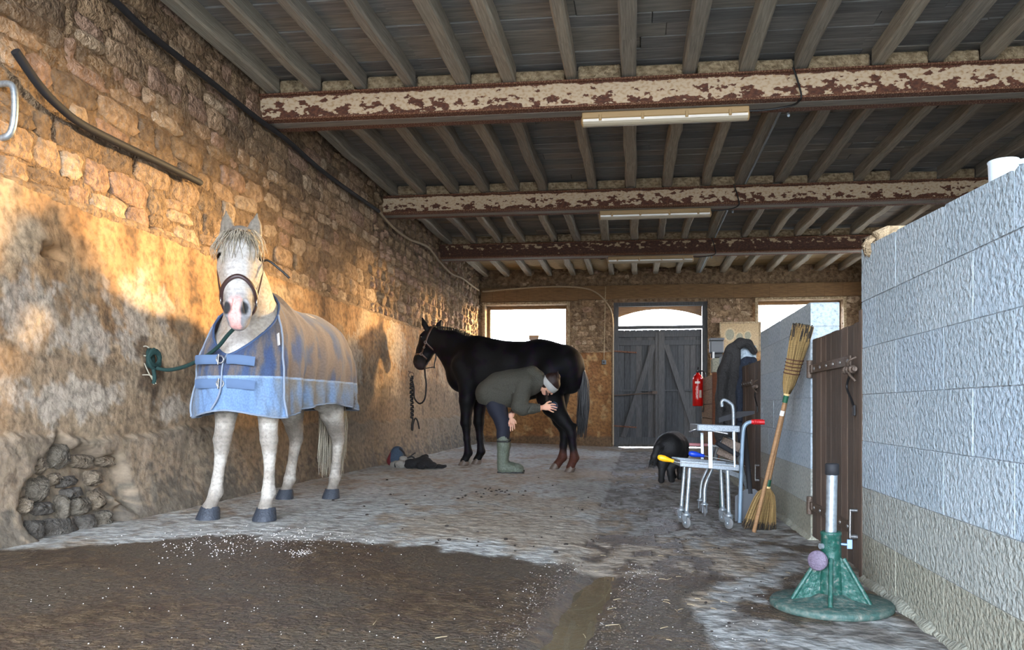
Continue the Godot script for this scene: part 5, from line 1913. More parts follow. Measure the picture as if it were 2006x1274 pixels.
func person() -> void:
	var t := thing("person", "person in olive jacket and green boots bending to brush the black horse's leg", "person", pt(1000, 928, 8.95))
	t.basis = Basis(Vector3.UP, atan(186.0 / 1600.0))
	var Z := Vector3(0, 0, 1)
	# the body inside the clothes: head, neck, arms and hands show
	var b := Field.new(Vector3(-0.36, 0.0, -0.34), Vector3(0.60, 1.20, 0.32), 0.0125)
	b.chain([[Vector3(-0.21, 0.88, -0.02), 0.11], [Vector3(-0.03, 0.97, -0.02), 0.115], [Vector3(0.18, 0.99, -0.02), 0.12], [Vector3(0.30, 0.975, 0.0), 0.06], [Vector3(0.37, 0.965, 0.01), 0.055]], 0.05)
	for s: float in [-1.0, 1.0]:
		var z := 0.06 if s > 0 else -0.19
		b.chain([[Vector3(-0.20, 0.84, z), 0.085], [Vector3(-0.075, 0.52, z), 0.055], [Vector3(-0.085, 0.40, z), 0.05], [Vector3(-0.085, 0.09, z), 0.04], [Vector3(0.03, 0.045, z), 0.035]], 0.03)
	b.chain([[Vector3(0.18, 0.97, 0.15), 0.06], [Vector3(0.105, 0.715, 0.20), 0.042], [Vector3(0.30, 0.715, 0.17), 0.028], [Vector3(0.345, 0.722, 0.16), 0.026]], 0.03)
	b.chain([[Vector3(0.17, 0.97, -0.19), 0.06], [Vector3(0.06, 0.74, -0.16), 0.042], [Vector3(0.014, 0.65, 0.06), 0.028], [Vector3(0.008, 0.62, 0.085), 0.026]], 0.03)
	# head: crown to the right, face down
	var hc := Vector3(0.425, 0.97, 0.02)
	var up := Vector3(0.86, 0.47, 0.18).normalized()
	var face := Vector3(0.40, -0.80, -0.45)
	face = (face - up * face.dot(up)).normalized()
	var ear := up.cross(face).normalized()
	var h := Field.new(hc - Vector3.ONE * 0.17, hc + Vector3.ONE * 0.17, 0.005)
	h.cone(hc + up * 0.035 - face * 0.015, hc + up * 0.03 + face * 0.012, 0.088, 0.084, 0.02, ear, 1.16)
	h.cone(hc - up * 0.03 + face * 0.03, hc - up * 0.085 + face * 0.05, 0.060, 0.034, 0.03, ear, 1.05)
	h.cone(hc + up * 0.0 + face * 0.092, hc - up * 0.032 + face * 0.106, 0.010, 0.014, 0.012)
	h.cone(hc - up * 0.068 + face * 0.088 - ear * 0.018, hc - up * 0.068 + face * 0.088 + ear * 0.018, 0.009, 0.009, 0.008)
	h.cone(hc - Vector3(0.06, 0.01, 0.01), Vector3(0.30, 0.975, 0.0), 0.056, 0.058, 0.03)
	for s: float in [-1.0, 1.0]:
		h.cone(hc - up * 0.005 + face * 0.082 + ear * 0.032 * s, hc - up * 0.005 + face * 0.09 + ear * 0.032 * s, 0.012, 0.012, 0.01, Z, 1.0, true)
		h.cone(hc - up * 0.045 + ear * 0.066 * s - face * 0.005, hc - up * 0.02 + ear * 0.070 * s - face * 0.012, 0.012, 0.014, 0.008)
	# right hand spread over the brush
	var w := Vector3(0.345, 0.722, 0.16)
	var n1 := Field.new(w - Vector3(0.05, 0.10, 0.08), w + Vector3(0.19, 0.10, 0.08), 0.0035)
	n1.cone(w, w + Vector3(0.045, 0.006, 0.006), 0.025, 0.030, 0.012, Z, 1.5)
	n1.cone(w + Vector3(0.045, 0.006, 0.006), w + Vector3(0.072, 0.006, 0.010), 0.034, 0.034, 0.012, Z, 2.0)
	finger(n1, [w + Vector3(0.075, 0.030, 0.012), w + Vector3(0.110, 0.038, 0.028), w + Vector3(0.135, 0.034, 0.024), w + Vector3(0.148, 0.030, 0.010)])
	finger(n1, [w + Vector3(0.082, 0.012, 0.014), w + Vector3(0.120, 0.010, 0.034), w + Vector3(0.146, 0.004, 0.030), w + Vector3(0.160, 0.0, 0.016)])
	finger(n1, [w + Vector3(0.080, -0.006, 0.012), w + Vector3(0.115, -0.014, 0.030), w + Vector3(0.138, -0.022, 0.028), w + Vector3(0.152, -0.026, 0.016)])
	finger(n1, [w + Vector3(0.072, -0.024, 0.008), w + Vector3(0.098, -0.038, 0.022), w + Vector3(0.116, -0.046, 0.020), w + Vector3(0.126, -0.048, 0.010)], 0.0075)
	finger(n1, [w + Vector3(0.030, 0.026, 0.004), w + Vector3(0.055, 0.052, 0.004), w + Vector3(0.082, 0.064, -0.004), w + Vector3(0.098, 0.062, -0.012)], 0.010)
	# left hand resting on the knee
	var q := Vector3(0.008, 0.62, 0.085)
	var n2 := Field.new(q - Vector3(0.08, 0.16, 0.08), q + Vector3(0.09, 0.05, 0.08), 0.0035)
	n2.cone(q, q + Vector3(0.006, -0.05, 0.02), 0.025, 0.030, 0.012, Vector3(1, 0, 0), 1.5)
	for i in 4:
		var x := -0.027 + 0.018 * i
		n2.cone(q + Vector3(0.006 + x * 0.6, -0.04, 0.016), q + Vector3(0.006 + x, -0.066, 0.02), 0.012, 0.012, 0.01)
		var l: float = [0.055, 0.066, 0.062, 0.048][i]
		finger(n2, [q + Vector3(0.006 + x, -0.066, 0.02), q + Vector3(0.006 + x * 1.15, -0.066 - l * 0.55, 0.016), q + Vector3(0.006 + x * 1.2, -0.066 - l, 0.0), q + Vector3(0.006 + x * 1.2, -0.072 - l * 1.2, -0.012)])
	finger(n2, [q + Vector3(0.028, -0.022, 0.008), q + Vector3(0.048, -0.045, 0.004), q + Vector3(0.055, -0.068, -0.004)], 0.0095)
	var skin := mat(Color(0.82, 0.62, 0.52), 0.55)
	skin.vertex_color_use_as_albedo = true
	skin.subsurf_scatter_enabled = true
	skin.subsurf_scatter_strength = 0.15
	var brown := lin(0.20, 0.12, 0.09)
	obj(body_mesh([b, h, n1, n2], func(p: Vector3) -> Color:
		if p.x < 0.2 and p.y > 0.66 or p.y < 0.4:
			return lin(0.3, 0.3, 0.32)
		return Color(1, 1, 1)), "body", skin, t)
	# hair with a loose knot
	var hr := Field.new(hc - Vector3.ONE * 0.18, hc + Vector3.ONE * 0.2, 0.006)
	hr.cone(hc + up * 0.045 - face * 0.025, hc + up * 0.035 + face * 0.012, 0.092, 0.085, 0.02, ear, 1.12)
	hr.cone(hc - up * 0.02 - face * 0.045, hc + up * 0.03 - face * 0.03, 0.07, 0.08, 0.03, ear, 1.1)
	hr.cone(hc + up * 0.10 - face * 0.055, hc + up * 0.125 - face * 0.05 + ear * 0.015, 0.036, 0.03, 0.02)
	hr.cone(hc + up * 0.13 - face * 0.03, hc + up * 0.115 - face * 0.015, 0.022, 0.02, 0.02)
	hr.cone(hc - up * 0.055 + face * 0.105, hc - up * 0.015 + face * 0.11, 0.075, 0.07, 0.02, ear, 0.9, true)
	var hairm := tmat(Color(0.19, 0.11, 0.085), M.streak, 9.0, M.streak, 0.4, 0.5, false)
	obj(body_mesh([hr], func(p: Vector3) -> Color:
		return Color(1, 1, 1)), "hair", hairm, t)
	var st := new_st()
	strands(st, [], 60, func(k: int, u: float) -> Vector3:
		var a := k * 2.4
		return hc + up * (0.10 + 0.05 * sin(u * 2.5)) - face * 0.055 + ear * (0.035 * cos(a + u * 2.0)) + (up * 0.3 - face * 0.7) * 0.035 * sin(a * 1.3 + u * 3.0), 0.006, 5)
	strands(st, [], 24, func(k: int, u: float) -> Vector3:
		return hc - up * 0.06 + face * (0.02 + 0.02 * sin(k * 1.7)) + ear * 0.07 * (1.0 if k % 2 else -1.0) + Vector3(-0.02 * sin(k * 3.1), -0.11 * u, 0.01 * sin(k * 2.0)), 0.005, 5)
	put(st, "loose_hair", hairm, t).set_meta("kind", "stuff")
	st = new_st()
	var ring := []
	for i in 29:
		var a := TAU * i / 28.0
		ring.append(hc + up * 0.012 + (up * 0.018) * cos(a) + face * (0.103 * cos(a) - 0.006) + ear * 0.088 * sin(a))
	strap(st, ring, 0.072, 0.007, hc + up * 0.012, 1)
	put(st, "headband", tmat(Color(0.66, 0.66, 0.64), M.cloth_tex, 12.0, M.cloth_tex, 0.3, 0.95, false), t)
	# jacket with hood
	var j := Field.new(Vector3(-0.44, 0.55, -0.40), Vector3(0.48, 1.26, 0.36), 0.0105)
	j.chain([[Vector3(-0.235, 0.885, -0.02), 0.140], [Vector3(-0.12, 0.945, -0.02), 0.160], [Vector3(0.02, 0.965, -0.02), 0.168], [Vector3(0.17, 0.995, -0.02), 0.155], [Vector3(0.25, 0.99, 0.0), 0.115]], 0.05, Z, 0.80)
	j.chain([[Vector3(-0.225, 0.865, -0.02), 0.150], [Vector3(-0.12, 0.83, -0.02), 0.13], [Vector3(0.0, 0.855, -0.02), 0.10], [Vector3(0.10, 0.86, -0.02), 0.08]], 0.05, Z, 0.75)
	j.chain([[Vector3(0.16, 0.985, 0.13), 0.095], [Vector3(0.12, 0.84, 0.18), 0.088], [Vector3(0.095, 0.735, 0.20), 0.074], [Vector3(0.14, 0.705, 0.20), 0.066], [Vector3(0.24, 0.712, 0.18), 0.052], [Vector3(0.315, 0.718, 0.168), 0.046]], 0.03)
	j.chain([[Vector3(0.17, 0.98, -0.17), 0.09], [Vector3(0.08, 0.76, -0.14), 0.070], [Vector3(0.035, 0.69, -0.02), 0.055], [Vector3(0.012, 0.64, 0.065), 0.048], [Vector3(0.008, 0.605, 0.085), 0.045]], 0.03)
	j.chain([[Vector3(0.17, 1.08, 0.0), 0.075], [Vector3(0.24, 1.105, 0.0), 0.070], [Vector3(0.31, 1.065, 0.01), 0.058], [Vector3(0.34, 0.99, 0.02), 0.06]], 0.03, Z, 0.65)
	j.cone(Vector3(0.42, 0.96, 0.02), Vector3(0.55, 0.96, 0.02), 0.095, 0.1, 0.015, Z, 1.0, true)
	j.cone(Vector3(0.36, 0.718, 0.165), Vector3(0.45, 0.72, 0.16), 0.05, 0.06, 0.008, Z, 1.0, true)
	j.cone(Vector3(0.004, 0.545, 0.105), Vector3(0.0, 0.47, 0.13), 0.05, 0.07, 0.008, Z, 1.0, true)
	j.cone(Vector3(-0.34, 0.625, -0.02), Vector3(0.0, 0.58, -0.02), 0.14, 0.14, 0.008, Z, 0.45, true)
	# creases
	for cr in [[Vector3(-0.20, 0.99, 0.19), Vector3(-0.05, 0.93, 0.215)], [Vector3(-0.22, 0.93, 0.19), Vector3(-0.02, 0.87, 0.19)], [Vector3(0.04, 0.99, 0.215), Vector3(0.06, 0.80, 0.20)], [Vector3(0.17, 0.86, 0.265), Vector3(0.11, 0.79, 0.285)], [Vector3(0.12, 0.735, 0.275), Vector3(0.19, 0.765, 0.25)], [Vector3(0.17, 1.06, 0.10), Vector3(0.26, 1.03, 0.10)], [Vector3(-0.13, 1.05, 0.17), Vector3(-0.02, 1.07, 0.16)], [Vector3(0.20, 0.68, 0.235), Vector3(0.24, 0.74, 0.235)]]:
		j.cone(cr[0], cr[1], 0.010, 0.006, 0.02, Z, 1.0, true)
	var jm := tmat(Color(0.27, 0.265, 0.225), M.grain, 5.0, M.bump, 0.9, 0.75, false)
	obj(body_mesh([j], func(_p: Vector3) -> Color: return Color(1, 1, 1)), "jacket", jm, t)
	# leggings
	var l := Field.new(Vector3(-0.40, 0.30, -0.34), Vector3(0.14, 1.02, 0.22), 0.0105)
	for s: float in [-1.0, 1.0]:
		var z := 0.06 if s > 0 else -0.19
		l.chain([[Vector3(-0.185, 0.82, z * 0.9), 0.105], [Vector3(-0.145, 0.71, z), 0.098], [Vector3(-0.085, 0.56, z), 0.078], [Vector3(-0.075, 0.50, z), 0.070], [Vector3(-0.082, 0.42, z), 0.062], [Vector3(-0.085, 0.34, z), 0.055]], 0.03)
	l.cone(Vector3(-0.20, 0.86, -0.15), Vector3(-0.20, 0.86, 0.04), 0.10, 0.10, 0.05)
	obj(body_mesh([l], func(_p: Vector3) -> Color: return Color(1, 1, 1)), "leggings", tmat(Color(0.065, 0.085, 0.15), M.cloth_tex, 8.0, null, 0.0, 0.8, false), t)
	# rubber boots
	var bm := tmat(Color(0.36, 0.39, 0.33), M.grain, 4.0, M.bump, 0.5, 0.6, false)
	var sole := mat(Color(0.13, 0.13, 0.12), 0.8)
	for s: float in [-1.0, 1.0]:
		var z := 0.06 if s > 0 else -0.19
		var bt := Field.new(Vector3(-0.19, -0.01, z - 0.1), Vector3(0.19, 0.42, z + 0.1), 0.0075)
		bt.chain([[Vector3(-0.075, 0.40, z), 0.070], [Vector3(-0.075, 0.30, z), 0.068], [Vector3(-0.082, 0.20, z), 0.060], [Vector3(-0.085, 0.12, z), 0.056], [Vector3(-0.085, 0.06, z), 0.050]], 0.02)
		bt.chain([[Vector3(-0.08, 0.06, z), 0.052], [Vector3(0.0, 0.06, z), 0.050], [Vector3(0.08, 0.045, z), 0.044], [Vector3(0.105, 0.04, z), 0.036]], 0.03, Z, 0.95)
		bt.cone(Vector3(-0.06, 0.44, z), Vector3(-0.06, 0.41, z), 0.08, 0.06, 0.006, Z, 1.0, true)
		bt.cone(Vector3(-0.3, -0.20, z), Vector3(0.3, -0.20, z), 0.205, 0.205, 0.01, Z, 0.3, true)
		var o := obj(body_mesh([bt], func(_p: Vector3) -> Color: return Color(1, 1, 1)), "boot", bm, t)
		st = new_st()
		prism(st, PackedVector2Array([Vector2(-0.14, -0.045), Vector2(-0.03, -0.04), Vector2(0.06, -0.052), Vector2(0.13, -0.04), Vector2(0.152, 0.0), Vector2(0.13, 0.04), Vector2(0.06, 0.052), Vector2(-0.03, 0.04), Vector2(-0.14, 0.045)]), Vector3(0, 0.013, z), Basis(Vector3(1, 0, 0), Vector3(0, 0, -1), Vector3(0, 1, 0)), 0.026)
		put(st, "sole", sole, o)
		st = new_st()
		var rr := []
		for i in 17:
			rr.append(Vector3(-0.075 + 0.071 * cos(TAU * i / 16.0), 0.355, z + 0.071 * sin(TAU * i / 16.0)))
		strap(st, rr, 0.02, 0.004, Vector3(-0.075, 0.355, z), 1)
		box(st, Vector3(-0.03, 0.355, z + 0.066), Vector3(0.022, 0.028, 0.008), Basis(), 0.002)
		put(st, "boot_strap", sole, o)
	var bp: Vector3 = t.transform * Vector3(0.475, 0.738, 0.165)
	var br := thing("curry_comb", "round dark blue grooming brush held in the person's hand", "brush", bp)
	br.basis = t.basis
	st = new_st()
	ellipsoid(st, Vector3.ZERO, Vector3(0.045, 0.048, 0.017), Basis(Vector3.UP, 0.35), 16)
	put(st, "pad", mat(Color(0.06, 0.15, 0.23), 0.55), br)
	st = new_st()
	for i in 22:
		var a := i * 2.4
		var r := 0.036 * sqrt(i / 22.0)
		var d := Basis(Vector3.UP, 0.35) * Vector3(r * cos(a), r * sin(a), -0.012)
		lathe(st, d, Basis(Vector3.UP, 0.35) * Vector3(0, 0, -1), [[0.004, 0.0], [0.003, 0.012], [0.0, 0.014]], 6)
	put(st, "nubs", mat(Color(0.05, 0.12, 0.19), 0.6), br).set_meta("kind", "stuff")


# ---------------------------------------------------------------- the dog
func dog() -> void:
	var t := thing("black_dog", "black dog seen from behind, nosing at the floor by the double door", "dog", pt(1310, 945, 8.39))
	t.basis = Basis(Vector3.UP, atan(186.0 / 1600.0))
	var S := Vector3(0.94, 0, 0.34)
	var f := Field.new(Vector3(-0.28, -0.02, -0.78), Vector3(0.34, 0.60, 0.30), 0.0105)
	f.chain([[Vector3(-0.01, 0.36, 0.06), 0.150], [Vector3(0.03, 0.355, -0.08), 0.150], [Vector3(0.09, 0.35, -0.26), 0.160], [Vector3(0.13, 0.36, -0.36), 0.130]], 0.04, S, 1.02)
	f.chain([[Vector3(0.13, 0.37, -0.38), 0.11], [Vector3(0.18, 0.30, -0.50), 0.085], [Vector3(0.20, 0.25, -0.56), 0.08]], 0.04)
	f.chain([[Vector3(0.20, 0.25, -0.56), 0.082], [Vector3(0.215, 0.20, -0.62), 0.055], [Vector3(0.225, 0.13, -0.67), 0.036]], 0.03)
	f.chain([[Vector3(0.25, 0.29, -0.54), 0.03], [Vector3(0.275, 0.25, -0.53), 0.03], [Vector3(0.27, 0.20, -0.54), 0.012]], 0.015)
	f.chain([[Vector3(0.14, 0.29, -0.56), 0.03], [Vector3(0.12, 0.25, -0.55), 0.03], [Vector3(0.12, 0.20, -0.56), 0.012]], 0.015)
	# hind legs
	f.chain([[Vector3(-0.075, 0.32, 0.06), 0.095], [Vector3(-0.075, 0.22, 0.07), 0.066], [Vector3(-0.085, 0.145, 0.12), 0.034], [Vector3(-0.09, 0.09, 0.12), 0.026], [Vector3(-0.092, 0.03, 0.105), 0.026], [Vector3(-0.09, 0.022, 0.07), 0.024]], 0.03)
	f.chain([[Vector3(0.07, 0.30, 0.02), 0.095], [Vector3(0.055, 0.21, 0.02), 0.064], [Vector3(0.005, 0.14, 0.06), 0.034], [Vector3(0.005, 0.085, 0.06), 0.026], [Vector3(0.02, 0.032, 0.045), 0.026], [Vector3(0.04, 0.022, 0.02), 0.024]], 0.03)
	# fore legs
	f.chain([[Vector3(0.06, 0.30, -0.32), 0.07], [Vector3(0.07, 0.18, -0.34), 0.040], [Vector3(0.085, 0.10, -0.34), 0.030], [Vector3(0.10, 0.03, -0.34), 0.028], [Vector3(0.11, 0.024, -0.38), 0.026]], 0.03)
	f.chain([[Vector3(0.17, 0.30, -0.28), 0.07], [Vector3(0.165, 0.18, -0.29), 0.040], [Vector3(0.165, 0.10, -0.28), 0.030], [Vector3(0.165, 0.03, -0.28), 0.028], [Vector3(0.175, 0.024, -0.32), 0.026]], 0.03)
	f.chain([[Vector3(-0.08, 0.40, 0.16), 0.04], [Vector3(-0.145, 0.36, 0.20), 0.035], [Vector3(-0.175, 0.27, 0.20), 0.034], [Vector3(-0.205, 0.21, 0.20), 0.014]], 0.03)
	var fur := tmat(Color(0.05, 0.048, 0.05), M.fur_tex, 7.0, M.fur_tex, 0.8, 0.65, false)
	fur.rim_enabled = true
	fur.rim = 0.1
	obj(body_mesh([f], func(_p: Vector3) -> Color: return Color(1, 1, 1)), "body", fur, t)
	var st := new_st()
	strands(st, [], 90, func(k: int, u: float) -> Vector3:
		var a := k * 2.39996
		var p := Vector3(-0.12, 0.38, 0.19).lerp(Vector3(-0.19, 0.24, 0.20), (k % 30) / 30.0)
		return p + Vector3(cos(a) * 0.03 - 0.02 * u, -0.09 * u, sin(a) * 0.03), 0.012, 4)
	put(st, "tail_hair", fur, t)
	for s: float in [-1.0, 1.0]:
		st = new_st()
		ellipsoid(st, Vector3(0.205 + 0.045 * s, 0.255, -0.625), Vector3(0.011, 0.011, 0.011))
		put(st, "eye", mat(Color(0.03, 0.02, 0.01), 0.05), t)
	st = new_st()
	ellipsoid(st, Vector3(0.228, 0.115, -0.70), Vector3(0.017, 0.014, 0.012))
	put(st, "nose", mat(Color(0.02, 0.02, 0.02), 0.3), t)


# ---------------------------------------------------------------- tools
func castor(parent: Node3D, foot: Vector3, dir: Vector3) -> Node3D:   # foot: where the wheel meets the floor
	var c := Node3D.new()
	c.name = "castor"
	parent.add_child(c, true)
	c.position = foot
	var st := new_st()
	lathe(st, Vector3(0, 0.038, 0) - dir * 0.009, dir, [[0.0, 0.0], [0.030, 0.0], [0.036, 0.003], [0.038, 0.009], [0.036, 0.015], [0.030, 0.018], [0.0, 0.018]], 18)
	put(st, "wheel", tmat(Color(0.45, 0.45, 0.44), M.grain, 9.0, null, 0.0, 0.6), c)
	st = new_st()
	for s: float in [-1.0, 1.0]:
		prism(st, PackedVector2Array([Vector2(-0.012, 0.026), Vector2(0.012, 0.026), Vector2(0.028, 0.082), Vector2(-0.018, 0.082)]), dir * 0.014 * s, Basis(dir.cross(Vector3.UP) * -1.0, Vector3.UP, -dir.cross(Vector3.UP).cross(Vector3.UP)), 0.003)
	lathe(st, Vector3(0.0, 0.082, 0), Vector3.UP, [[0.0, 0.0], [0.026, 0.0], [0.026, 0.008], [0.014, 0.016], [0.012, 0.03], [0.0, 0.03]], 12)
	lathe(st, Vector3(0, 0.038, 0) - dir * 0.018, dir, [[0.0, 0.0], [0.008, 0.0], [0.008, 0.036], [0.0, 0.036]], 8)
	put(st, "fork", M.galv, c)
	return c


func broom(called: String, label: String, low: Vector3, high: Vector3, head_up: bool, across: Vector3) -> void:
	# a corn broom: low and high are the ends; its head fans out along `across`
	var t := thing(called, label, "broom", Vector3(low.x, 0.0, low.z), "corn brooms leaning on the partition")
	var o := t.position
	var a := low - o if head_up else high - o      # end of the stick
	var z := high - o if head_up else low - o      # tip of the bristles
	var d := (z - a).normalized()
	var len := a.distance_to(z)
	var hl := 0.40
	var neck := z - d * hl
	var side := (across - d * across.dot(d)).normalized()
	var thin := d.cross(side).normalized()
	var st := new_st()
	tube(st, [a, neck + d * 0.02], 0.0125, 10)
	put(st, "stick", M.handle_wood, t)
	st = new_st()
	tube(st, [neck - d * 0.055, neck - d * 0.01], 0.0155, 12)
	put(st, "green_collar", mat(Color(0.06, 0.30, 0.20), 0.6), t)
	st = new_st()
	tube(st, [neck - d * 0.012, neck + d * 0.025], 0.018, 12)
	put(st, "binding", mat(Color(0.80, 0.68, 0.46), 0.7), t)
	if head_up:
		st = new_st()
		tube(st, [neck - d * 0.135, neck - d * 0.105], 0.0130, 12)
		put(st, "paper_tag", mat(Color(0.85, 0.85, 0.82), 0.7), t)
	var prof := [[0.0, 0.018, 0.018], [0.08, 0.030, 0.024], [0.2, 0.046, 0.030], [0.38, 0.048, 0.026], [0.55, 0.055, 0.022], [0.8, 0.066, 0.020], [1.0, 0.072, 0.018]]
	if not head_up:
		prof = [[0.0, 0.018, 0.018], [0.05, 0.03, 0.025], [0.15, 0.058, 0.034], [0.35, 0.075, 0.034], [0.6, 0.09, 0.032], [0.85, 0.104, 0.034], [1.0, 0.112, 0.036]]
		hl = 0.27
		neck = z - d * hl
	var size := func(u: float) -> Vector2:
		for i in prof.size() - 1:
			if u <= prof[i + 1][0]:
				var k: float = (u - prof[i][0]) / (prof[i + 1][0] - prof[i][0])
				return Vector2(lerpf(prof[i][1], prof[i + 1][1], k), lerpf(prof[i][2], prof[i + 1][2], k))
		return Vector2(prof[-1][1], prof[-1][2])
	if not head_up:
		st = new_st()
		tube(st, [a, neck + d * 0.03], 0.0125, 10)
		t.get_node("stick").mesh = mesh_of(st)
		st = new_st()
		tube(st, [neck - d * 0.055, neck - d * 0.01], 0.0155, 12)
		t.get_node("green_collar").mesh = mesh_of(st)
		st = new_st()
		tube(st, [neck - d * 0.012, neck + d * 0.025], 0.018, 12)
		t.get_node("binding").mesh = mesh_of(st)
	var r2 := RandomNumberGenerator.new()
	r2.seed = 77 if head_up else 78
	var straw := [tmat(Color(0.72, 0.60, 0.38), M.streak, 6.0), tmat(Color(0.62, 0.50, 0.30), M.streak, 6.0), tmat(Color(0.20, 0.17, 0.13), M.streak, 6.0)]
	var sts := [new_st(), new_st(), new_st()]
	for k in 420:
		var a1 := r2.randf() * TAU
		var rr := sqrt(r2.randf())
		var cx := cos(a1) * rr
		var cy := sin(a1) * rr
		var end := r2.randf_range(0.90, 1.02)
		var pts := []
		var j := Vector2(r2.randf_range(-0.004, 0.004), r2.randf_range(-0.004, 0.004))
		for i in 8:
			var u: float = i / 7.0 * end
			var s2: Vector2 = size.call(minf(u, 1.0))
			pts.append(neck + d * (hl * u) + side * (cx * s2.x + j.x * u * u) + thin * (cy * s2.y + j.y * u * u))
		var w := k % 2
		tube(sts[w], pts, [0.0034, 0.0034, 0.0034, 0.0034, 0.0032, 0.003, 0.0028, 0.0016], 3, false)
		if (not head_up or k % 3 == 0) and r2.randf() < 0.8:   # worn dirty tips
			tube(sts[2], [pts[6].lerp(pts[5], 0.1), pts[7] + d * 0.004], [0.0042, 0.003], 3, false)
	for w in 3:
		put(sts[w], ["pale_bristles", "tan_bristles", "dirty_tips"][w], straw[w], t).set_meta("kind", "stuff")
	if head_up:
		for u in [0.30, 0.35, 0.40, 0.45, 0.50]:
			var s2: Vector2 = size.call(u)
			var ring := []
			for i in 21:
				var a1 := TAU * i / 20.0
				ring.append(neck + d * (hl * u) + side * cos(a1) * (s2.x + 0.004) + thin * sin(a1) * (s2.y + 0.004))
			st = new_st()
			tube(st, ring, 0.003, 5, false)
			put(st, "stitching", mat(Color(0.30, 0.16, 0.10), 0.8), t)


func hoof_stand() -> void:
	var t := thing("hoof_stand", "green cast hoof stand with a round base and a galvanised post", "hoof stand", Vector3(0.741, 0.0, -3.225))
	var worn := ntex(40, 0.03, [[0.0, Color(0.04, 0.20, 0.17)], [0.5, Color(0.06, 0.27, 0.22)], [0.66, Color(0.13, 0.31, 0.27)], [0.76, Color(0.38, 0.40, 0.36)], [1.0, Color(0.52, 0.50, 0.45)]], 512, 5)
	var green := tmat(Color(1, 1, 1), worn, 2.2, M.bump, 0.4, 0.5, false)
	var dusty := ntex(41, 0.02, [[0.0, Color(0.09, 0.25, 0.22)], [0.4, Color(0.20, 0.31, 0.28)], [0.66, Color(0.36, 0.38, 0.34)], [1.0, Color(0.55, 0.52, 0.46)]], 512, 5)
	var st := new_st()
	lathe(st, Vector3.ZERO, Vector3.UP, [[0.0, 0.0], [0.218, 0.0], [0.226, 0.006], [0.226, 0.020], [0.220, 0.027], [0.16, 0.030], [0.08, 0.040], [0.05, 0.055], [0.0, 0.055]], 48, true)
	put(st, "base_plate", tmat(Color(1, 1, 1), dusty, 2.5, M.bump, 0.5, 0.7, false), t)
	st = new_st()
	lathe(st, Vector3.ZERO, Vector3.UP, [[0.046, 0.03], [0.043, 0.12], [0.038, 0.19], [0.037, 0.275], [0.039, 0.277], [0.039, 0.287], [0.035, 0.290], [0.023, 0.288], [0.023, 0.25]], 24)
	put(st, "column", green, t)
	for i in 5:
		var a := TAU * i / 5.0 + 0.55
		st = new_st()
		prism(st, PackedVector2Array([Vector2(0.03, 0.028), Vector2(0.145, 0.028), Vector2(0.142, 0.045), Vector2(0.05, 0.185), Vector2(0.03, 0.20)]), Vector3.ZERO, Basis(Vector3(cos(a), 0, sin(a)), Vector3.UP, Vector3(cos(a), 0, sin(a)).cross(Vector3.UP)), 0.012)
		tube(st, [Vector3(cos(a) * 0.146, 0.03, sin(a) * 0.146), Vector3(cos(a) * 0.047, 0.19, sin(a) * 0.047)], 0.009, 8)
		put(st, "fin", green, t)
	st = new_st()
	tube(st, [Vector3(0, 0.26, 0), Vector3(0.004, 0.52, 0)], 0.0205, 20)
	put(st, "post", M.galv, t)
	st = new_st()
	lathe(st, Vector3(0.004, 0.505, 0), Vector3.UP, [[0.022, 0.0], [0.0255, 0.002], [0.0255, 0.040], [0.022, 0.044], [0.0, 0.044]], 20)
	put(st, "rubber_cap", M.rubber, t)
	st = new_st()
	tube(st, [Vector3(0.035, 0.243, 0.012), Vector3(0.056, 0.243, 0.018)], 0.005, 8)
	box(st, Vector3(0.064, 0.245, 0.02), Vector3(0.02, 0.036, 0.008), Basis(Vector3.UP, -0.25), 0.003)
	put(st, "wing_screw", mat(Color(0.42, 0.53, 0.66), 0.45, 0.4), t)
	st = new_st()
	tube(st, [Vector3(-0.034, 0.235, 0.015), Vector3(-0.045, 0.235, 0.02)], 0.011, 12)
	put(st, "bolt", M.galv, t)
	st = new_st()
	lathe(st, Vector3(-0.055, 0.185, 0.042), Vector3(-0.55, 0.1, 0.83), [[0.0, 0.0], [0.036, 0.0], [0.038, 0.004], [0.038, 0.012], [0.034, 0.016], [0.0, 0.016]], 24)
	put(st, "magnet_disc", tmat(Color(0.42, 0.37, 0.43), M.grain, 9.0, M.bump, 0.3, 0.6, false), t)


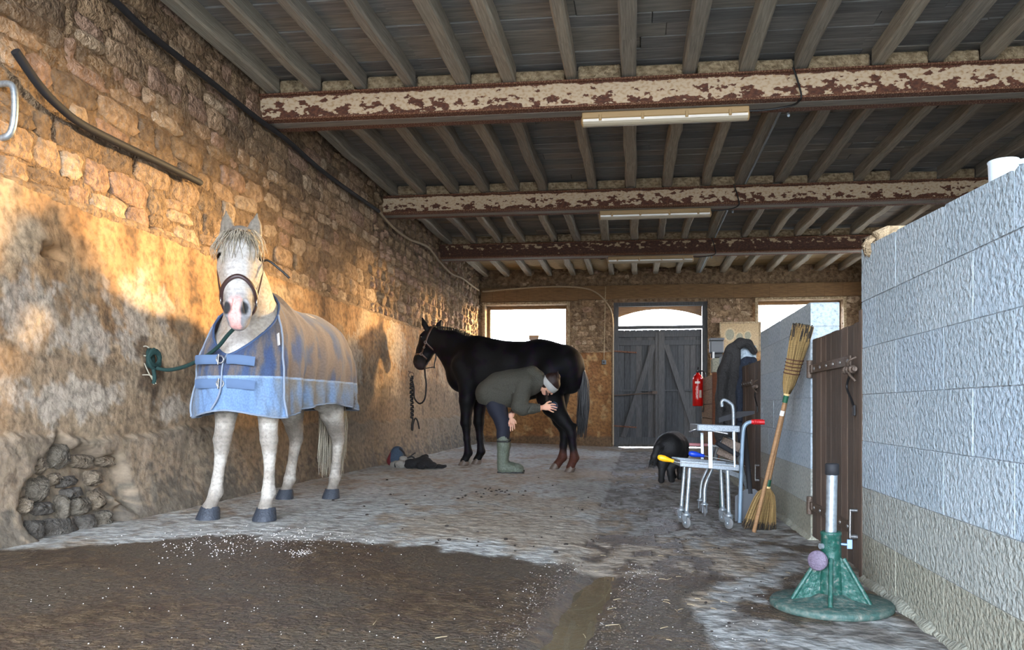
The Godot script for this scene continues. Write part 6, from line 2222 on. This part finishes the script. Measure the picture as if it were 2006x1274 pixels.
func tools() -> void:
	hoof_stand()
	# tool trolley: two trays, flat uprights, tube legs with castors
	var A := pt(1385, 1041, 5.15)
	A.y = 0.0
	var t := thing("tool_trolley", "galvanised farrier's trolley with two narrow trays on castors", "trolley", A)
	var V := func(u: float, v: float, w: float) -> Vector3: return pt(u, v, w) - A
	var right := (V.call(1447, 912, 5.15) - V.call(1333, 912, 5.15)) as Vector3
	right = right.normalized()
	var back := right.cross(Vector3.UP) * -1.0
	back = -right.cross(Vector3.UP) if right.cross(Vector3.UP).z > 0 else right.cross(Vector3.UP)
	for tr in [[1334, 1447, 908, 0.0, "lower_tray", 0.34], [1368, 1448, 838, 0.02, "upper_tray", 0.26]]:
		var l: Vector3 = V.call(tr[0], tr[2], 5.15)
		var r: Vector3 = V.call(tr[1], tr[2] + (9 if tr[3] == 0.0 else 3), 5.15)
		var st := new_st()
		bar(st, l, r, 0.012, 0.040)
		bar(st, l + back * tr[5], r + back * tr[5], 0.012, 0.040)
		bar(st, l + back * 0.0, l + back * tr[5], 0.012, 0.040)
		bar(st, r, r + back * tr[5], 0.012, 0.040)
		bar(st, (l + back * tr[5] * 0.5) + Vector3(0, -0.016, 0), (r + back * tr[5] * 0.5) + Vector3(0, -0.016, 0), tr[5] - 0.01, 0.004)
		put(st, tr[4], M.alu, t)
	for q in [[1391, 846, 918, 5.13, 0.026], [1438, 845, 916, 5.13, 0.012], [1375, 848, 900, 5.45, 0.020], [1436, 845, 905, 5.45, 0.012]]:
		var st := new_st()
		bar(st, V.call(q[0], q[1], q[3]), V.call(q[0] + 1, q[2], q[3]), q[4], 0.006, Vector3.BACK)
		put(st, "upright", M.galv, t)
	var feet := [[1351, 917, 1345, 1036, 5.16], [1341, 913, 1335, 1020, 5.42], [1425, 922, 1428, 1041, 5.12], [1412, 918, 1416, 1020, 5.42]]
	for q in feet:
		var st := new_st()
		var top: Vector3 = V.call(q[0], q[1], q[4])
		var foot: Vector3 = V.call(q[2], q[3], q[4])
		foot.y = 0.0
		tube(st, [top, foot + Vector3(0, 0.10, 0)], 0.0125, 10)
		put(st, "leg", M.galv, t)
		castor(t, foot, (right + back * 0.6).normalized())
	var st := new_st()
	tube(st, curve([V.call(1437, 838, 5.2), V.call(1436, 800, 5.2), V.call(1430, 790, 5.2), V.call(1419, 784, 5.2), V.call(1414, 788, 5.2), V.call(1415, 797, 5.2)], 5), 0.011, 8)
	put(st, "hook", M.alu, t)
	st = new_st()
	tube(st, [V.call(1404, 868, 5.3), V.call(1446, 892, 5.35)], 0.016, 10)
	put(st, "gas_strut", M.rubber, t)
	st = new_st()
	var pl: Vector3 = V.call(1428, 880, 5.4)
	box(st, pl, Vector3(0.13, 0.13, 0.02), Basis(Vector3.BACK, -0.4), 0.006)
	put(st, "tool_plate", M.iron, t)
	st = new_st()
	prism(st, PackedVector2Array([Vector2(-0.10, -0.02), Vector2(0.13, 0.035), Vector2(0.13, 0.055), Vector2(0.02, 0.05), Vector2(-0.10, 0.01)]), V.call(1436, 822, 5.3), Basis(Vector3.UP, 0.1), 0.08)
	put(st, "dark_tool_holder", M.rubber, t)
	# second stand: bent tube legs on two castors behind
	var B := pt(1378, 1005, 5.75)
	B.y = 0.0
	var s2 := thing("leg_stand", "silver bent-tube hoof cradle on castors standing behind the trolley", "stand", B)
	for q in [[1409, 872, 1396, 916, 1382, 950, 1380, 1002, 5.72], [1400, 874, 1387, 916, 1375, 945, 1372, 990, 5.98]]:
		st = new_st()
		var foot := pt(q[6], q[7], q[8]) - B
		foot.y = 0.0
		tube(st, curve([pt(q[0], q[1], q[8] - 0.1) - B, pt(q[2], q[3], q[8]) - B, pt(q[4], q[5], q[8]) - B, foot + Vector3(0, 0.10, 0)], 5), 0.014, 10)
		put(st, "leg", M.galv, s2)
		castor(s2, foot, Vector3(cs, 0, -sn))
	st = new_st()
	var e := pt(1468, 1000, 5.75) - B
	e.y = 0.0
	tube(st, curve([pt(1409, 872, 5.62) - B, pt(1425, 861, 5.62) - B, pt(1438, 868, 5.62) - B, pt(1446, 895, 5.65) - B, pt(1456, 930, 5.68) - B, e + Vector3(0, 0.12, 0), e], 5), 0.014, 10)
	put(st, "frame_tube", M.galv, s2)
	st = new_st()
	bar(st, pt(1398, 914, 5.7) - B, pt(1466, 940, 5.7) - B, 0.03, 0.035)
	put(st, "crossbar", M.alu, s2)
	st = new_st()
	tube(st, [pt(1413, 922, 5.85) - B, (pt(1413, 1002, 5.85) - B) * Vector3(1, 0, 1)], 0.013, 10)
	put(st, "green_prop", mat(Color(0.16, 0.27, 0.24), 0.5), s2)
	# hand truck with a red grip
	var C := pt(1449, 1010, 5.42)
	C.y = 0.0
	var ht := thing("push_bar", "light blue-grey bent tube with a red rubber grip beside the trolley", "handle", C)
	st = new_st()
	tube(st, curve([pt(1475, 827, 5.38) - C, pt(1467, 828, 5.38) - C, pt(1458, 836, 5.38) - C, pt(1455, 856, 5.38) - C, pt(1452, 920, 5.4) - C, Vector3(0, 0.0, 0)], 5), 0.0135, 10)
	put(st, "bent_tube", mat(Color(0.52, 0.60, 0.66), 0.45, 0.3), ht)
	st = new_st()
	tube(st, [pt(1472, 827, 5.38) - C, pt(1479, 827, 5.375) - C, pt(1498, 827.5, 5.36) - C], [0.0165, 0.0172, 0.0165], 12)
	for i in 5:
		tube(st, [pt(1476 + i * 4, 827, 5.37) - C, pt(1478 + i * 4, 827, 5.37) - C], 0.0185, 12)
	put(st, "red_grip", mat(Color(0.72, 0.07, 0.09), 0.5), ht)
	# rasps on the trolley
	var cols := [["yellow", Color(0.93, 0.66, 0.08), 1287, 895, 1316, 903, 1350, 907, 1440, 914, 5.16], ["blue", Color(0.05, 0.22, 0.66), 1353, 889, 1376, 893, 1384, 895, 1440, 905, 5.36]]
	for q in cols:
		var base: Vector3 = pt(q[4], q[5], q[10])
		var r := thing("hoof_rasp", "long flat hoof rasp with a %s handle lying on the lower tray" % q[0], "rasp", base, "rasps on the trolley")
		var h0: Vector3 = pt(q[2], q[3], q[10]) - base
		var d := h0.normalized()
		st = new_st()
		lathe(st, Vector3.ZERO, d, [[0.0, -0.012], [0.012, -0.012], [0.011, 0.0], [0.014, 0.02], [0.020, 0.05], [0.019, 0.075], [0.012, 0.090], [0.0, 0.094]], 14)
		put(st, "grip", mat(q[1], 0.4), r)
		st = new_st()
		tube(st, [-d * 0.008, -d * 0.04], 0.006, 8)
		bar(st, -d * 0.035, (pt(q[8], q[9], q[10]) - base), 0.036, 0.006)
		put(st, "blade", M.steel, r)
	st = new_st()
	var kb := pt(1350, 871, 5.5)
	var kn := thing("hoof_knife", "tool with a flat dusty-pink handle sticking out under the upper tray", "tool", kb)
	bar(st, Vector3.ZERO, pt(1386, 872, 5.5) - kb, 0.012, 0.020, Vector3.UP, 0.006)
	put(st, "grip", mat(Color(0.52, 0.31, 0.31), 0.55), kn)
	st = new_st()
	bar(st, pt(1386, 872, 5.5) - kb, pt(1430, 878, 5.5) - kb, 0.004, 0.014)
	put(st, "blade", M.steel, kn)
	# pincers on the upper tray
	var pb := pt(1362, 843, 5.2)
	var pn := thing("pincers", "shiny steel pincers hanging over the end of the upper tray", "pincers", pb)
	for s: float in [-1.0, 1.0]:
		st = new_st()
		tube(st, curve([Vector3(-0.035, -0.01, 0.01 * s), Vector3(0.0, 0.005, 0.022 * s), Vector3(0.05, 0.004, -0.01 * s), Vector3(0.2, -0.02, -0.03 * s)], 5), 0.009, 8, true, 0.7)
		put(st, "jaw_arm", M.steel, pn)
	# brooms
	broom("upturned_broom", "corn broom stood on its stick with the straw head up against the partition", pt(1477, 1049, 4.94) * Vector3(1, 0, 1) + Vector3(0, 0.012, 0), pt(1573, 638, 4.64), true, Vector3(0.9, 0, -0.4))
	broom("corn_broom", "worn corn broom resting on its dirty straw head beside the trolley", pt(1486, 1044, 5.12) * Vector3(1, 0, 1) + Vector3(0, 0.0, 0), pt(1548, 745, 4.98), false, Vector3(1, 0, -0.15))
	# shovel blade behind the broom
	var sb := pt(1466, 1010, 5.45)
	sb.y = 0.0
	var sh := thing("shovel", "dark shovel leaning behind the brooms and trolley", "shovel", sb)
	st = new_st()
	prism(st, PackedVector2Array([Vector2(-0.09, 0.0), Vector2(0.09, 0.0), Vector2(0.10, 0.17), Vector2(0.03, 0.22), Vector2(-0.03, 0.22), Vector2(-0.10, 0.17)]), Vector3(0, 0.005, 0), Basis(Vector3(cs, 0, -sn), Vector3(0.1, 0.95, -0.3).normalized(), Vector3(sn, 0.3, cs).normalized()), 0.006)
	put(st, "blade", M.grey_plastic, sh)
	st = new_st()
	tube(st, [Vector3(0.02, 0.18, -0.06), Vector3(0.0, 0.62, -0.20), pt(1450, 870, 5.75) - sb], 0.017, 10)
	put(st, "shaft", M.rubber, sh)


# ---------------------------------------------------------------- coats, bags and litter
func clutter() -> void:
	var Z := Vector3(0, 0, 1)
	# coats hung over the far partition's end
	var base := pt(1440, 900, 7.84)
	base.y = 0.0
	for k in 2:
		var t := thing(["dark_coat", "navy_coat"][k], ["charcoal riding coat hung over the rounded end of the far partition", "navy waxed coat hanging in folds below the charcoal coat"][k], "coat", base, "coats on the partition end")
		t.basis = Basis(Vector3.UP, atan(186.0 / 1600.0))
		var f := Field.new(Vector3(-0.24, 0.30, -0.30), Vector3(0.26, 1.50, 0.20), 0.0115)
		var L := func(u: float, v: float, z := 0.0) -> Vector3: return Vector3((u - 1440.0) / 204.0, EYE + (800.0 - v) / 204.0, z)
		if k == 0:
			f.chain([[L.call(1478, 688, -0.02), 0.035], [L.call(1466, 673, 0.0), 0.035], [L.call(1450, 672, 0.0), 0.045], [L.call(1436, 684, 0.02), 0.06]], 0.03)
			f.chain([[L.call(1432, 690, 0.03), 0.07], [L.call(1422, 730, 0.05), 0.09], [L.call(1419, 780, 0.05), 0.095], [L.call(1416, 850, 0.04), 0.085], [L.call(1418, 880, 0.03), 0.06]], 0.03, Z, 1.5)
			f.chain([[L.call(1440, 692, 0.06), 0.04], [L.call(1436, 740, 0.09), 0.05], [L.call(1434, 800, 0.09), 0.045], [L.call(1430, 840, 0.08), 0.04]], 0.02)
			f.chain([[L.call(1424, 700, 0.07), 0.04], [L.call(1412, 740, 0.10), 0.05], [L.call(1406, 800, 0.10), 0.04], [L.call(1407, 830, 0.10), 0.035]], 0.02)
		else:
			f.chain([[L.call(1472, 706, 0.02), 0.03], [L.call(1461, 708, 0.05), 0.035], [L.call(1450, 716, 0.06), 0.04]], 0.03)
			f.chain([[L.call(1458, 715, 0.06), 0.06], [L.call(1453, 760, 0.08), 0.085], [L.call(1452, 810, 0.08), 0.085], [L.call(1455, 865, 0.06), 0.06]], 0.03, Z, 1.5)
			f.chain([[L.call(1473, 708, 0.04), 0.04], [L.call(1474, 750, 0.08), 0.045], [L.call(1472, 800, 0.07), 0.045], [L.call(1473, 860, 0.05), 0.035]], 0.012)
			f.chain([[L.call(1447, 722, 0.10), 0.03], [L.call(1442, 770, 0.14), 0.04], [L.call(1443, 820, 0.14), 0.035]], 0.012)
			f.chain([[L.call(1462, 722, 0.10), 0.02], [L.call(1464, 790, 0.15), 0.025], [L.call(1462, 850, 0.14), 0.02]], 0.012)
		obj(body_mesh([f], func(_p: Vector3) -> Color: return Color(1, 1, 1)), "cloth", tmat([Color(0.17, 0.165, 0.16), Color(0.10, 0.14, 0.20)][k], M.grain, 3.0, M.bump, 1.0, 0.85, false), t)
		var st := new_st()
		if k == 0:
			tube(st, curve([L.call(1478, 690, 0.02), L.call(1465, 676, 0.04), L.call(1450, 680, 0.05), L.call(1442, 700, 0.09)], 5), 0.008, 6)
		else:
			tube(st, curve([L.call(1462, 712, 0.12), L.call(1457, 740, 0.155), L.call(1466, 790, 0.16), L.call(1462, 850, 0.15)], 5), 0.007, 6)
		put(st, "piping", M.black, t)
	# rounded concrete top of that partition end
	var bl := pt(1463, 700, 8.0)
	var st := new_st()
	var poly := PackedVector2Array([Vector2(-0.085, -0.14), Vector2(0.085, -0.14), Vector2(0.085, 0.06)])
	for i in 7:
		var a := PI * 0.5 * i / 6.0
		poly.append(Vector2(0.055 + 0.03 * cos(a), 0.06 + 0.03 * sin(a)))
	for i in 7:
		var a := PI * 0.5 + PI * 0.5 * i / 6.0
		poly.append(Vector2(-0.045 + 0.04 * cos(a), 0.05 + 0.04 * sin(a)))
	prism(st, poly, bl, Basis(), 0.10)
	var o := put(st, "coping_block", M.block_low)
	tag(o, "rounded pale concrete coping block half covered by the coats", "block")
	# fence energiser box and white rod on the boarded partition
	var eb := Vector3(SLOT + 0.06, 1.42, -10.95)
	var t := thing("energiser_box", "dark grey plastic case with a lid, above the red fire extinguisher", "box", eb)
	st = new_st()
	box(st, Vector3(0, 0.145, 0), Vector3(0.18, 0.17, 0.14), Basis(), 0.015)
	put(st, "case", M.grey_plastic, t)
	st = new_st()
	box(st, Vector3(0, 0.245, 0), Vector3(0.19, 0.035, 0.15), Basis(), 0.015)
	put(st, "lid", M.grey_plastic, t)
	st = new_st()
	box(st, Vector3(0, 0.03, 0), Vector3(0.15, 0.06, 0.10), Basis(), 0.01)
	put(st, "foot", M.black, t)
	st = new_st()
	box(st, Vector3(-0.05, -0.02, 0.105), Vector3(0.028, 0.19, 0.012), Basis(), 0.004)
	put(st, "white_strip", mat(Color(0.85, 0.85, 0.83), 0.6), t)
	# fire extinguisher
	var fp := pt(1367, 796, 12.25)
	t = thing("fire_extinguisher", "red fire extinguisher hung on the boarded partition", "extinguisher", fp)
	st = new_st()
	lathe(st, Vector3.ZERO, Vector3.UP, [[0.0, 0.0], [0.07, 0.0], [0.078, 0.01], [0.078, 0.40], [0.070, 0.44], [0.045, 0.47], [0.025, 0.48], [0.025, 0.50], [0.0, 0.50]], 20)
	put(st, "cylinder", mat(Color(0.75, 0.06, 0.05), 0.3), t)
	st = new_st()
	tube(st, [Vector3(0, 0.49, 0), Vector3(0, 0.54, 0)], 0.02, 8)
	bar(st, Vector3(0, 0.55, -0.02), Vector3(0.0, 0.58, 0.10), 0.02, 0.012)
	bar(st, Vector3(0, 0.535, 0.0), Vector3(0.0, 0.525, 0.10), 0.02, 0.012)
	put(st, "valve", M.black, t)
	st = new_st()
	tube(st, curve([Vector3(0.02, 0.53, 0.0), Vector3(0.10, 0.50, 0.02), Vector3(0.105, 0.35, 0.02), Vector3(0.10, 0.06, 0.02), Vector3(0.07, -0.09, 0.02)], 5), 0.013, 8)
	put(st, "hose", M.black, t)
	var lt := picture(48, 64, func(x: int, y: int) -> Color:
		if y < 8 and x > 6 and x < 34:
			return Color(0.9, 0.88, 0.84)
		if x > 10 and x < 20 and y > 16 and y < 60 and fine.get_noise_2d(x * 0.35, y * 0.16) > -0.05:
			return Color(0.88, 0.84, 0.80)
		if x > 28 and x < 44 and y > 30 and y < 58:
			return Color(0.80, 0.74, 0.68)
		return Color(0.75, 0.06, 0.05))
	var lm := mat(Color(1, 1, 1), 0.35)
	lm.albedo_texture = lt
	var lab := SurfaceTool.new()
	lab.begin(Mesh.PRIMITIVE_TRIANGLES)
	for i in 8:
		for q in [[0, 0], [1, 1], [1, 0], [0, 0], [0, 1], [1, 1]]:
			var u: float = (i + q[0]) / 8.0
			var a := lerpf(-0.9, 0.9, u)
			lab.set_uv(Vector2(u, 1.0 - q[1]))
			lab.add_vertex(Vector3(0.0795 * sin(a), 0.10 + 0.27 * q[1], 0.0795 * cos(a)))
	lab.generate_normals()
	obj(lab.commit(), "printed_label", lm, t)
	# mug on the near wall
	var mp := Vector3(SLOT + 0.065, 1.409, -2.52)
	t = thing("white_mug", "white plastic mug standing on top of the pale block wall", "mug", mp)
	st = new_st()
	lathe(st, Vector3.ZERO, Vector3.UP, [[0.0, 0.0], [0.036, 0.0], [0.038, 0.004], [0.041, 0.066], [0.043, 0.070], [0.041, 0.072], [0.037, 0.068], [0.034, 0.006], [0.0, 0.006]], 24)
	put(st, "cup", mat(Color(0.72, 0.76, 0.78), 0.4), t)
	st = new_st()
	tube(st, curve([Vector3(0.030, 0.06, 0.026), Vector3(0.052, 0.056, 0.045), Vector3(0.055, 0.03, 0.047), Vector3(0.03, 0.012, 0.025)], 5), 0.005, 8, true, 1.6)
	put(st, "mug_handle", mat(Color(0.72, 0.76, 0.78), 0.4), t)
	# black plaited rope hanging from its ring
	var ra := pt(802, 735, 10.74)
	st = new_st()
	var P := []
	for i in 60:
		var u := i / 59.0
		var c := ra + Vector3(0.035, -0.02 - 0.56 * u, 0.01 + 0.02 * sin(u * 6.0))
		P.append(c + Vector3(0.014 * sin(i * 1.1), 0.012 * sin(i * 2.2), 0.020 * cos(i * 1.1)))
	tube(st, P, 0.0125, 7)
	tube(st, curve([P[-1], P[-1] + Vector3(0, -0.05, 0.05), P[-1] + Vector3(0, -0.12, 0.06), P[-1] + Vector3(0, -0.13, 0.02), P[-1] + Vector3(0.0, -0.05, -0.01), P[-1] + Vector3(0.02, 0.02, -0.04), P[-1] + Vector3(0.03, -0.02, -0.12), P[-1] + Vector3(0.03, -0.12, -0.2)], 5), 0.011, 7)
	tube(st, curve([ra + Vector3(0.03, -0.04, 0.0), ra + Vector3(0.05, -0.16, -0.04), pt(812, 780, 10.6), pt(822, 791, 10.5), pt(832, 782, 10.45), pt(835, 755, 10.4), pt(833, 736, 10.4), pt(832, 722, 10.36)], 6), 0.011, 7)
	o = put(st, "black_rope", tmat(Color(0.05, 0.05, 0.055), M.cloth_tex, 14.0, null, 0.0, 0.7))
	tag(o, "black rope looped in a plait from a wall ring to the black horse's headcollar", "rope")
	st = new_st()
	ring_buckle(st, ra + Vector3(0.025, 0.0, 0), Vector3(0.3, 0, 1), 0.035, 0.006)
	tube(st, [ra + Vector3(-0.02, 0.05, 0), ra + Vector3(0.02, 0.035, 0)], 0.01, 8)
	o = put(st, "tie_ring", M.iron)
	tag(o, "iron tie ring in the wall above the black plaited rope", "ring")
	# heap by the left wall
	var bb := pt(775, 909, 9.35)
	bb.y = slab(bb.x)
	t = thing("rucksack", "slumped slate-blue rucksack with a red side against the wall", "bag", bb)
	t.basis = Basis(Vector3.UP, 0.2)
	var f := Field.new(Vector3(-0.16, -0.02, -0.14), Vector3(0.16, 0.28, 0.14), 0.009)
	f.chain([[Vector3(0.0, 0.09, 0.0), 0.085], [Vector3(0.02, 0.15, 0.0), 0.075]], 0.03)
	f.cone(Vector3(-0.05, 0.05, 0.0), Vector3(0.07, 0.05, 0.02), 0.05, 0.05, 0.03)
	obj(body_mesh([f], func(p: Vector3) -> Color: return lin(0.20, 0.26, 0.33) if p.x > -0.055 + 0.02 * p.y else lin(0.42, 0.10, 0.12)), "bag_body", tmat(Color(1, 1, 1), M.grain, 6.0, M.bump, 0.6, 0.8, false), t)
	(t.get_child(0) as MeshInstance3D).material_override.vertex_color_use_as_albedo = true
	st = new_st()
	strap(st, [Vector3(0.05, 0.20, 0.06), Vector3(0.10, 0.15, 0.08), Vector3(0.12, 0.08, 0.08), Vector3(0.10, 0.02, 0.07)], 0.03, 0.004, Vector3(0.02, 0.1, 0))
	put(st, "shoulder_strap", M.black, t)
	var heap := [["pale_cloth", "crumpled pale grey cloth beside the rucksack", "cloth", 788, 911, Color(0.60, 0.58, 0.54), [[-0.08, 0.02, 0, 0.06], [0.0, 0.03, 0.05, 0.07], [0.06, 0.06, -0.02, 0.06], [0.0, 0.09, -0.05, 0.05], [0.10, 0.03, 0.04, 0.05]]],
		["black_jacket", "black jacket dropped in a heap on the floor by the wall", "jacket", 818, 913, Color(0.055, 0.055, 0.06), [[-0.20, 0.02, 0.04, 0.05], [-0.12, 0.04, 0.0, 0.07], [-0.03, 0.05, 0.03, 0.08], [0.05, 0.07, 0.0, 0.08], [0.11, 0.05, 0.02, 0.075], [0.17, 0.03, 0.04, 0.055], [-0.06, 0.02, 0.10, 0.05], [0.07, 0.02, 0.10, 0.055], [0.07, 0.12, -0.03, 0.04]]],
		["black_glove", "white-cuffed black glove lying at the end of the heap", "glove", 857, 913, Color(0.05, 0.05, 0.06), [[-0.03, 0.02, 0.0, 0.035], [0.01, 0.025, 0.0, 0.036], [0.045, 0.02, 0.015, 0.024], [0.05, 0.02, -0.01, 0.024]]]]
	for h in heap:
		var p := pt(h[3], h[4], 9.15)
		p.y = slab(p.x)
		t = thing(h[0], h[1], h[2], p)
		f = Field.new(Vector3(-0.24, -0.01, -0.14), Vector3(0.24, 0.22, 0.18), 0.0085)
		for q in h[6]:
			var c := Vector3(q[0], maxf(q[1], q[3] * 0.5), q[2])
			f.cone(c, c + Vector3(0.04 * sin(q[0] * 40.0), 0.01, 0.03 * cos(q[0] * 30.0)), q[3], q[3] * 0.8, 0.03, Vector3.UP, 1.35)
			f.cone(c + Vector3(0.03, q[3] * 0.9, 0.02), c + Vector3(-0.02, q[3], 0.04), 0.008, 0.006, 0.02, Z, 1.0, true)
		f.cone(Vector3(-0.4, -0.06, 0), Vector3(0.4, -0.06, 0), 0.062, 0.062, 0.005, Z, 0.3, true)
		obj(body_mesh([f], func(_p: Vector3) -> Color: return Color(1, 1, 1)), "cloth", tmat(h[5], M.grain, 6.0, M.bump, 1.0, 0.75, false), t)
		if h[0] == "black_glove":
			st = new_st()
			tube(st, [Vector3(-0.10, 0.03, 0.0), Vector3(-0.04, 0.03, 0.0)], [0.034, 0.03], 12)
			put(st, "white_cuff", mat(Color(0.82, 0.82, 0.80), 0.7), t)
		elif h[0] == "black_jacket":
			st = new_st()
			tube(st, curve([Vector3(-0.02, 0.09, 0), Vector3(-0.07, 0.13, 0.0), Vector3(-0.12, 0.10, 0.01)], 4), 0.010, 6)
			tube(st, [Vector3(-0.13, 0.10, 0.0), Vector3(-0.03, 0.17, -0.02)], 0.008, 6)
			put(st, "strap_loop", M.black, t)
	# water in the drain
	var rows := []
	for i in 40:
		var d := lerpf(1.4, 3.98, i / 39.0)
		var row := PackedVector3Array()
		for j in 9:
			row.append(Vector3(puddle_x(d) + lerpf(-0.12, 0.12, j / 8.0), -0.0125, -d))
		rows.push_front(row)
	o = obj(grid_mesh(rows), "puddle", M.water)
	tag(o, "shallow brown puddle standing in the floor drain", "water")
	o.set_meta("kind", "stuff")
	litter()


func litter() -> void:
	# crumbs of spilled white salt, chaff, droppings and straw
	var r := RandomNumberGenerator.new()
	r.seed = 12
	var crumb := new_st()
	lathe(crumb, Vector3.ZERO, Vector3.UP, [[0.0, -0.5], [0.5, -0.15], [0.45, 0.3], [0.0, 0.5]], 5, false)
	var cm := mesh_of(crumb)
	var spots := []
	for k in 520:
		var u := r.randf()
		var c := [[470, 1062, 70, 10], [540, 1050, 60, 10], [595, 1084, 14, 4], [410, 1075, 60, 14], [640, 1060, 60, 14]][r.randi() % 5] as Array
		spots.append([on_floor(c[0] + r.randfn() * c[2], c[1] + r.randfn() * c[3]), r.randf_range(0.002, 0.0055)])
	for k in 260:
		spots.append([on_floor(r.randf_range(60, 1500), r.randf_range(1040, 1270)), r.randf_range(0.0015, 0.004)])
	scatter("white_crumbs", "scatter of white salt crumbs on the wet floor in front of the grey horse", "crumbs", cm, spots, mat(Color(0.86, 0.84, 0.80), 0.8))
	spots = []
	for k in 70:
		var b := r.randf() < 0.35
		spots.append([on_floor(r.randf_range(650, 1180), r.randf_range(935, 1090)) if not b else on_floor(960 + r.randfn() * 25, 965 + r.randfn() * 6), r.randf_range(0.008, 0.022)])
	for k in 60:
		spots.append([on_floor(r.randf_range(1180, 1500), r.randf_range(960, 1240)), r.randf_range(0.004, 0.012)])
	scatter("dung_crumbs", "scattered dark crumbs of dung on the dry concrete", "dirt", cm, spots, mat(Color(0.13, 0.10, 0.07), 0.95))
	# wet grit round the puddle
	spots = []
	for k in 1500:
		var d := r.randf_range(1.9, 4.0)
		var e := r.randfn() * 0.09
		var x := puddle_x(d) + (0.10 + absf(e)) * (1.0 if k % 2 else -1.0)
		spots.append([Vector3(x, 0, -d), r.randf_range(0.0025, 0.007)])
	scatter("wet_grit", "dark wet grit glinting along both edges of the puddle", "grit", cm, spots, mat(Color(0.30, 0.26, 0.22), 0.12))
	# single straws
	var sm := mat(Color(0.62, 0.55, 0.42), 0.7)
	var n := 0
	for k in 34:
		var p := on_floor(r.randf_range(1120, 1560), r.randf_range(1080, 1265))
		if k > 30:
			p = on_floor(r.randf_range(500, 1000), r.randf_range(1050, 1260))
		if p.x > 0.5 and p.z > -3.5:
			continue
		var st := new_st()
		var a := r.randf() * TAU
		var l := r.randf_range(0.010, 0.026)
		tube(st, [Vector3(-cos(a) * l, 0.003, -sin(a) * l), Vector3(0.002, 0.005, 0.003), Vector3(cos(a) * l, 0.003, sin(a) * l)], 0.0013, 4)
		var o := put(st, "straw", sm)
		o.position = p + Vector3(0, floor_y(p.x, -p.z) - p.y + 0.003, 0)
		tag(o, "short bent straw lying on the damp concrete floor", "straw", "straws on the floor")


func scatter(called: String, label: String, category: String, m: Mesh, spots: Array, material: Material) -> void:
	var mm := MultiMesh.new()
	mm.transform_format = MultiMesh.TRANSFORM_3D
	mm.mesh = m
	mm.instance_count = spots.size()
	for i in spots.size():
		var p: Vector3 = spots[i][0]
		p.y = floor_y(p.x, -p.z) + 0.002
		var s: float = spots[i][1]
		mm.set_instance_transform(i, Transform3D(Basis(Vector3.UP, i * 1.7) * Basis.from_scale(Vector3(s * 1.4, s * 0.8, s)), p))
	var o := MultiMeshInstance3D.new()
	o.name = called
	o.multimesh = mm
	o.material_override = material
	add_child(o)
	tag(o, label, category)
	o.set_meta("kind", "stuff")
